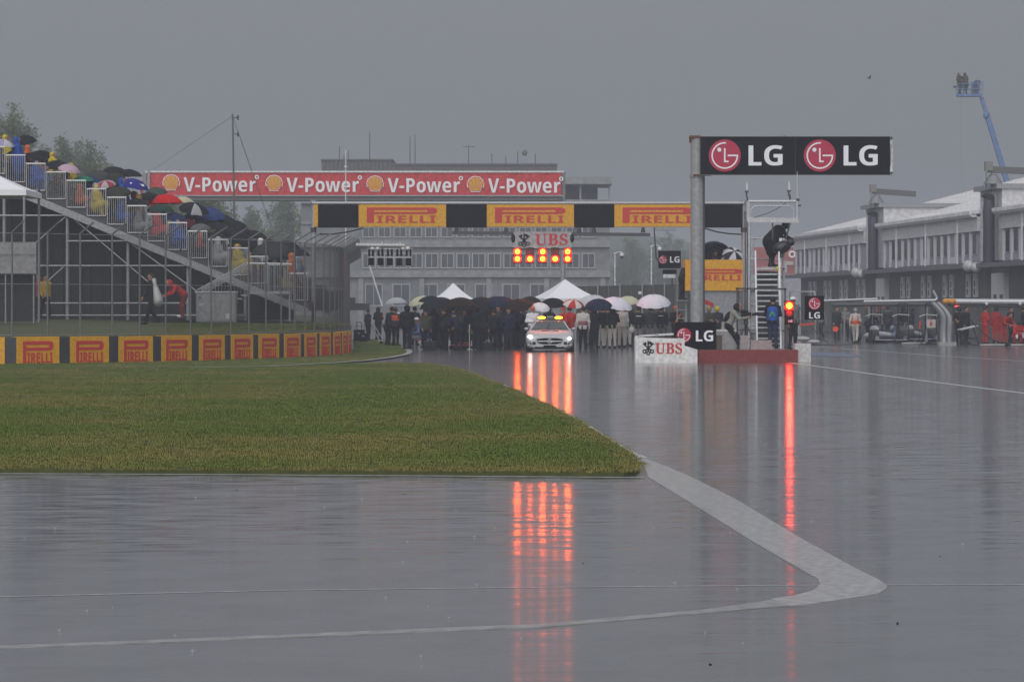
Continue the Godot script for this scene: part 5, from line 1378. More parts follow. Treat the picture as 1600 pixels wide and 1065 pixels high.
# ================================================================ barrier and wire fence
func barrier() -> void:
	var b := thing("track_barrier", "low curved wall of yellow tyre advertising panels and dark strips", "barrier", Vector3.ZERO)
	var dark := mat("strip_grey", 0.035, 0.037, 0.042, 0.6, 0.0, 0.6)
	for i in wall.size() - 1:
		var p0: Vector3 = wall[i]
		var p1: Vector3 = wall[i + 1]
		var x := (p1 - p0).normalized()
		var z := x.cross(Vector3.UP)
		var l := p0.distance_to(p1)
		var cut := l * 0.80
		var h := 0.845 + 0.008 * sin(i * 2.3)
		var fr := Basis(x, Vector3.UP, z)
		var o := part("yellow_panel", Sh.new().box(p0 + x * cut / 2 + Vector3(0, h / 2, 0) - z * 0.13, Vector3(cut - 0.01, h, 0.26), fr), M.tyre_yellow, b)
		tyre_logo(o, Transform3D(fr, p0 + x * cut * 0.15 + Vector3(0, 0.05, 0) + z * 0.004), cut * 0.70, 0.66)
		part("dark_strip", Sh.new().box(p0 + x * (cut + (l - cut) / 2) + Vector3(0, h / 2 - 0.006, 0) - z * 0.15, Vector3(l - cut, h, 0.26), fr), dark, b)
	# wire fence on top, its posts bent over towards the track
	var f := thing("catch_fence", "tall wire debris fence with bent-over posts behind the yellow barrier", "fence", Vector3.ZERO)
	var line := wall.duplicate()
	line += [W(553, HOR, 112), W(555, HOR, 124), W(556, HOR, 140)]
	var pts := []
	var outs := []
	var left := 0.6
	for i in line.size() - 1:
		var a: Vector3 = line[i]
		var e: Vector3 = line[i + 1]
		a.y = 0; e.y = 0
		var l := a.distance_to(e)
		var way := (e - a) / l
		while left < l:
			var z := way.cross(Vector3.UP)
			pts.append(a + way * left - z * 0.34)
			outs.append(z)
			left += 1.19
		left -= l
	var wire := mat("wire", 0.06, 0.063, 0.066, 0.5, 0.3)
	for i in pts.size():
		var p: Vector3 = pts[i]
		var top := p + Vector3(0, 4.02, 0)
		var tip: Vector3 = top + outs[i] * 0.42 + Vector3(0, 0.34, 0)
		# seen from the straight the bent tips lean towards the track
		tip += Vector3(0.18, 0, 0)
		part("post", Sh.new().tube(p + Vector3(0, 0.5, 0), top, 0.032, 0.032, 6).tube(top, tip, 0.03, 0.026, 6), mat("fence_post", 0.15, 0.155, 0.16, 0.45, 0.0, 0.9), f)
		if i + 1 >= pts.size(): continue
		var q: Vector3 = pts[i + 1]
		var w := p.distance_to(q)
		var x := (q - p) / w
		var h := 3.2
		var sh := Sh.new()
		var c := -h
		while c < w:                      # the two families of slanting wires
			for s in 2:
				var t0 := maxf(0.0, -c)
				var t1 := minf(h, w - c)
				if t1 - t0 > 0.05:
					var u := Vector2(c + t0, t0)
					var v := Vector2(c + t1, t1)
					if s == 1: u.x = w - u.x; v.x = w - v.x
					sh.tube(p + x * u.x + Vector3(0, 0.82 + u.y, 0), p + x * v.x + Vector3(0, 0.82 + v.y, 0), 0.0034, 0.0034, 3, false)
			c += 0.085
		part("wire_net", sh, wire, f)
		for y in [0.9, 2.45, 4.0]: part("cable", Sh.new().tube(p + Vector3(0, y, 0), q + Vector3(0, y, 0), 0.009, 0.009, 4, false), M.steel, f)

# ================================================================ the pit exit island
func island() -> void:
	var I := thing("pit_island", "low red-walled island with pale ends at the pit exit", "traffic island", Vector3(8.0, 0, -87))
	var o := I.position
	var a := W(1090, 566, 85) - o
	var b := W(1245, 564.5, 86) - o
	a.y = 0; b.y = 0
	part("red_wall", Sh.new().bar(a + Vector3(0, 0.2, 0), b + Vector3(0, 0.19, 0), 0.22, 0.40), M.kerb_red, I)
	part("deck", Sh.new().sheet([a + Vector3(0.0, 0, -0.12), b + Vector3(0.3, 0, -0.12), b + Vector3(0.9, 0, -11), a + Vector3(-0.6, 0, -11)], 0.34).skirt([a + Vector3(0.0, 0, -0.12), b + Vector3(0.3, 0, -0.12), b + Vector3(0.9, 0, -11), a + Vector3(-0.6, 0, -11)], 0.0, 0.34), M.concrete, I)
	part("pale_end", Sh.new().span(b + Vector3(-0.04, 0, -0.6), b + Vector3(0.46, 0.58, 0.02)), mat("pale_block", 0.58, 0.58, 0.57, 0.55, 0.0, 0.5), I)
	# white bank block
	var w := thing("bank_block", "white barrier block with red bank lettering and crossed keys", "barrier block", feet(1041, 84))
	var s := F / 84.0
	var wm := mat("block_white", 0.78, 0.78, 0.79, 0.5, 0.0, 0.5)
	part("shell", Sh.new().slab([Vector2(-48.0 / s, 0), Vector2(49.0 / s, 0), Vector2(49.0 / s, 21.0 / s), Vector2(29.0 / s, 27.0 / s), Vector2(29.0 / s, 38.0 / s), Vector2(-46.0 / s, 40.0 / s), Vector2(-48.0 / s, 38.0 / s)], -0.95), wm, w)
	part("top_recess", Sh.new().span(Vector3(-32.0 / s, 40.0 / s, -0.75), Vector3(27.0 / s, 41.2 / s, -0.2)), M.black, w)
	part("top_rim", Sh.new().bar(Vector3(-36.0 / s, 42.0 / s, -0.82), Vector3(14.0 / s, 45.0 / s, -0.82), 0.06, 0.06).bar(Vector3(-47.0 / s, 40.5 / s, -0.1), Vector3(-36.0 / s, 42.0 / s, -0.82), 0.06, 0.06), wm, w)
	part("top_knob", Sh.new().tube(Vector3(-14.0 / s, 40.0 / s, -0.3), Vector3(-14.0 / s, 44.5 / s, -0.3), 0.06, 0.05, 10), M.galv, w)
	write("UBS", M.bank_red, w, Transform3D(Basis.IDENTITY, Vector3(-17.0 / s, 14.5 / s, 0.004)), 42.0 / s, 17.0 / s, "Droid Serif", 700)
	key_logo(w, Transform3D(Basis.IDENTITY, Vector3(-28.0 / s, 23.5 / s, 0.004)), 22.0 / s, M.black)
	# black board behind it
	var l := thing("black_board", "black board with red round logo and white letters behind the white block", "sign", W(1055, 547, 86.3))
	s = F / 86.3
	part("panel", Sh.new().span(Vector3(0, -0.1, -0.08), Vector3(64.5 / s, 44.0 / s, 0)), M.board_black, l)
	round_logo(l, Transform3D(Basis.IDENTITY, Vector3(13.8 / s, 23.5 / s, 0.004)), 11.5 / s)
	write("LG", M.print_white, l, Transform3D(Basis.IDENTITY, Vector3(32.5 / s, 14.0 / s, 0.012)), 27.0 / s, 17.0 / s)
	part("foot", Sh.new().span(Vector3(0.1, -0.1, -0.4), Vector3(0.2, 0.02, -0.08)).span(Vector3(1.1, -0.1, -0.4), Vector3(1.2, 0.02, -0.08)), M.dark_steel, l)
	var wd := thing("brown_crate", "narrow brown crate between black board and grey seat block", "crate", W(1123, 546, 88) * Vector3(1, 0, 1) + Vector3(0, 0.34, 0))
	part("box", Sh.new().span(Vector3(-0.1, 0, -0.4), Vector3(0.12, 0.46, 0)), mat("crate_brown", 0.09, 0.075, 0.055, 0.7, 0.0, 1.0), wd)
	part("lid", Sh.new().span(Vector3(-0.11, 0.46, -0.41), Vector3(0.13, 0.49, 0.01)), mat("crate_brown", 0.09, 0.075, 0.055, 0.7), wd)
	# operator on the grey block with the television camera
	var y := 0.34
	var at := func(px, d): return Vector3((px - 800.0) * d / F, y, -d)
	var g := thing("seat_block", "grey concrete block with a pale top used as a seat", "concrete block", at.call(1135, 89.5))
	part("block", Sh.new().slab([Vector2(-0.33, 0), Vector2(0.36, 0), Vector2(0.33, 0.60), Vector2(-0.36, 0.60)], -0.6), mat("block_grey", 0.27, 0.275, 0.28, 0.55, 0.0, 0.6), g)
	part("top_slab", Sh.new().span(Vector3(-0.37, 0.60, -0.62), Vector3(0.34, 0.66, 0.02)), mat("pale_block", 0.58, 0.58, 0.57, 0.55), g)
	var p := person("camera operator in grey and black jacket sitting on the grey block", at.call(1140, 89.6) + Vector3(0, -0.02, 0), 1.45, "perch", [0.24, 0.235, 0.215], BLACK, "hood", BLACK, 1.0)
	part("sleeve_panel", Sh.new().ball(Vector3(0, 1.08, -0.04), Vector3(0.20, 0.22, 0.13), 10, 6, -PI / 2, PI / 2, Basis(Vector3.RIGHT, 0.4)), cloth(BLACK), p)
	var tv := thing("television_camera", "black television camera on a pan head beside the seated operator", "camera", at.call(1166, 89.6) + Vector3(0, 1.0, 0))
	part("camera_body", Sh.new().box(Vector3(0, 0.15, 0), Vector3(0.34, 0.18, 0.16)).ball(Vector3(-0.1, 0.27, 0), Vector3(0.2, 0.06, 0.1), 10, 5), M.black, tv)
	part("camera_lens", Sh.new().tube(Vector3(0.2, 0.16, 0), Vector3(0.38, 0.19, 0.05), 0.045, 0.06, 12), M.black, tv)
	part("viewfinder", Sh.new().box(Vector3(-0.24, 0.28, 0.06), Vector3(0.1, 0.1, 0.1)), M.dark_steel, tv)
	part("pan_bar", Sh.new().tube(Vector3(-0.1, 0.0, 0.06), Vector3(-0.42, -0.08, 0.1), 0.014), M.dark_steel, tv)
	var tp := thing("camera_tripod", "black spreading tripod carrying the television camera", "tripod", at.call(1166, 89.6))
	part("pan_head", Sh.new().tube(Vector3(0, 0.84, 0), Vector3(0, 1.03, 0), 0.09, 0.07, 10), M.dark_steel, tp)
	for k in 3:
		var e := Vector3(cos(k * TAU / 3 + 0.5), 0, sin(k * TAU / 3 + 0.5)) * 0.4
		part("leg", Sh.new().tube(e, Vector3(0, 0.88, 0), 0.022, 0.03, 6).tube(e * 0.55 + Vector3(0, 0.4, 0), Vector3(0, 0.3, 0), 0.012), M.dark_steel, tp)
	p = person("marshal in blue tabard with a green mark and dark blue trousers, back turned", at.call(1208, 90.6), PI - 0.2, "front", BLACK, [0.03, 0.04, 0.085], "hair", [0.02, 0.02, 0.03], 0.98)
	vest(p, [0.03, 0.09, 0.36], 0.98, 1.46)
	part("tabard_mark", Sh.new().bar(Vector3(-0.1, 1.12, -0.17), Vector3(0, 1.28, -0.175), 0.04, 0.02, Vector3.BACK).bar(Vector3(0.1, 1.12, -0.17), Vector3(0, 1.28, -0.175), 0.04, 0.02, Vector3.BACK), cloth([0.08, 0.36, 0.08]), p)
	p = person("person in pale cap and grey vest standing behind the red signal", at.call(1239, 89.0), 0.5, "stand", GREY, COAL, "cap", WHITE, 0.98)
	# black wire cage
	var c := thing("wire_cage", "black tubular guard frame around the foot of the stair", "guard frame", at.call(1190, 91))
	var L := func(px, py, d := 91.0): return W(px, py, d) - c.position
	for x in [1152.0, 1168.0, 1227.0]: part("post", Sh.new().bar(L.call(x, 547), L.call(x, 450), 0.05, 0.05), M.dark_steel, c)
	part("rail", Sh.new().bar(L.call(1150, 450.5), L.call(1229, 451.5), 0.05, 0.06).bar(L.call(1152, 515.5), L.call(1227, 516.5), 0.035, 0.04), M.dark_steel, c)
	for k in 9: part("wire", Sh.new().tube(L.call(1153.5 + k * 1.7, 452), L.call(1153.5 + k * 1.7, 545), 0.006, 0.006, 3, false).tube(L.call(1152, 455 + k * 10), L.call(1168, 455 + k * 10), 0.006, 0.006, 3, false), M.dark_steel, c)
	for q in [[972, 1013], [960, 995]]:
		pass
	for q in [[1163.5, 0.3, 0.45, "grey concrete kerb stub beside the tripod"], [1190, 0.72, 0.30, "low grey concrete block at the foot of the stair"]]:
		var k := thing("kerb_stub", q[3], "concrete block", at.call(q[0], 87.6))
		part("block", Sh.new().slab([Vector2(-q[1] / 2, 0), Vector2(q[1] / 2, 0), Vector2(q[1] / 2 - 0.03, q[2]), Vector2(-q[1] / 2 + 0.03, q[2])], -0.3), mat("block_grey", 0.27, 0.275, 0.28, 0.55, 0.0, 0.6), k)
		part("cap", Sh.new().span(Vector3(-q[1] / 2 + 0.02, q[2], -0.31), Vector3(q[1] / 2 - 0.02, q[2] + 0.03, 0.01)), M.concrete, k)
	# red signal
	var t := thing("pit_exit_signal", "black signal head with its red lamp lit on a dark post", "traffic light", at.call(1229.5, 87.2))
	L = func(px, py): return W(px, py, 87.2) - t.position
	part("post", Sh.new().tube(Vector3(0, 0, -0.08), L.call(1229.5, 500) - Vector3(0, 0, 0.08), 0.05, 0.05, 8), M.dark_steel, t)
	part("housing", Sh.new().span(L.call(1226.5, 507) - Vector3(0, 0, 0.16), L.call(1240.5, 469.5)), M.board_black, t)
	var lens := part("lens", Sh.new().slab([Vector2(-0.10, -0.14), Vector2(0.10, -0.14), Vector2(0.14, -0.10), Vector2(0.14, 0.10), Vector2(0.10, 0.14), Vector2(-0.10, 0.14), Vector2(-0.14, 0.10), Vector2(-0.14, -0.10)], 0.012, Transform3D(Basis.IDENTITY, L.call(1233.5, 477.5) + Vector3(0, 0, 0.003))), glow("lamp_bloom", Color(1.0, 0.012, 0.012), 1.15), t)  # enlarged square plate, glowing red in place of the bloom around the lamp
	part("bulb", Sh.new().ball(L.call(1233.5, 477.5) + Vector3(0, 0, 0.03), Vector3(0.105, 0.105, 0.05), 14, 6), glow("start_lamp_core", Color(1.0, 0.075, 0.004), 26.0), lens)
	part("hood", Sh.new().arc(Transform3D(Basis.IDENTITY, L.call(1233.5, 477.5) + Vector3(0, 0, 0.004)), 0.149, 0.162, 0.1, PI - 0.1, 0.15, 12), M.board_black, lens)
	part("lens", Sh.new().arc(Transform3D(Basis.IDENTITY, L.call(1233.5, 489.5) + Vector3(0, 0, 0.003)), 0, 0.10, 0, TAU, 0.012, 16), mat("lens_off", 0.05, 0.006, 0.006, 0.25), t)
	write("LG", M.print_white, t, Transform3D(Basis.IDENTITY, L.call(1232.5, 503) + Vector3(0, 0, 0.004)), 0.12, 0.07)
	lamp(t, L.call(1233.5, 477.5) + Vector3(0, 0, 0.12), Color(1.0, 0.03, 0.02), 1.5, 0.085)
	# square hanging sign
	var h := thing("square_sign", "square black sign with red round logo above white letters on a bent pipe frame", "sign", W(1273, 499.5, 94))
	s = F / 94.0
	part("panel", Sh.new().span(Vector3(-15.0 / s, 0, -0.08), Vector3(15.0 / s, 37.5 / s, 0)), M.board_black, h)
	round_logo(h, Transform3D(Basis.IDENTITY, Vector3(0, 25.5 / s, 0.004)), 9.6 / s)
	write("LG", M.print_white, h, Transform3D(Basis.IDENTITY, Vector3(-8.5 / s, 2.2 / s, 0.012)), 17.0 / s, 9.8 / s)
	part("pipe_frame", Sh.new().path([Vector3(-38.0 / s, -1.4, -0.1), Vector3(-38.0 / s, 44.0 / s, -0.1), Vector3(1.0 / s, 44.0 / s, -0.1), Vector3(1.0 / s, 37.0 / s, -0.06)], 0.025, 6), M.galv, h)

	# camera tower with stair
	var k := thing("camera_tower", "pale scaffold camera tower with a steep stair and an empty top frame", "scaffold tower", at.call(1200, 93))
	var T := func(px, py, d := 93.0): return W(px, py, d) - k.position
	var alu := mat("aluminium", 0.56, 0.57, 0.59, 0.35, 0.2, 0.9)
	for x in [1171.0, 1225.0]:
		for d in [93.0, 94.6]: part("upright", Sh.new().tube(Vector3(T.call(x, 500, d).x, 0, T.call(x, 500, d).z), T.call(x, 315 if x < 1200 else 372, d), 0.045, 0.045, 8), alu, k)
	part("upright", Sh.new().bar(T.call(1214, 545, 92.4), T.call(1220, 372, 92.9), 0.10, 0.10), alu, k)
	part("top_frame", Sh.new().path([T.call(1169, 345), T.call(1169, 314.5), T.call(1246, 314.5), T.call(1246, 345)], 0.05, 8).bar(T.call(1168, 343.5), T.call(1248, 344.5), 0.09, 0.16).bar(T.call(1168, 341.5, 94.6), T.call(1246, 342.5, 94.6), 0.09, 0.1), alu, k)
	part("inner_frame", Sh.new().path([T.call(1173, 341), T.call(1174, 327), T.call(1180, 321.5), T.call(1234, 321.5), T.call(1240, 327), T.call(1241, 341)], 0.028, 6), alu, k)
	part("cable", Sh.new().path([T.call(1178, 340), T.call(1200, 333), T.call(1222, 322), T.call(1236, 310), T.call(1235, 303)], 0.012, 4), M.dark_steel, k)
	for x in [1207.5, 1236.0]: part("strut", Sh.new().bar(T.call(x, 345), T.call(x - (0.0 if x < 1220 else 8.0), 374), 0.05, 0.05), M.dark_steel, k)
	part("platform", Sh.new().span(T.call(1178, 419.5, 95.0), T.call(1228, 417, 92.65)), alu, k)
	part("platform_rail", Sh.new().path([T.call(1181, 408, 92.7), T.call(1181, 405, 92.7), T.call(1204, 405, 92.7), T.call(1204, 419, 92.7)], 0.016, 5), M.dark_steel, k)
	for x in [1180.5, 1217.5]:
		part("handrail", Sh.new().bar(T.call(x, 392, 92.6), T.call(x + 3.0, 545, 90.4), 0.05, 0.05), mat("rail_white", 0.66, 0.67, 0.69, 0.35), k)
	for i in 15:
		var u := i / 14.0
		var d := lerpf(92.6, 90.9, u)
		part("tread", Sh.new().span(T.call(1182.0 + 2.0 * u, 421.0 + 117.0 * u, d) - Vector3(0, 0, 0.22), T.call(1216.0 + 3.0 * u, 418.6 + 117.0 * u, d)), alu, k)
	for ly in [372.0, 405.0, 440.0, 475.0, 508.0]: part("ledger", Sh.new().tube(T.call(1171, ly, 94.6), T.call(1225, ly, 94.6), 0.03, 0.03, 6).tube(T.call(1171, ly, 93.0), T.call(1171, ly, 94.6), 0.03, 0.03, 6), alu, k)
	for q in [[1171, 440, 1225, 405], [1171, 475, 1225, 508], [1171, 405, 1180, 372]]: part("brace", Sh.new().tube(T.call(q[0], q[1], 94.65), T.call(q[2], q[3], 94.65), 0.022, 0.022, 5), alu, k)
	for e in [0.0, 3.0, 5.0]: part("cable", Sh.new().path([T.call(1164 + e, 330, 93.2), T.call(1166 + e, 420, 93.2), T.call(1163 + e, 500, 93.2), T.call(1167 + e, 543, 93.2)], 0.02, 5), M.dark_steel, k)
	part("dark_backing", Sh.new().bar(T.call(1199, 424, 93.0), T.call(1202, 541, 91.3), 0.74, 0.012, Vector3.BACK), M.dark_steel, k)  # added dark sheet, stands for the dark stair interior behind the treads
	part("yellow_tag", Sh.new().ball(T.call(1215, 420, 92.3), Vector3(0.05, 0.1, 0.05), 8, 5), cloth(YELLOW), k)
	for q in [[1167.5, 284, 298, 316, 93.0], [1233.5, 283, 297, 311, 93.0]]:
		var n := thing("whip_aerial", "short white rod aerial clamped to the tower's stair side" if q[0] < 1200 else "short white rod aerial clamped to the tower's free corner", "aerial", T.call(q[0], q[3], q[4]) + k.position, "rod aerials on the camera tower")
		part("rod", Sh.new().tube(T.call(q[0], q[2], q[4]) + k.position - n.position, T.call(q[0], q[1], q[4]) + k.position - n.position, 0.035, 0.03, 6), M.white, n)
		part("clamp", Sh.new().box(T.call(q[0] - 0.5, q[2] + 1, q[4]) + k.position - n.position, Vector3(0.13, 0.06, 0.08)).path([T.call(q[0], q[2], q[4]) + k.position - n.position, T.call(q[0] - 1.0, q[2] + 6, q[4]) + k.position - n.position, T.call(q[0] + 2, q[3], q[4]) + k.position - n.position], 0.03, 5), M.dark_steel, n)
	var z := thing("thin_rod", "long thin rod clamped to the tower's top corner", "rod", T.call(1246, 312) + k.position)
	part("stem", Sh.new().tube(Vector3(0, -0.1, 0), Vector3(0, 0.98, 0), 0.014, 0.01, 5), M.white, z)
	part("clamp", Sh.new().box(Vector3(0.02, 0.0, 0), Vector3(0.12, 0.08, 0.1)).box(Vector3(0.08, -0.2, 0), Vector3(0.1, 0.06, 0.08)), M.dark_steel, z)
	var top: Vector3 = T.call(1213, 417, 93.4) + k.position
	p = person("cloaked person in black leaning over a covered camera on top of the tower", top + Vector3(-0.15, 0, 0), PI / 2 + 0.25, "bend", BLACK, BLACK, "hood", BLACK, 1.06, "", true)
	var cv := thing("covered_camera", "camera wrapped in a black rain cover on the tower", "camera", W(1222, 386, 92.7))
	part("cover", Sh.new().ball(Vector3(0, 0, 0), Vector3(0.34, 0.22, 0.2), 12, 7, -PI / 2, PI / 2, Basis(Vector3(0, 0, 1), 0.35)).ball(Vector3(0.3, 0.16, 0.05), Vector3(0.14, 0.13, 0.12), 10, 6), mat("bin_bag", 0.01, 0.01, 0.012, 0.35), cv)
	part("mount", Sh.new().tube(Vector3(0, -0.36, 0), Vector3(0, -0.1, 0), 0.06, 0.05, 8), M.dark_steel, cv)

	# starter's rostrum by the gantry
	var r := thing("starter_rostrum", "raised rostrum faced with a yellow tyre advertising panel", "rostrum", feet(1116, 113))
	var R := func(px, py): return W(px, py, 113.0) - r.position
	var f := part("yellow_panel", Sh.new().span(R.call(1071, 454), R.call(1161, 405.5) - Vector3(0, 0, 0.05)), M.tyre_yellow, r)
	tyre_logo(f, Transform3D(Basis.IDENTITY, R.call(1080, 438) + Vector3(0, 0, 0.004)), 80.0 * 113.0 / F, 18.0 * 113.0 / F)
	part("side_panel", Sh.new().span(R.call(1071, 454) - Vector3(0, 0, 1.6), R.call(1073, 405.5) - Vector3(0, 0, 0.06)), M.tyre_yellow, r)
	part("floor", Sh.new().span(R.call(1072, 452) - Vector3(0, 0, 1.7), R.call(1160, 448) - Vector3(0, 0, 0.06)), M.dark_steel, r)
	for x in [1074.0, 1158.0]: part("leg", Sh.new().tube(Vector3(R.call(x, 500).x, 0, -0.9), Vector3(R.call(x, 500).x, R.call(x, 452).y, -0.9), 0.05), M.steel, r)
	var ry: float = EYE + (HOR - 448.0) * 113.0 / F
	umbrella("big blue-black umbrella tilted over the yellow rostrum", W(1113, 394, 113.6), 0.72, [[0.02, 0.028, 0.045]], Vector3(-0.55, 0, 0.12), "umbrellas on the rostrum", 0.9)
	var u := umbrella("black and white chequered umbrella tilted over the yellow rostrum", W(1146, 399, 113.4), 0.48, [[0.50, 0.48, 0.55], [0.02, 0.02, 0.02], [0.50, 0.48, 0.55], [0.03, 0.03, 0.03]], Vector3(0.75, 0, -0.2), "umbrellas on the rostrum", 0.7)
	var chk := Sh.new()
	for i in 6:
		for j in 4:
			if (i + j) % 2 == 0: chk.box(Vector3(-0.05 + i * 0.05, 0.14 - j * 0.03, 0.22 + j * 0.05), Vector3(0.045, 0.008, 0.045), Basis(Vector3.RIGHT, 0.5))
	part("check_print", chk, M.board_black, u)
	for q in [[1118, 0.3], [1140, -0.4]]: person("official standing under the umbrellas on the yellow rostrum", Vector3((q[0] - 800.0) * 113.9 / F, ry, -113.9), q[1], "hold", COAL, BLACK, "hair", [0.05, 0.03, 0.02], 0.86, "officials on the rostrum")
	p = person("official in dark jacket and blue helmet leaning out beside the rostrum", Vector3((1066.0 - 800.0) * 113.5 / F, ry - 0.55, -113.5), 0.9, "reach", COAL, BLACK, "helmet", [0.03, 0.06, 0.28], 0.94)
	var ld := thing("rostrum_ladder", "steel ladder step carrying the official beside the rostrum", "ladder", Vector3((1066.0 - 800.0) * 113.5 / F, 0, -113.5))
	for x in [-0.2, 0.2]: part("rail", Sh.new().tube(Vector3(x, 0, -0.12), Vector3(x, ry + 0.6, -0.12), 0.025), M.steel, ld)
	for i in 6: part("rung", Sh.new().tube(Vector3(-0.2, 0.2 + i * (ry - 0.80) / 5.0, -0.12), Vector3(0.2, 0.2 + i * (ry - 0.80) / 5.0, -0.12), 0.018), M.steel, ld)
	part("step", Sh.new().span(Vector3(-0.25, ry - 0.59, -0.2), Vector3(0.25, ry - 0.555, 0.2)), M.steel, ld)
	# small hanging board
	var hb := thing("hanging_board", "small black hanging board with round logo and letters beside the rostrum", "sign", W(1046.5, 419, 122))
	s = F / 122.0
	part("panel", Sh.new().span(Vector3(-17.5 / s, 0, -0.06), Vector3(17.5 / s, 27.5 / s, 0)), M.board_black, hb)
	round_logo(hb, Transform3D(Basis.IDENTITY, Vector3(-10.5 / s, 13.5 / s, 0.004)), 6.3 / s)
	write("LG", M.print_white, hb, Transform3D(Basis.IDENTITY, Vector3(0.5 / s, 9.0 / s, 0.01)), 15.0 / s, 9.5 / s)
	part("plate", Sh.new().span(Vector3(-11.0 / s, -9.0 / s, -0.06), Vector3(11.0 / s, -2.0 / s, -0.01)), M.board_black, hb)
	part("plate", Sh.new().span(Vector3(-10.0 / s, -15.0 / s, -0.06), Vector3(9.0 / s, -9.3 / s, -0.015)), M.white, hb)
	part("stem", Sh.new().path([Vector3(-18.0 / s, 12.0 / s, -0.05), Vector3(-21.0 / s, 16.0 / s, -0.05), Vector3(-24.0 / s, 60.0 / s, -0.05), Vector3(-24.0 / s, 64.0 / s, -0.05)], 0.035, 6).tube(Vector3(4.0 / s, -15.0 / s, -0.04), Vector3(4.0 / s, -30.0 / s, -0.04), 0.03), M.dark_steel, hb)
	# helmeted crew and a team truck under the rostrum
	for q in [[1098, 128, OLIVE, YELLOW, 0.0], [1108, 124, OLIVE, [0.30, 0.20, 0.10], 0.3], [1121, 126, COAL, YELLOW, -0.2]]:
		person(["crew member in dark suit and yellow helmet under the rostrum", "crew member in dark suit and tan helmet under the rostrum", "second crew member in black with yellow helmet under the rostrum"][[1098, 1108, 1121].find(q[0])], feet(q[0], q[1]), q[4], "front", q[2], BLACK, "helmet", q[3], 1.0)
	var tk := thing("team_cabin", "pale grey team cabin with a red emblem behind the rostrum", "cabin", feet(1125, 150))
	part("wall", Sh.new().span(Vector3(-1.6, 0, -3), Vector3(2.3, 2.7, 0)), mat("cabin_grey", 0.26, 0.27, 0.30, 0.5, 0.0, 0.4), tk)
	part("roof", Sh.new().span(Vector3(-1.7, 2.7, -3.1), Vector3(2.4, 2.85, 0.15)), mat("cabin_blue", 0.05, 0.06, 0.14, 0.5), tk)
	part("emblem", Sh.new().ball(Vector3(-0.75, 2.05, 0.01), Vector3(0.3, 0.12, 0.02), 10, 6, -PI / 2, PI / 2, Basis(Vector3(0, 0, 1), -0.3)).ball(Vector3(-0.45, 1.9, 0.01), Vector3(0.12, 0.16, 0.02), 8, 6), cloth(RED), tk)
	part("counter", Sh.new().span(Vector3(-1.6, 0.4, 0.1), Vector3(2.0, 0.9, 0.5)), M.concrete, tk)

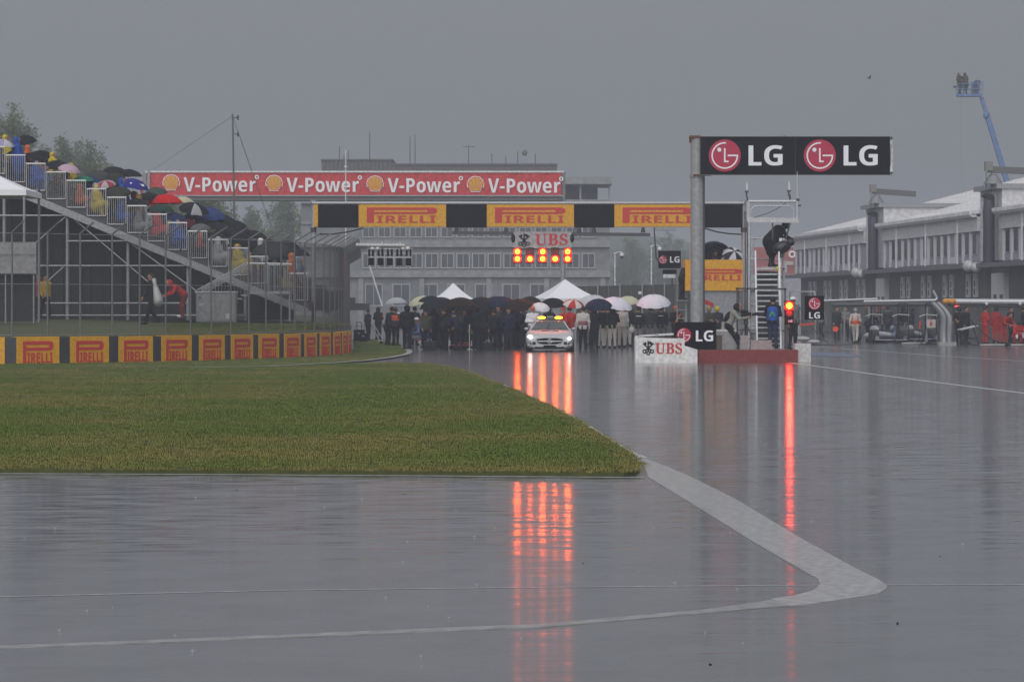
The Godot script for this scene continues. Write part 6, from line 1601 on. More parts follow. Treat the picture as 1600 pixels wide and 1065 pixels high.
# ================================================================ silver two-seat coupe with an orange light bar
func loft(st: Array, sh: Sh) -> void:     # rows of equally many points; smooth
	var nor := []
	for i in st.size():
		var r := []
		for j in st[i].size():
			var a: Vector3 = st[mini(i + 1, st.size() - 1)][j] - st[maxi(i - 1, 0)][j]
			var b: Vector3 = st[i][mini(j + 1, st[i].size() - 1)] - st[i][maxi(j - 1, 0)]
			r.append(b.cross(a).normalized())
		nor.append(r)
	for i in st.size() - 1:
		for j in st[i].size() - 1:
			sh.quadn(st[i][j], st[i][j + 1], st[i + 1][j + 1], st[i + 1][j], nor[i][j], nor[i][j + 1], nor[i + 1][j + 1], nor[i + 1][j])
func safety_car() -> void:
	var c := thing("safety_car", "silver sports coupe with glowing orange light bar and headlights on", "car", feet(859, 106.0), "", -0.02)
	var paint := mat("car_silver", 0.46, 0.47, 0.49, 0.48, 0.15)
	paint.metallic_specular = 0.2
	var glass := mat("car_glass", 0.045, 0.05, 0.05, 0.08)
	var chrome := mat("chrome", 0.62, 0.62, 0.63, 0.18, 0.9)
	var st := []
	for s in [[0.00, 0.66, 0.74, 0.42, 0.54, 0.60, 0.57], [-0.08, 0.78, 0.86, 0.44, 0.60, 0.70, 0.62], [-0.3, 0.88, 0.94, 0.48, 0.70, 0.79, 0.70], [-0.7, 0.92, 0.965, 0.52, 0.77, 0.83, 0.77], [-1.2, 0.92, 0.965, 0.53, 0.81, 0.83, 0.83], [-1.85, 0.91, 0.955, 0.52, 0.84, 0.83, 0.87], [-3.0, 0.91, 0.95, 0.52, 0.87, 0.82, 0.89], [-3.9, 0.93, 0.97, 0.55, 0.90, 0.82, 0.92], [-4.45, 0.86, 0.92, 0.55, 0.82, 0.72, 0.86], [-4.64, 0.78, 0.84, 0.55, 0.72, 0.64, 0.76]]:
		var r := []
		var half := [Vector2(0.0, 0.15), Vector2(s[1] * 0.9, 0.15), Vector2(s[1], 0.20), Vector2(s[2], s[3]), Vector2(s[2] - 0.02, lerpf(s[3], s[4], 0.6)), Vector2(s[5], s[4]), Vector2(s[5] * 0.75, lerpf(s[4], s[6], 0.35) - 0.005), Vector2(s[5] * 0.4, lerpf(s[4], s[6], 0.9)), Vector2(0, s[6])]
		for p in half: r.append(Vector3(p.x, p.y, s[0]))
		for k in range(half.size() - 2, -1, -1): r.append(Vector3(-half[k].x, half[k].y, s[0]))
		st.append(r)
	var sh := Sh.new()
	loft(st, sh)
	for e in [0, st.size() - 1]:
		for j in st[e].size() - 1:
			if e == 0: sh.tri(Vector3(0, 0.4, st[e][0].z), st[e][j], st[e][j + 1])
			else: sh.tri(Vector3(0, 0.5, st[e][0].z), st[e][j + 1], st[e][j])
	part("body", sh, paint, c)
	# glasshouse
	var cab := Sh.new()
	var base := [Vector3(-0.76, 0.86, -1.80), Vector3(-0.4, 0.875, -1.66), Vector3(0.4, 0.875, -1.66), Vector3(0.76, 0.86, -1.80)]
	var head := [Vector3(-0.56, 1.17, -2.45), Vector3(-0.3, 1.205, -2.38), Vector3(0.3, 1.205, -2.38), Vector3(0.56, 1.17, -2.45)]
	var rear := [Vector3(-0.55, 1.18, -3.15), Vector3(-0.3, 1.225, -3.2), Vector3(0.3, 1.225, -3.2), Vector3(0.55, 1.18, -3.15)]
	var tail := [Vector3(-0.66, 0.92, -4.05), Vector3(-0.4, 0.95, -4.15), Vector3(0.4, 0.95, -4.15), Vector3(0.66, 0.92, -4.05)]
	var roof := Sh.new()
	loft([head, rear, tail], roof)
	part("roof", roof, paint, c)
	var ws := Sh.new()
	loft([base, head], ws)
	var screen := part("windscreen", ws, glass, c)
	part("wiper", Sh.new().bar(Vector3(-0.12, 0.89, -1.66), Vector3(-0.02, 1.08, -2.1), 0.03, 0.02), M.black, screen)
	part("sun_strip", Sh.new().bar(Vector3(-0.48, 1.165, -2.36), Vector3(0.0, 1.175, -2.32), 0.02, 0.035), mat("strip_red", 0.28, 0.07, 0.06, 0.5), screen)
	for s in [-1.0, 1.0]:
		part("pillar", Sh.new().tube(Vector3(0.765 * s, 0.86, -1.80), Vector3(0.565 * s, 1.175, -2.45), 0.035, 0.03, 8).tube(Vector3(0.565 * s, 1.175, -2.45), Vector3(0.555 * s, 1.18, -3.15), 0.03, 0.03, 8), paint, c)
		var side := Sh.new()
		side.quad(Vector3(0.77 * s, 0.87, -1.85), Vector3(0.80 * s, 0.88, -3.1), Vector3(0.56 * s, 1.17, -3.1), Vector3(0.57 * s, 1.16, -2.48))
		part("side_window", side, glass, c)
		var mir := part("wing_mirror", Sh.new().ball(Vector3(0.95 * s, 0.89, -1.95), Vector3(0.085, 0.055, 0.06), 10, 6), paint, c)
		part("mirror_stalk", Sh.new().tube(Vector3(0.84 * s, 0.84, -1.95), Vector3(0.95 * s, 0.88, -1.95), 0.02), M.black, mir)
		var hl := part("headlight", Sh.new().ball(Vector3(0.775 * s, 0.575, -0.13), Vector3(0.115, 0.105, 0.10), 14, 8), mat("lamp_clear", 0.4, 0.4, 0.4, 0.15), c)
		var up := 0.02 if s < 0 else -0.05
		part("bulb", Sh.new().ball(Vector3(0.775 * s, 0.575 + up, -0.05), Vector3(0.10 if s < 0 else 0.085, 0.07 if s < 0 else 0.05, 0.05), 12, 6), glow("headlight_white", Color(1.0, 0.97, 0.88), 5.0), hl)
		lamp(c, Vector3(0.775 * s, 0.575 + up, 0.06), Color(1.0, 0.96, 0.88), 0.02, 0.06)
		part("air_intake", Sh.new().slab([Vector2(0.60 * s, 0.28), Vector2(0.82 * s, 0.29), Vector2(0.83 * s, 0.40), Vector2(0.58 * s, 0.385)], 0.02, Transform3D(Basis(Vector3.UP, 0.35 * s), Vector3(0, 0, 0.26 - 0.03))), M.black, c)
		part("bumper_lip", Sh.new().path([Vector3(0.86 * s, 0.27, -0.12), Vector3(0.62 * s, 0.225, -0.01), Vector3(0.28 * s, 0.21, 0.02)], 0.032, 6), paint, c)
		for z in [-0.82, -3.55]:
			var w := part("wheel", Sh.new().lathe([Vector2(0.20, -0.125), Vector2(0.31, -0.125), Vector2(0.34, -0.09), Vector2(0.34, 0.09), Vector2(0.31, 0.125), Vector2(0.20, 0.125)], 22, Transform3D(Basis(Vector3(0, 0, 1), -PI / 2), Vector3(0.845 * s, 0.34, z))), mat("tyre", 0.015, 0.015, 0.016, 0.6), c)
			var rim := Sh.new()
			for k in 7:
				var e := Vector3(0, cos(k * TAU / 7), sin(k * TAU / 7))
				rim.bar(Vector3(0.95 * s, 0.34, z) + e * 0.03, Vector3(0.955 * s, 0.34, z) + e * 0.21, 0.035, 0.02, Vector3.RIGHT)
			rim.ring(Vector3(0.95 * s, 0.34, z), 0.21, 0.016, Vector3(0, 0, 1), Vector3.UP, 18)
			part("rim", rim, chrome, w)
	var gr := part("grille", Sh.new().slab([Vector2(-0.50, 0.40), Vector2(-0.44, 0.31), Vector2(-0.25, 0.275), Vector2(0.25, 0.275), Vector2(0.44, 0.31), Vector2(0.50, 0.40), Vector2(0.51, 0.50), Vector2(0.25, 0.535), Vector2(-0.25, 0.535), Vector2(-0.51, 0.50)], 0.03), M.board_black, c)
	part("grille_rim", Sh.new().path([Vector3(-0.51, 0.50, 0.03), Vector3(-0.50, 0.40, 0.03), Vector3(-0.44, 0.31, 0.03), Vector3(-0.25, 0.272, 0.03), Vector3(0.25, 0.272, 0.03), Vector3(0.44, 0.31, 0.03), Vector3(0.50, 0.40, 0.03), Vector3(0.51, 0.50, 0.03)], 0.014, 5), chrome, gr)
	part("grille_bar", Sh.new().bar(Vector3(-0.48, 0.415, 0.045), Vector3(0.48, 0.415, 0.045), 0.03, 0.035), chrome, gr)
	var star := Sh.new().ring(Vector3(0, 0.415, 0.065), 0.088, 0.011, Vector3.RIGHT, Vector3.UP, 22)
	for k in 3: star.bar(Vector3(0, 0.415, 0.065), Vector3(sin(k * TAU / 3) * 0.085, 0.415 + cos(k * TAU / 3) * 0.085, 0.065), 0.02, 0.02)
	part("badge", star, chrome, gr)
	part("badge_disc", Sh.new().arc(Transform3D(Basis.IDENTITY, Vector3(0, 0.415, 0.046)), 0, 0.085, 0, TAU, 0.008, 18), M.board_black, gr)
	part("number_plate", Sh.new().box(Vector3(0, 0.225, 0.035), Vector3(0.48, 0.09, 0.02)), M.board_black, c)
	part("lower_intake", Sh.new().slab([Vector2(-0.62, 0.13), Vector2(0.62, 0.13), Vector2(0.56, 0.20), Vector2(-0.56, 0.20)], 0.02), M.black, c)
	part("splitter", Sh.new().box(Vector3(0, 0.085, -0.05), Vector3(1.28, 0.035, 0.3)), mat("splitter_grey", 0.22, 0.22, 0.23, 0.4), c)
	part("underbody", Sh.new().box(Vector3(0, 0.12, -2.3), Vector3(1.6, 0.05, 4.2)), M.black, c)
	var tilt := Basis(Vector3.RIGHT, -PI / 2 + 0.16)
	write("SAFETY CAR", M.dark_steel, c, Transform3D(tilt, Vector3(-0.34, 0.815, -0.95)), 0.68, 0.34)
	for s in [-1.0, 1.0]: part("bonnet_stripe", Sh.new().bar(Vector3(0.42 * s, 0.80, -1.0), Vector3(0.56 * s, 0.835, -1.35), 0.035, 0.006), M.dark_steel, c)
	# light bar
	var lb := part("light_bar", Sh.new().box(Vector3(0, 1.27, -2.75), Vector3(1.06, 0.035, 0.3)).box(Vector3(0, 1.31, -2.75), Vector3(0.34, 0.09, 0.22)).box(Vector3(-0.3, 1.24, -2.75), Vector3(0.06, 0.06, 0.2)).box(Vector3(0.3, 1.24, -2.75), Vector3(0.06, 0.06, 0.2)), M.dark_steel, c)
	part("bar_lens", Sh.new().box(Vector3(0, 1.38, -2.75), Vector3(0.24, 0.03, 0.12)), chrome, lb)
	for s in [-1.0, 1.0]:
		part("amber_lamp", Sh.new().ball(Vector3(0.345 * s, 1.335, -2.72), Vector3(0.165, 0.055, 0.10), 14, 6), glow("amber_lamp", Color(1.0, 0.30, 0.012), 9.0), lb)
		lamp(c, Vector3(0.345 * s, 1.34, -2.52), Color(1.0, 0.26, 0.02), 0.015, 0.04)

# ================================================================ pit building
func pit_building() -> void:
	var A := Vector3(27.6, 0, -145)
	var B := Vector3(21.6, 0, -204)
	var x := (A - B).normalized()
	var fr := Basis(x, Vector3.UP, x.cross(Vector3.UP))
	var roofm := mat("pit_roof", 0.80, 0.80, 0.82, 0.5, 0.0, 0.15)
	var bandm := mat("pit_band", 0.64, 0.64, 0.66, 0.55, 0.0, 0.25)
	var wallm := mat("pit_wall", 0.34, 0.345, 0.40, 0.55, 0.0, 0.3)
	var finm := mat("pit_fin", 0.58, 0.58, 0.62, 0.5)
	var pane := mat("pit_pane", 0.05, 0.052, 0.06, 0.12)
	var canopym := mat("pit_canopy", 0.14, 0.143, 0.15, 0.5, 0.0, 0.3)
	var lowm := mat("pit_low_wall", 0.14, 0.132, 0.125, 0.6, 0.0, 0.4)
	var bannerm := mat("pit_banner", 0.74, 0.74, 0.76, 0.6, 0.0, 0.8)
	var doorm := mat("pit_door", 0.06, 0.06, 0.062, 0.5)
	var n := 0
	for s in [[0.0, 23.0], [28.0, 51.0], [55.5, 80.0]]:
		var b := thing("pit_building", ["farthest white-roofed section of the two-storey pit building", "middle white-roofed section of the two-storey pit building between the dark hanging covers", "nearest white-roofed section of the two-storey pit building"][n], "building", B, "sections of the pit building")
		b.basis = fr
		var x0: float = s[0]
		var x1: float = s[1]
		part("upper_wall", Sh.new().span(Vector3(x0, 4.2, -16), Vector3(x1, 6.9, 0)), wallm, b)
		part("fascia", Sh.new().span(Vector3(x0 - 0.02, 6.12, 0.0), Vector3(x1 + 0.02, 6.95, 0.22)), bandm, b)
		var rf := part("roof", Sh.new().slab([Vector2(0.55, 7.02), Vector2(0.55, 7.12), Vector2(-18, 11.76), Vector2(-18, 11.4)], x1 - x0, Transform3D(Basis(Vector3(0, 0, 1), Vector3.UP, Vector3(1, 0, 0)), Vector3(x0, 0, 0))), roofm, b)
		var k := 0
		while x0 + 0.5 + k * 1.9 < x1 - 0.2:
			var rx := x0 + 0.5 + k * 1.9
			part("roof_seam", Sh.new().bar(Vector3(rx, 7.16, 0.5), Vector3(rx, 11.80, -18), 0.07, 0.07), bandm, rf)
			k += 1
		k = 0
		while x0 + k * 1.45 < x1 - 1.0:
			var g0 := x0 + k * 1.45
			part("gutter", Sh.new().slab([Vector2(0.24, 6.92), Vector2(0.52, 6.92), Vector2(0.66, 7.06), Vector2(0.66, 7.26), Vector2(0.60, 7.26), Vector2(0.24, 7.0)], minf(1.40, x1 - g0), Transform3D(Basis(Vector3(0, 0, 1), Vector3.UP, Vector3(1, 0, 0)), Vector3(g0, 0, 0))), roofm, b)
			k += 1
		k = 0
		while x0 + 0.3 + k * 1.6 < x1 - 0.4:
			var f0 := x0 + 0.3 + k * 1.6
			part("fin", Sh.new().span(Vector3(f0, 4.36, 0.004), Vector3(f0 + 0.11, 6.12, 0.16)), finm, b)
			if (k * 7 + n) % 5 != 1:
				var w := part("window", Sh.new().span(Vector3(f0 + 0.42, 4.78, 0.004), Vector3(f0 + 1.2, 6.06, 0.07)), wallm, b)
				part("pane", Sh.new().span(Vector3(f0 + 0.5, 4.86, 0.074), Vector3(f0 + 1.12, 6.0, 0.09)), pane, w)
			part("wall_panel", Sh.new().span(Vector3(f0 + 0.16, 4.36, 0.004), Vector3(f0 + 1.54, 4.74, 0.05)), finm if k % 4 == 2 else wallm, b)
			k += 1
		for dp in [0.18, 0.5, 0.82]: part("downpipe", Sh.new().tube(Vector3(lerpf(x0, x1, dp), 4.3, 0.24), Vector3(lerpf(x0, x1, dp), 6.95, 0.24), 0.06, 0.06, 6), roofm, b)
		part("canopy", Sh.new().slab([Vector2(-1.0, 4.05), Vector2(1.3, 3.98), Vector2(1.3, 4.22), Vector2(-1.0, 4.36)], x1 - x0 + 2.0, Transform3D(Basis(Vector3(0, 0, 1), Vector3.UP, Vector3(1, 0, 0)), Vector3(x0 - 1.0, 0, 0))), canopym, b)
		part("garage_wall", Sh.new().span(Vector3(x0, 0, -16), Vector3(x1, 4.04, -0.35)), lowm, b)
		k = 0
		while x0 + 4.5 + k * 5.2 < x1 + 0.5:
			var c0: float = x0 + 4.5 + k * 5.2
			for e in [-0.78, 0.78]:
				var bn := part("banner", Sh.new().span(Vector3(c0 + e - 0.36, 2.36, -0.34), Vector3(c0 + e + 0.36, 3.74, -0.22)), bannerm, b)
				part("print", Sh.new().span(Vector3(c0 + e - 0.14, 2.5, -0.215), Vector3(c0 + e + 0.14, 2.85, -0.205)).span(Vector3(c0 + e - 0.1, 2.95, -0.215), Vector3(c0 + e + 0.1, 3.3, -0.205)), doorm if k % 2 else lowm, bn)
			part("garage_door", Sh.new().span(Vector3(c0 - 4.2, 0.05, -0.345), Vector3(c0 - 1.35, 2.9, -0.29)), doorm, b)
			part("pier", Sh.new().span(Vector3(c0 - 1.25, 0.02, -0.345), Vector3(c0 + 1.25, 2.30, -0.15)), lowm, b)
			k += 1
		n += 1
	# stair towers with hoist arms and dark hanging covers between the sections
	n = 0
	for s in [[23.0, 28.0, 1361.0, 0.0], [51.0, 55.5, 1541.0, 0.0]]:
		var t := thing("stair_tower", ["pale stair tower between the two farther pit sections", "pale stair tower between the two nearer pit sections"][n], "tower", B, "stair towers of the pit building")
		t.basis = fr
		var m: float = (s[0] + s[1]) / 2.0
		part("shaft", Sh.new().span(Vector3(s[0] + 0.05, 4.4, -9), Vector3(s[1] - 0.05, 8.35, 0.05)), bandm, t)
		part("foot", Sh.new().span(Vector3(s[0] + 0.05, 0, -9), Vector3(s[1] - 0.05, 4.0, -0.6)), mat("tower_foot", 0.20, 0.20, 0.205, 0.6, 0.0, 0.5), t)
		part("corner_pier", Sh.new().span(Vector3(s[0] + 1.6, 4.4, 0.054), Vector3(s[0] + 2.5, 8.2, 0.3)), M.dark_steel, t)
		part("corner_pier", Sh.new().span(Vector3(s[0] + 2.6, 4.4, 0.054), Vector3(s[0] + 3.6, 8.2, 0.25)), M.galv, t)
		part("cap", Sh.new().span(Vector3(s[0] - 0.15, 8.35, -9.2), Vector3(s[1] + 0.15, 8.62, 0.4)), M.steel, t)
		part("sheeting", Sh.new().ball(Vector3(m - 0.6, 4.1, 1.2), Vector3(0.8, 0.35, 0.3), 7, 4).ball(Vector3(m + 1.0, 4.0, 1.2), Vector3(0.5, 0.3, 0.3), 6, 4), mat("foil", 0.5, 0.5, 0.52, 0.3), t)
		part("cabinet", Sh.new().span(Vector3(m - 1.2, 1.9, -0.59), Vector3(m + 1.3, 3.7, -0.3)), bannerm, t)
		for e in [-0.7, 0.55]: part("vent", Sh.new().span(Vector3(m + e, 2.0, -0.295), Vector3(m + e + 0.6, 2.5, -0.28)), doorm, t)
		m = s[1] - 0.6
		var d: float = 204.0 - 0.995 * m
		# the hoist arm reaches out over the pit lane
		var hoist := thing("hoist_arm", ["grey swing hoist arm on the farther stair tower", "grey swing hoist arm on the nearer stair tower"][n], "hoist", B + fr * Vector3(m, 8.62, 0.4), "hoist arms on the pit building")
		var ps := d / F
		var hx: float = (s[2] - (800.0 + hoist.position.x / ps)) * ps
		part("pivot", Sh.new().tube(Vector3.ZERO, Vector3(0, 0.55, 0), 0.55, 0.2, 12), M.steel, hoist)
		part("arm", Sh.new().bar(Vector3(hx + 0.1, 0.80, 0.2), Vector3(2.6 if n == 0 else 4.6, 0.62, -0.2), 0.3, 0.36), mat("hoist_grey", 0.10, 0.10, 0.102, 0.5), hoist)
		part("end_block", Sh.new().box(Vector3(hx + 0.12, 0.98, 0.2), Vector3(0.42, 0.5, 0.45)), mat("hoist_light", 0.17, 0.17, 0.165, 0.5), hoist)
		for e in [-0.02, 0.28]: part("cable", Sh.new().tube(Vector3(hx + e, 0.7, 0.2), Vector3(hx + e, -0.55, 0.2), 0.02, 0.02, 4).tube(Vector3(hx + e, 0.1, 0.2), Vector3(hx + e, -0.1, 0.2), 0.05, 0.05, 5), M.dark_steel, hoist)
		var cv := thing("hanging_cover", ["long dark purple cover hanging from the farther hoist arm", "long dark purple cover hanging from the nearer hoist arm"][n], "cover", hoist.position + Vector3(hx + 0.12, -0.55, 0.2), "dark covers hanging from the hoist arms")
		part("hook", Sh.new().ball(Vector3(-0.05, -0.12, 0), Vector3(0.36, 0.14, 0.2), 10, 5).box(Vector3(0.1, -0.4, 0), Vector3(0.4, 0.5, 0.3)), M.black, cv)
		part("cover", Sh.new().lathe([Vector2(0.32, -4.0 + 0.0), Vector2(0.33, -3.0), Vector2(0.31, -2.0), Vector2(0.34, -1.0), Vector2(0.27, -0.45), Vector2(0.1, -0.3)], 9), mat("cover_purple", 0.035, 0.033, 0.052, 0.6), cv)
		n += 1
	# a faded red hoarding at the building's far end
	var h := thing("faded_hoarding", "faded red hoarding with pale ring marks at the pit building's far end", "hoarding", Vector3(0, 0, -240))
	part("panel", Sh.new().span(W(1178, 428, 240) - h.position, W(1254, 386, 240) - h.position - Vector3(0, 0, 0.2)), mat("faded_red", 0.36, 0.10, 0.10, 0.7, 0.0, 0.1), h)
	part("ring_mark", Sh.new().arc(Transform3D(Basis.IDENTITY, W(1238, 397, 239.95) - h.position), 0.18, 0.32, 0, TAU, 0.02, 20), M.print_white, h)
	part("pale_mark", Sh.new().span(W(1224, 414, 239.98) - h.position, W(1240, 408, 239.9) - h.position).span(W(1224, 426, 239.98) - h.position, W(1230, 414, 239.9) - h.position), mat("faded_white", 0.4, 0.38, 0.38, 0.7), h)
	part("base_wall", Sh.new().span(Vector3(W(1150, 520, 240).x, 0, -0.4), W(1262, 428, 240) - h.position), wallm, h)

# ================================================================ pit lane equipment and crews
func pit_lane() -> void:
	var tubem := mat("boom_silver", 0.48, 0.49, 0.51, 0.25, 0.4)
	var hose: Material = M.black
	var crew := "pit crews along the garages"
	# overhead air-line booms
	for q in [[1262, 470.5, 1372, 466.5, 142.0, 0.05, "thin pale air-line boom behind the square black sign"], [1350, 470.8, 1462, 468.8, 136.0, 0.07, "silver air-line boom with an upturned end"], [1300, 476.0, 1470, 475.0, 134.0, 0.10, "dark grey air-line boom below the silver one"], [1476, 470.5, 1640, 471.5, 128.0, 0.13, "thick silver air-line boom with two amber caps"]]:
		var b := thing("air_boom", q[6], "boom", W(q[0], q[1], q[4]), "air-line booms over the pit lane")
		var e: Vector3 = W(q[2], q[3], q[4]) - b.position
		part("tube", Sh.new().tube(Vector3.ZERO, e, q[5], q[5], 8), tubem if q[5] != 0.10 else M.dark_steel, b)
		if q[5] == 0.07: part("upturn", Sh.new().path([e, e + Vector3(0.1, 0.1, 0), e + Vector3(-0.12, 0.5, 0)], 0.07, 6), tubem, b)
		if q[5] == 0.13:
			for k in 2: part("amber_cap", Sh.new().ball(Vector3(0.08 + k * 0.31, 0.0, 0.05), Vector3(0.19, 0.14, 0.15), 10, 6), mat("amber_off", 0.60, 0.24, 0.01, 0.3), b)
			for k in 3: part("hose_ball", Sh.new().ball(Vector3(2.0 + 1.6 * k, -0.12, 0.1), Vector3.ONE * 0.09, 8, 5), M.white, b)
			part("red_marker_lamp", Sh.new().ball(Vector3(0.52, -0.24, 0.1), Vector3(0.05, 0.035, 0.03), 8, 5).ball(Vector3(0.66, -0.24, 0.1), Vector3(0.05, 0.035, 0.03), 8, 5), glow("marker_red", Color(1.0, 0.03, 0.03), 2.5), b)
			part("under_tube", Sh.new().tube(Vector3(0.2, -0.2, -0.1), e + Vector3(0, -0.2, -0.1), 0.07, 0.07, 6), M.dark_steel, b)
		for t in [0.12, 0.88]:
			var m: Vector3 = e * t
			part("leg", Sh.new().tube(m, Vector3(m.x, -b.position.y, m.z - 0.3), 0.045, 0.045, 6), M.steel, b)
	# hose stands
	for q in [[1410, 132, "dark tubular hose stand with looped hoses before the garages"], [1453, 126, "dark tubular hose stand carrying a white lollipop board"], [1368, 136, "dark hose stand beside the walking marshal"]]:
		var b := thing("hose_stand", q[2], "hose stand", feet(q[0], q[1]), "hose stands in the pit lane")
		part("base", Sh.new().bar(Vector3(-0.5, 0.04, 0.1), Vector3(0.9, 0.04, 0.1), 0.06, 0.05).bar(Vector3(-0.1, 0.04, -0.4), Vector3(0, 0.04, 0.5), 0.06, 0.05), M.black, b)
		part("post", Sh.new().path([Vector3(-0.42, 0.05, 0.1), Vector3(-0.2, 0.5, 0), Vector3(-0.18, 1.95, 0), Vector3(0.25, 1.95, 0), Vector3(0.28, 0.9, 0.05)], 0.03, 6), M.black, b)
		part("hose", Sh.new().path([Vector3(-0.15, 1.9, 0.1), Vector3(-0.25, 1.2, 0.12), Vector3(-0.1, 0.55, 0.15), Vector3(0.2, 0.2, 0.15), Vector3(0.32, 0.6, 0.1), Vector3(0.22, 1.3, 0.08), Vector3(0.1, 1.88, 0.05)], 0.022, 5), hose, b)
		part("top_bar", Sh.new().path([Vector3(-0.5, 1.32, 0.1), Vector3(-0.2, 1.42, 0.1), Vector3(0.35, 1.38, 0.1)], 0.035, 6), M.galv, b)
		if q[0] == 1453:
			part("board", Sh.new().box(Vector3(0.05, 1.0, 0.14), Vector3(0.42, 0.40, 0.02)), mat("lollipop", 0.40, 0.40, 0.38, 0.5), b)
			part("mark", Sh.new().ball(Vector3(0.05, 0.98, 0.155), Vector3(0.07, 0.10, 0.01), 8, 5).bar(Vector3(0.03, 1.08, 0.155), Vector3(0.05, 1.2, 0.155), 0.05, 0.01, Vector3.BACK), cloth([0.6, 0.04, 0.03]), b)
	# curved pale cover of a fuel or air cabinet
	var cv := thing("equipment_cover", "pale grey plastic-covered cabinet with a curved front in the pit lane", "cabinet", feet(1480, 124))
	for k in 2:
		var rows := []
		for i in 10:
			var t := i / 9.0
			var bend := 0.0 if t < 0.6 else -pow((t - 0.6) / 0.4, 1.6) * 0.55
			var z := 0.1 - 0.12 * sin(t * 6.0 + k)
			rows.append([Vector3(-0.25 + k * 0.25 + bend, t * 2.0, z - 0.35), Vector3(-0.24 + k * 0.25 + bend, t * 2.0, z), Vector3(-0.13 + k * 0.25 + bend, t * 2.0, z + 0.07), Vector3(-0.02 + k * 0.25 + bend, t * 2.0, z), Vector3(-0.01 + k * 0.25 + bend, t * 2.0, z - 0.35)])
		var sh := Sh.new()
		loft(rows, sh)
		part("cover", sh, mat("cover_pale", 0.30, 0.31, 0.33, 0.4), cv)
	part("skirt", Sh.new().box(Vector3(0, 0.08, 0), Vector3(0.8, 0.16, 0.5)), M.concrete, cv)
	# low race car shapes and a jack
	for q in [[1378, 134, [0.36, 0.37, 0.40], "white and blue race car nose parked by the garages", 0.25], [1398, 137, [0.24, 0.27, 0.36], "silver-blue race car tail between two hose stands", 2.9], [1430, 138, [0.30, 0.32, 0.38], "pale race car front with dark wheels before the garages", 0.1]]:
		var b := thing("race_car", q[3], "race car", feet(q[0], q[1]), "race cars by the garages", q[4])
		part("monocoque", Sh.new().ball(Vector3(0, 0.40, -0.2), Vector3(0.20, 0.17, 1.5), 12, 7).ball(Vector3(0, 0.34, -0.9), Vector3(0.55, 0.20, 0.7), 12, 7).ball(Vector3(0, 0.66, -0.95), Vector3(0.13, 0.2, 0.6), 10, 6), cloth(q[2], 0.3), b)
		part("front_wing", Sh.new().box(Vector3(0, 0.16, 1.25), Vector3(1.5, 0.04, 0.4)).box(Vector3(-0.75, 0.24, 1.25), Vector3(0.03, 0.2, 0.45)).box(Vector3(0.75, 0.24, 1.25), Vector3(0.03, 0.2, 0.45)), cloth(q[2], 0.3), b)
		part("rear_wing", Sh.new().box(Vector3(0, 0.9, -2.0), Vector3(0.8, 0.05, 0.3)).box(Vector3(-0.4, 0.72, -2.0), Vector3(0.03, 0.4, 0.35)).box(Vector3(0.4, 0.72, -2.0), Vector3(0.03, 0.4, 0.35)), cloth(NAVY, 0.3), b)
		for z in [0.75, -1.6]:
			for s in [-0.72, 0.72]: part("wheel", Sh.new().tube(Vector3(s - 0.17, 0.33, z), Vector3(s + 0.17, 0.33, z), 0.33, 0.33, 16), mat("tyre", 0.015, 0.015, 0.016, 0.6), b)
	var jk := thing("wing_board", "pale slanting wing board on a dark trestle before the red crew", "wing", feet(1512, 125), "", 0.25)
	part("board", Sh.new().bar(Vector3(-0.5, 0.72, 0.2), Vector3(0.5, 0.9, -0.1), 0.3, 0.05), mat("board_pale2", 0.5, 0.52, 0.54, 0.35), jk)
	part("trestle", Sh.new().tube(Vector3(-0.35, 0.72, 0.1), Vector3(-0.1, 0, 0.3), 0.025).tube(Vector3(0.3, 0.82, 0), Vector3(0.5, 0, 0.2), 0.025).tube(Vector3(-0.2, 0.35, 0.1), Vector3(0.4, 0.3, 0.1), 0.02), M.black, jk)
	var hs := thing("ground_hose", "black air hoses curving across the wet pit lane before the red crew", "hose", feet(1530, 122))
	part("hose", Sh.new().path([Vector3(-1.0, 0.62, 0), Vector3(-0.85, 0.3, 0.2), Vector3(-0.5, 0.08, 0.6), Vector3(0.0, 0.03, 0.8), Vector3(0.8, 0.03, 0.7), Vector3(1.2, 0.03, 0.3)], 0.025, 5), hose, hs)
	part("hose", Sh.new().path([Vector3(-0.5, 1.4, -0.4), Vector3(-0.1, 0.9, -0.2), Vector3(0.4, 0.4, 0.2), Vector3(1.0, 0.08, 0.5), Vector3(1.4, 0.03, 0.6)], 0.025, 5), hose, hs)
	for q in [[1553, 121, "bundle of pale hoses lying before the red crew"], [1596, 121, "pale gun and hose lying at the edge of the pit lane"], [1430, 127, "pale floor mat and hose ends beside the hose stand"]]:
		var b := thing("hose_bundle", q[2], "hose", feet(q[0], q[1]), "hoses lying in the pit lane")
		part("coil", Sh.new().path([Vector3(-0.6, 0.05, 0), Vector3(-0.3, 0.07, 0.15), Vector3(0.1, 0.06, -0.05), Vector3(0.5, 0.06, 0.1)], 0.055, 6).path([Vector3(-0.5, 0.05, 0.2), Vector3(0.0, 0.06, 0.3), Vector3(0.4, 0.05, 0.15)], 0.045, 6), mat("hose_grey", 0.30, 0.29, 0.29, 0.5), b)
		part("nozzle", Sh.new().tube(Vector3(0.5, 0.07, 0.1), Vector3(0.75, 0.1, 0.15), 0.06, 0.04), M.black, b)
	# people
	var p := person("marshal in white overalls and orange tabard walking in the pit lane", feet(1337, 130), PI - 0.3, "walk", PALE, PALE, "hair", [0.30, 0.29, 0.28], 0.96, crew)
	vest(p, [0.55, 0.09, 0.03], 0.95, 1.18)
	for s in [-0.13, 0.13]: part("brace_strap", Sh.new().bar(Vector3(s, 1.1, -0.155), Vector3(s, 1.45, -0.10), 0.05, 0.02, Vector3.BACK), cloth([0.55, 0.09, 0.03]), p)
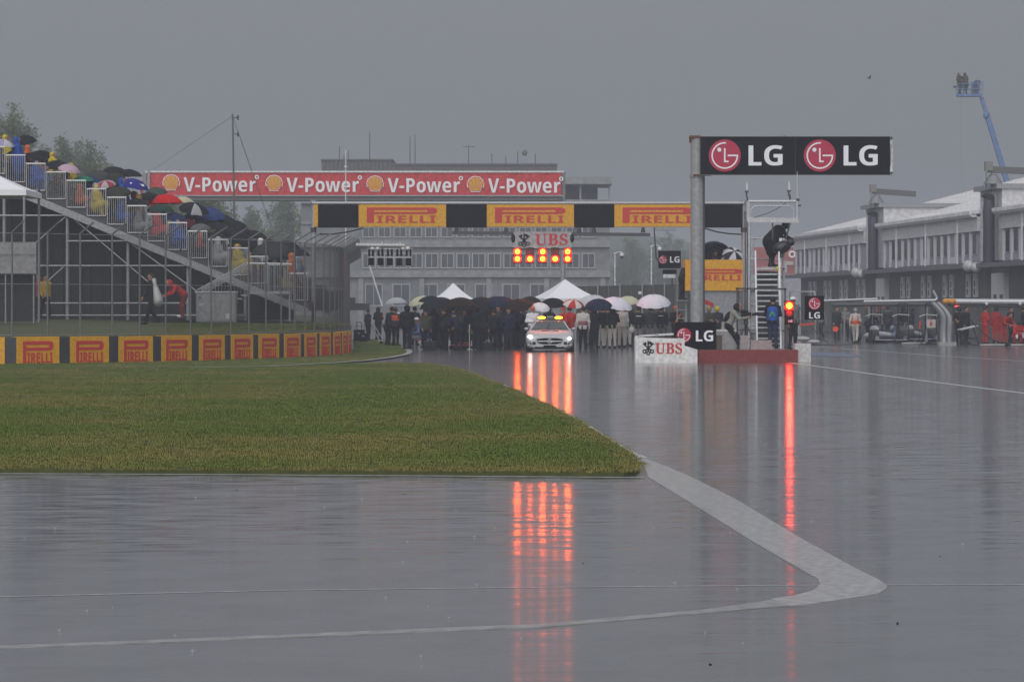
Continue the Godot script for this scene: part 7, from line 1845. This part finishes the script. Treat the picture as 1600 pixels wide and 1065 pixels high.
	for q in [[1540, 128, RED, RED, 2.0, "front", "crew member in red overalls with white shoulder flash, standing tall"], [1569, 129, RED, RED, 0.5, "bend", "crew member in red overalls bending by the garages"], [1557, 133, [0.28, 0.02, 0.02], RED, PI, "stand", "crew member in dark red overalls behind the others"], [1590, 125, RED, RED, 0.3, "squat", "crew member in red overalls crouching with white knee pads"]]:
		p = person(q[6], feet(q[0], q[1]), q[4], q[5], q[2], q[3], "hair" if q[0] == 1540 or q[0] == 1569 else "helmet", [0.04, 0.03, 0.03], 1.0, crew)
		if q[0] == 1540: part("flash", Sh.new().ring(Vector3(0, 1.42, 0), 0.2, 0.016, Vector3.RIGHT, Vector3(0, 0.12, 0.55), 14, 0.4, 2.4), cloth(WHITE), p)
		if q[0] == 1590: part("knee_pad", Sh.new().ball(Vector3(0.16, 0.46, 0.30), Vector3(0.07, 0.14, 0.06), 8, 5).ball(Vector3(-0.16, 0.42, 0.28), Vector3(0.07, 0.14, 0.06), 8, 5), cloth(WHITE), p)
	for q in [[1358, 137, COAL, BLACK, 1.0, "bend"], [1411, 136, BLACK, GREY, 2.4, "front"], [1499, 127, BLACK, BLACK, -0.6, "front"], [1510, 130, COAL, BLACK, 0.8, "stand"], [1308, 150, COAL, BLACK, 0.4, "stand"], [1322, 152, GREY, BLACK, 0.0, "front"], [1388, 150, COAL, BLACK, 2.6, "stand"], [1425, 148, NAVY, BLACK, 1.2, "stand"], [1580, 134, BLACK, BLACK, 0.9, "stand"], [1474, 150, COAL, BLACK, 0.3, "front"], [1600, 131, BLACK, BLACK, 1.6, "stand"], [1284, 152, GREY, COAL, -0.8, "walk"]]:
		person("%s crew member with %s %s by the garages" % [{"0": "black-clad", "1": "charcoal-clad", "2": "navy-clad", "3": "grey-clad"}[str([BLACK, COAL, NAVY, GREY].find(q[2]))], "dark helmet" if int(q[0]) % 2 else "bare head", {"bend": "bending", "front": "working with both hands", "stand": "waiting", "walk": "walking"}[q[5]]], feet(q[0], q[1]), q[4], q[5], q[2], q[3], "helmet" if int(q[0]) % 2 else "hair", COAL if int(q[0]) % 2 else [0.03, 0.02, 0.015], 1.0, crew)
	# small bright markers
	for q in [[1306, 133, 0.55, ORANGE, "round orange marker on a thin stick near the walking marshal"]]:
		var b := thing("orange_marker", q[4], "marker", feet(q[0], q[1]))
		part("disc", Sh.new().tube(Vector3(0, q[2] + 0.14, 0), Vector3(0, q[2] + 0.14, 0.03), 0.14, 0.14, 16), cloth([0.75, 0.10, 0.04]), b)
		part("stick", Sh.new().tube(Vector3.ZERO, Vector3(0, q[2], 0), 0.015), M.black, b)
	for q in [[1354, 139, 2.15, 1.75], [1372, 141, 2.0, 1.5], [1381, 140, 2.1, 1.7], [1437, 127, 1.1, 0.75]]:
		var b := thing("orange_rod", "thin orange-red rod held up among the hose stands", "rod", feet(q[0], q[1]), "orange rods in the pit lane")
		part("grip", Sh.new().tube(Vector3(0, 0, 0), Vector3(0, q[3], 0), 0.014), M.black, b)
		part("rod", Sh.new().tube(Vector3(0, q[3], 0), Vector3(0.05, q[2], 0), 0.04, 0.04, 6), cloth([0.7, 0.08, 0.04]), b)
	var rb := thing("barrier_rack", "low red and white rack of stands behind the red signal", "rack", feet(1261, 125))
	part("red_top", Sh.new().bar(Vector3(-0.35, 0.95, 0), Vector3(0.35, 1.0, 0), 0.12, 0.09), cloth([0.55, 0.07, 0.05]), rb)
	part("frame", Sh.new().tube(Vector3(-0.3, 0.95, 0), Vector3(0.2, 1.9, 0), 0.02).tube(Vector3(0.1, 0.95, 0), Vector3(-0.4, 1.9, 0), 0.02).tube(Vector3(0.1, 0.95, 0), Vector3(1.0, 0.05, 0.2), 0.025).tube(Vector3(0.3, 0.95, 0), Vector3(-0.2, 0.05, 0.2), 0.025).tube(Vector3(-1.0, 0.03, 0.2), Vector3(2.0, 0.03, 0.2), 0.025), M.dark_steel, rb)
	part("pad", Sh.new().ball(Vector3(-0.2, 0.3, 0.1), Vector3(0.35, 0.12, 0.2), 9, 5).ball(Vector3(0.3, 0.16, 0.2), Vector3(0.3, 0.1, 0.2), 9, 5), cloth([0.40, 0.40, 0.42]), rb)

# ================================================================ blue boom lift behind the pits
func boom_lift() -> void:
	var d := 235.0
	var b := thing("boom_lift", "blue telescopic boom lift with an open work basket high above the pits", "boom lift", feet(1600, d))
	var L := func(px, py): return W(px, py, d) - b.position
	var bl := mat("lift_blue", 0.10, 0.20, 0.42, 0.5, 0.0, 0.2)
	part("main_boom", Sh.new().bar(L.call(1597, 360), L.call(1545, 186), 0.42, 0.42, Vector3.BACK), bl, b)
	part("fly_boom", Sh.new().bar(L.call(1545, 186), L.call(1534, 152), 0.30, 0.30, Vector3.BACK), bl, b)
	part("knuckle", Sh.new().ball(L.call(1542, 180), Vector3(0.3, 0.4, 0.25), 10, 6), bl, b)
	part("base", Sh.new().span(Vector3(-1.2, 0.3, -2), Vector3(1.2, 1.9, 2)).span(Vector3(-0.5, 1.9, -0.6), Vector3(0.5, L.call(1597, 360).y + 0.2, 0.6)), bl, b)
	for x in [-1.1, 1.1]:
		for z in [-1.4, 1.4]: part("wheel", Sh.new().tube(Vector3(x - 0.2, 0.5, z), Vector3(x + 0.2, 0.5, z), 0.5, 0.5, 16), M.black, b)
	var k := part("basket", Sh.new().bar(L.call(1496, 149), L.call(1534, 149), 1.0, 0.2), bl, b)
	var rail := Sh.new()
	for z in [-0.5, 0.5]:
		for y in [131.0, 139.0]: rail.tube(L.call(1496, y) + Vector3(0, 0, z), L.call(1535, y) + Vector3(0, 0, z), 0.03, 0.03, 5)
		for x in [1496.0, 1504.0, 1513.0, 1519.5, 1527.0, 1535.0]: rail.tube(L.call(x, 149) + Vector3(0, 0, z), L.call(x, 126 if x > 1518 else 131) + Vector3(0, 0, z), 0.03, 0.03, 5)
	part("basket_rail", rail, mat("lift_rail", 0.14, 0.24, 0.42, 0.5), k)
	part("control_box", Sh.new().span(L.call(1520, 147) + Vector3(0, 0, -0.3), L.call(1530, 128) + Vector3(0, 0, 0.3)).ball(L.call(1528, 128), Vector3(0.3, 0.2, 0.3), 8, 5), mat("lift_dark", 0.035, 0.05, 0.12, 0.5), k)
	part("rope", Sh.new().tube(L.call(1501, 149), L.call(1504, 300), 0.012, 0.012, 3), M.steel, k)
	for q in [[1499, 0.7, OLIVE, "person in dark coat at the end of the lift basket beside a camera"], [1508, 2.6, OLIVE, "person in long dark coat with back turned in the lift basket"]]:
		var p := person(q[3], W(q[0], 148, d) + Vector3(0, 0.06, 0.1), q[1], "front", q[2], BLACK, "hood", q[2], 1.06, "people in the lift basket", q[0] == 1508)
	var c := thing("basket_camera", "small dark camera clamped outside the lift basket", "camera", W(1497.5, 136, d) + Vector3(-0.1, 0, 0.4))
	part("camera_body", Sh.new().box(Vector3.ZERO, Vector3(0.42, 0.16, 0.2)), M.dark_steel, c)
	part("camera_lens", Sh.new().tube(Vector3(-0.2, 0, 0), Vector3(-0.36, -0.02, 0), 0.07, 0.08), M.black, c)

# ================================================================ trees
func tree(label: String, px: float, top: float, half_px: float, low: float, d: float, sd: int, slim: float, group := "trees behind the grandstand") -> void:
	var rng := RandomNumberGenerator.new()
	rng.seed = sd
	var o := thing("tree", label, "tree", feet(px, d), group)
	var ps := d / F
	var H: float = EYE + (HOR - top) * ps
	var y0: float = maxf(EYE + (HOR - low) * ps, 1.5)
	var R := half_px * ps
	var trunk := Sh.new().tube(Vector3.ZERO, Vector3(0.1, H * 0.55, 0), 0.28, 0.14, 8).tube(Vector3(0.1, H * 0.55, 0), Vector3(0.0, H * 0.93, 0), 0.14, 0.04, 6)
	var leaf := Sh.new()
	var shoots := int(9 + R * 3.0)
	for i in shoots:
		var a := rng.randf() * TAU
		var r := R * sqrt(rng.randf()) * 0.85
		var tip := Vector3(cos(a) * r, 0, sin(a) * r)
		var cap := lerpf(H, y0 + (H - y0) * 0.45, pow(r / R, slim)) - rng.randf() * (H - y0) * 0.10
		tip.y = cap if i > 0 else H
		if i == 0: tip.x = 0; tip.z = 0
		var root := Vector3(tip.x * 0.25, lerpf(y0, tip.y, 0.15) * 0.8, tip.z * 0.25)
		trunk.tube(root, root.lerp(tip, 0.85), 0.09, 0.02, 5, false)
		var n := int(10 + (tip.y - y0) * 5.0)
		for k in n:
			var t := rng.randf_range(0.05, 1.0)
			var c := root.lerp(tip, t)
			c.y = lerpf(y0, tip.y, t)
			var w := R * (0.42 - 0.30 * t) + 0.22
			c += Vector3(rng.randfn(0, 0.5), rng.randfn(0, 0.35), rng.randfn(0, 0.5)) * w
			for q in 16:
				var p := c + Vector3(rng.randfn(0, 0.24), rng.randfn(0, 0.20), rng.randfn(0, 0.24))
				var u := Vector3(rng.randfn(), rng.randfn(), rng.randfn()).normalized() * rng.randf_range(0.10, 0.2)
				var v := u.cross(Vector3(rng.randfn(), rng.randfn(), rng.randfn())).normalized() * rng.randf_range(0.05, 0.11)
				leaf.tri(p - u * 0.5 - v, p - u * 0.5 + v, p + u)
	part("trunk", trunk, mat("bark", 0.09, 0.07, 0.05, 0.8), o)
	var m := mat(["leaf_a", "leaf_b", "leaf_c"][sd % 3], [0.095, 0.110, 0.085][sd % 3], [0.125, 0.135, 0.120][sd % 3], [0.045, 0.050, 0.040][sd % 3], 0.6)
	m.backlight_enabled = true
	m.backlight = Color(0.4, 0.4, 0.4)
	part("crown", leaf, m, o)
func trees() -> void:
	tree("tall leafy tree against the sky behind the topmost rows", 22, 160, 36, 300, 215, 1, 2.0)
	tree("second leafy tree half hidden behind the topmost rows", -16, 182, 34, 300, 222, 2, 2.0)
	tree("slim poplar with two leading shoots behind the upper rows", 98, 212, 20, 320, 232, 3, 1.6)
	tree("slim poplar standing between two others behind the upper rows", 122, 219, 17, 320, 236, 4, 1.6)
	tree("slim poplar with a pointed top behind the middle rows", 139, 223, 13, 320, 230, 5, 1.5)
	tree("short poplar at the edge of the poplar row", 155, 233, 14, 320, 238, 6, 1.4)
	tree("low round tree at the foot of the poplar row", 168, 254, 15, 320, 228, 7, 2.0)
	tree("small dark tree at the start of the poplar row", 72, 228, 14, 320, 240, 8, 1.8)
	tree("broad tree under the red banner beside the umbrellas", 318, 290, 48, 380, 205, 9, 2.2, "trees beyond the red banner")
	tree("second broad tree under the red banner's shell end", 262, 284, 34, 380, 212, 10, 2.2, "trees beyond the red banner")
	tree("pale hazy tree right of the aerial mast", 391, 326, 22, 400, 290, 11, 2.0, "trees beyond the red banner")
	tree("tall hazy tree between mast and yellow gantry", 440, 292, 30, 400, 300, 12, 2.4, "trees beyond the red banner")
	tree("hazy tree behind the gantry's post", 482, 312, 22, 400, 285, 13, 2.0, "trees beyond the red banner")
	tree("low hazy tree behind the wire fence's top", 520, 352, 30, 440, 280, 14, 2.2, "trees beyond the red banner")
	tree("low hazy bushy tree right of the mast's foot", 415, 352, 34, 430, 275, 15, 2.2, "trees beyond the red banner")
	tree("hazy tree beyond the control block's terrace end", 985, 372, 40, 470, 420, 16, 2.2, "trees on the far rise")
	tree("hazy tree behind the small black hanging board", 1045, 362, 44, 470, 430, 17, 2.2, "trees on the far rise")

# ================================================================ rain on the road, a bird
func rain() -> void:
	var rng := RandomNumberGenerator.new()
	rng.seed = 5
	var sh := Sh.new()
	for i in 7:
		var a := TAU * i / 7.0
		sh.ball(Vector3(cos(a) * 0.018, 0.012 + 0.008 * (i % 3), sin(a) * 0.018), Vector3.ONE * (0.0035 + 0.001 * (i % 2)), 5, 3)
	sh.tube(Vector3.ZERO, Vector3(0, 0.022, 0), 0.006, 0.002, 5)
	var flat := PackedVector2Array()
	for p in infield: flat.append(Vector2(p.x, p.z))
	var xf := []
	while xf.size() < 70:
		var d := 12.5 * exp(rng.randf() * 1.6)
		var x := rng.randf_range(-0.2, 0.2) * d
		if Geometry2D.is_point_in_polygon(Vector2(x, -d), flat): continue
		xf.append(Transform3D(Basis(Vector3.UP, rng.randf() * TAU).scaled(Vector3.ONE * rng.randf_range(0.18, 0.5)), Vector3(x, 0.002, -d)))
	var mm := MultiMesh.new()
	mm.transform_format = MultiMesh.TRANSFORM_3D
	mm.mesh = sh.mesh()
	mm.instance_count = xf.size()
	for i in xf.size(): mm.set_instance_transform(i, xf[i])
	var o := MultiMeshInstance3D.new()
	o.name = "rain_splash"
	o.multimesh = mm
	o.material_override = mat("water_drop", 0.6, 0.62, 0.65, 0.1)
	o.set_meta("kind", "stuff")
	add_child(o)
	tag(o, "small splashes of raindrops on the wet asphalt", "water")
	# crumbs of tyre rubber lying on the asphalt
	var crumb := Sh.new().ball(Vector3(0, 0.006, 0), Vector3(0.016, 0.007, 0.008), 6, 4).ball(Vector3(0.012, 0.006, 0.005), Vector3(0.009, 0.008, 0.007), 5, 3)
	var mr := MultiMesh.new()
	mr.transform_format = MultiMesh.TRANSFORM_3D
	mr.mesh = crumb.mesh()
	var cx := []
	while cx.size() < 10:
		var d := 12.5 * exp(rng.randf() * 1.3)
		var x := rng.randf_range(-0.2, 0.2) * d
		if Geometry2D.is_point_in_polygon(Vector2(x, -d), flat): continue
		cx.append(Transform3D(Basis(Vector3.UP, rng.randf() * TAU).scaled(Vector3.ONE * rng.randf_range(0.25, 0.6)), Vector3(x, 0.0, -d)))
	mr.instance_count = cx.size()
	for i in cx.size(): mr.set_instance_transform(i, cx[i])
	var ro := MultiMeshInstance3D.new()
	ro.name = "rubber_crumbs"
	ro.multimesh = mr
	ro.material_override = M.black
	ro.set_meta("kind", "stuff")
	add_child(ro)
	tag(ro, "small black crumbs of tyre rubber on the wet asphalt", "rubber")
	var b := thing("bird", "small dark bird flying in the grey sky", "bird", W(1359, 122, 150))
	var body_sh := Sh.new().ball(Vector3.ZERO, Vector3(0.09, 0.035, 0.04), 10, 6).ball(Vector3(-0.1, 0.015, 0), Vector3(0.03, 0.025, 0.025), 8, 5)
	body_sh.tri(Vector3(0.06, 0, -0.01), Vector3(0.16, 0.0, -0.03), Vector3(0.16, 0.0, 0.03))
	part("body", body_sh, M.dark_steel, b)
	for s in [-1.0, 1.0]: part("wing", Sh.new().slab([Vector2(-0.05, 0), Vector2(0.05, 0), Vector2(0.07, 0.2), Vector2(0.03, 0.22)], 0.008, Transform3D(Basis(Vector3.RIGHT, s * 0.9), Vector3(0, 0.01, 0))), M.dark_steel, b)
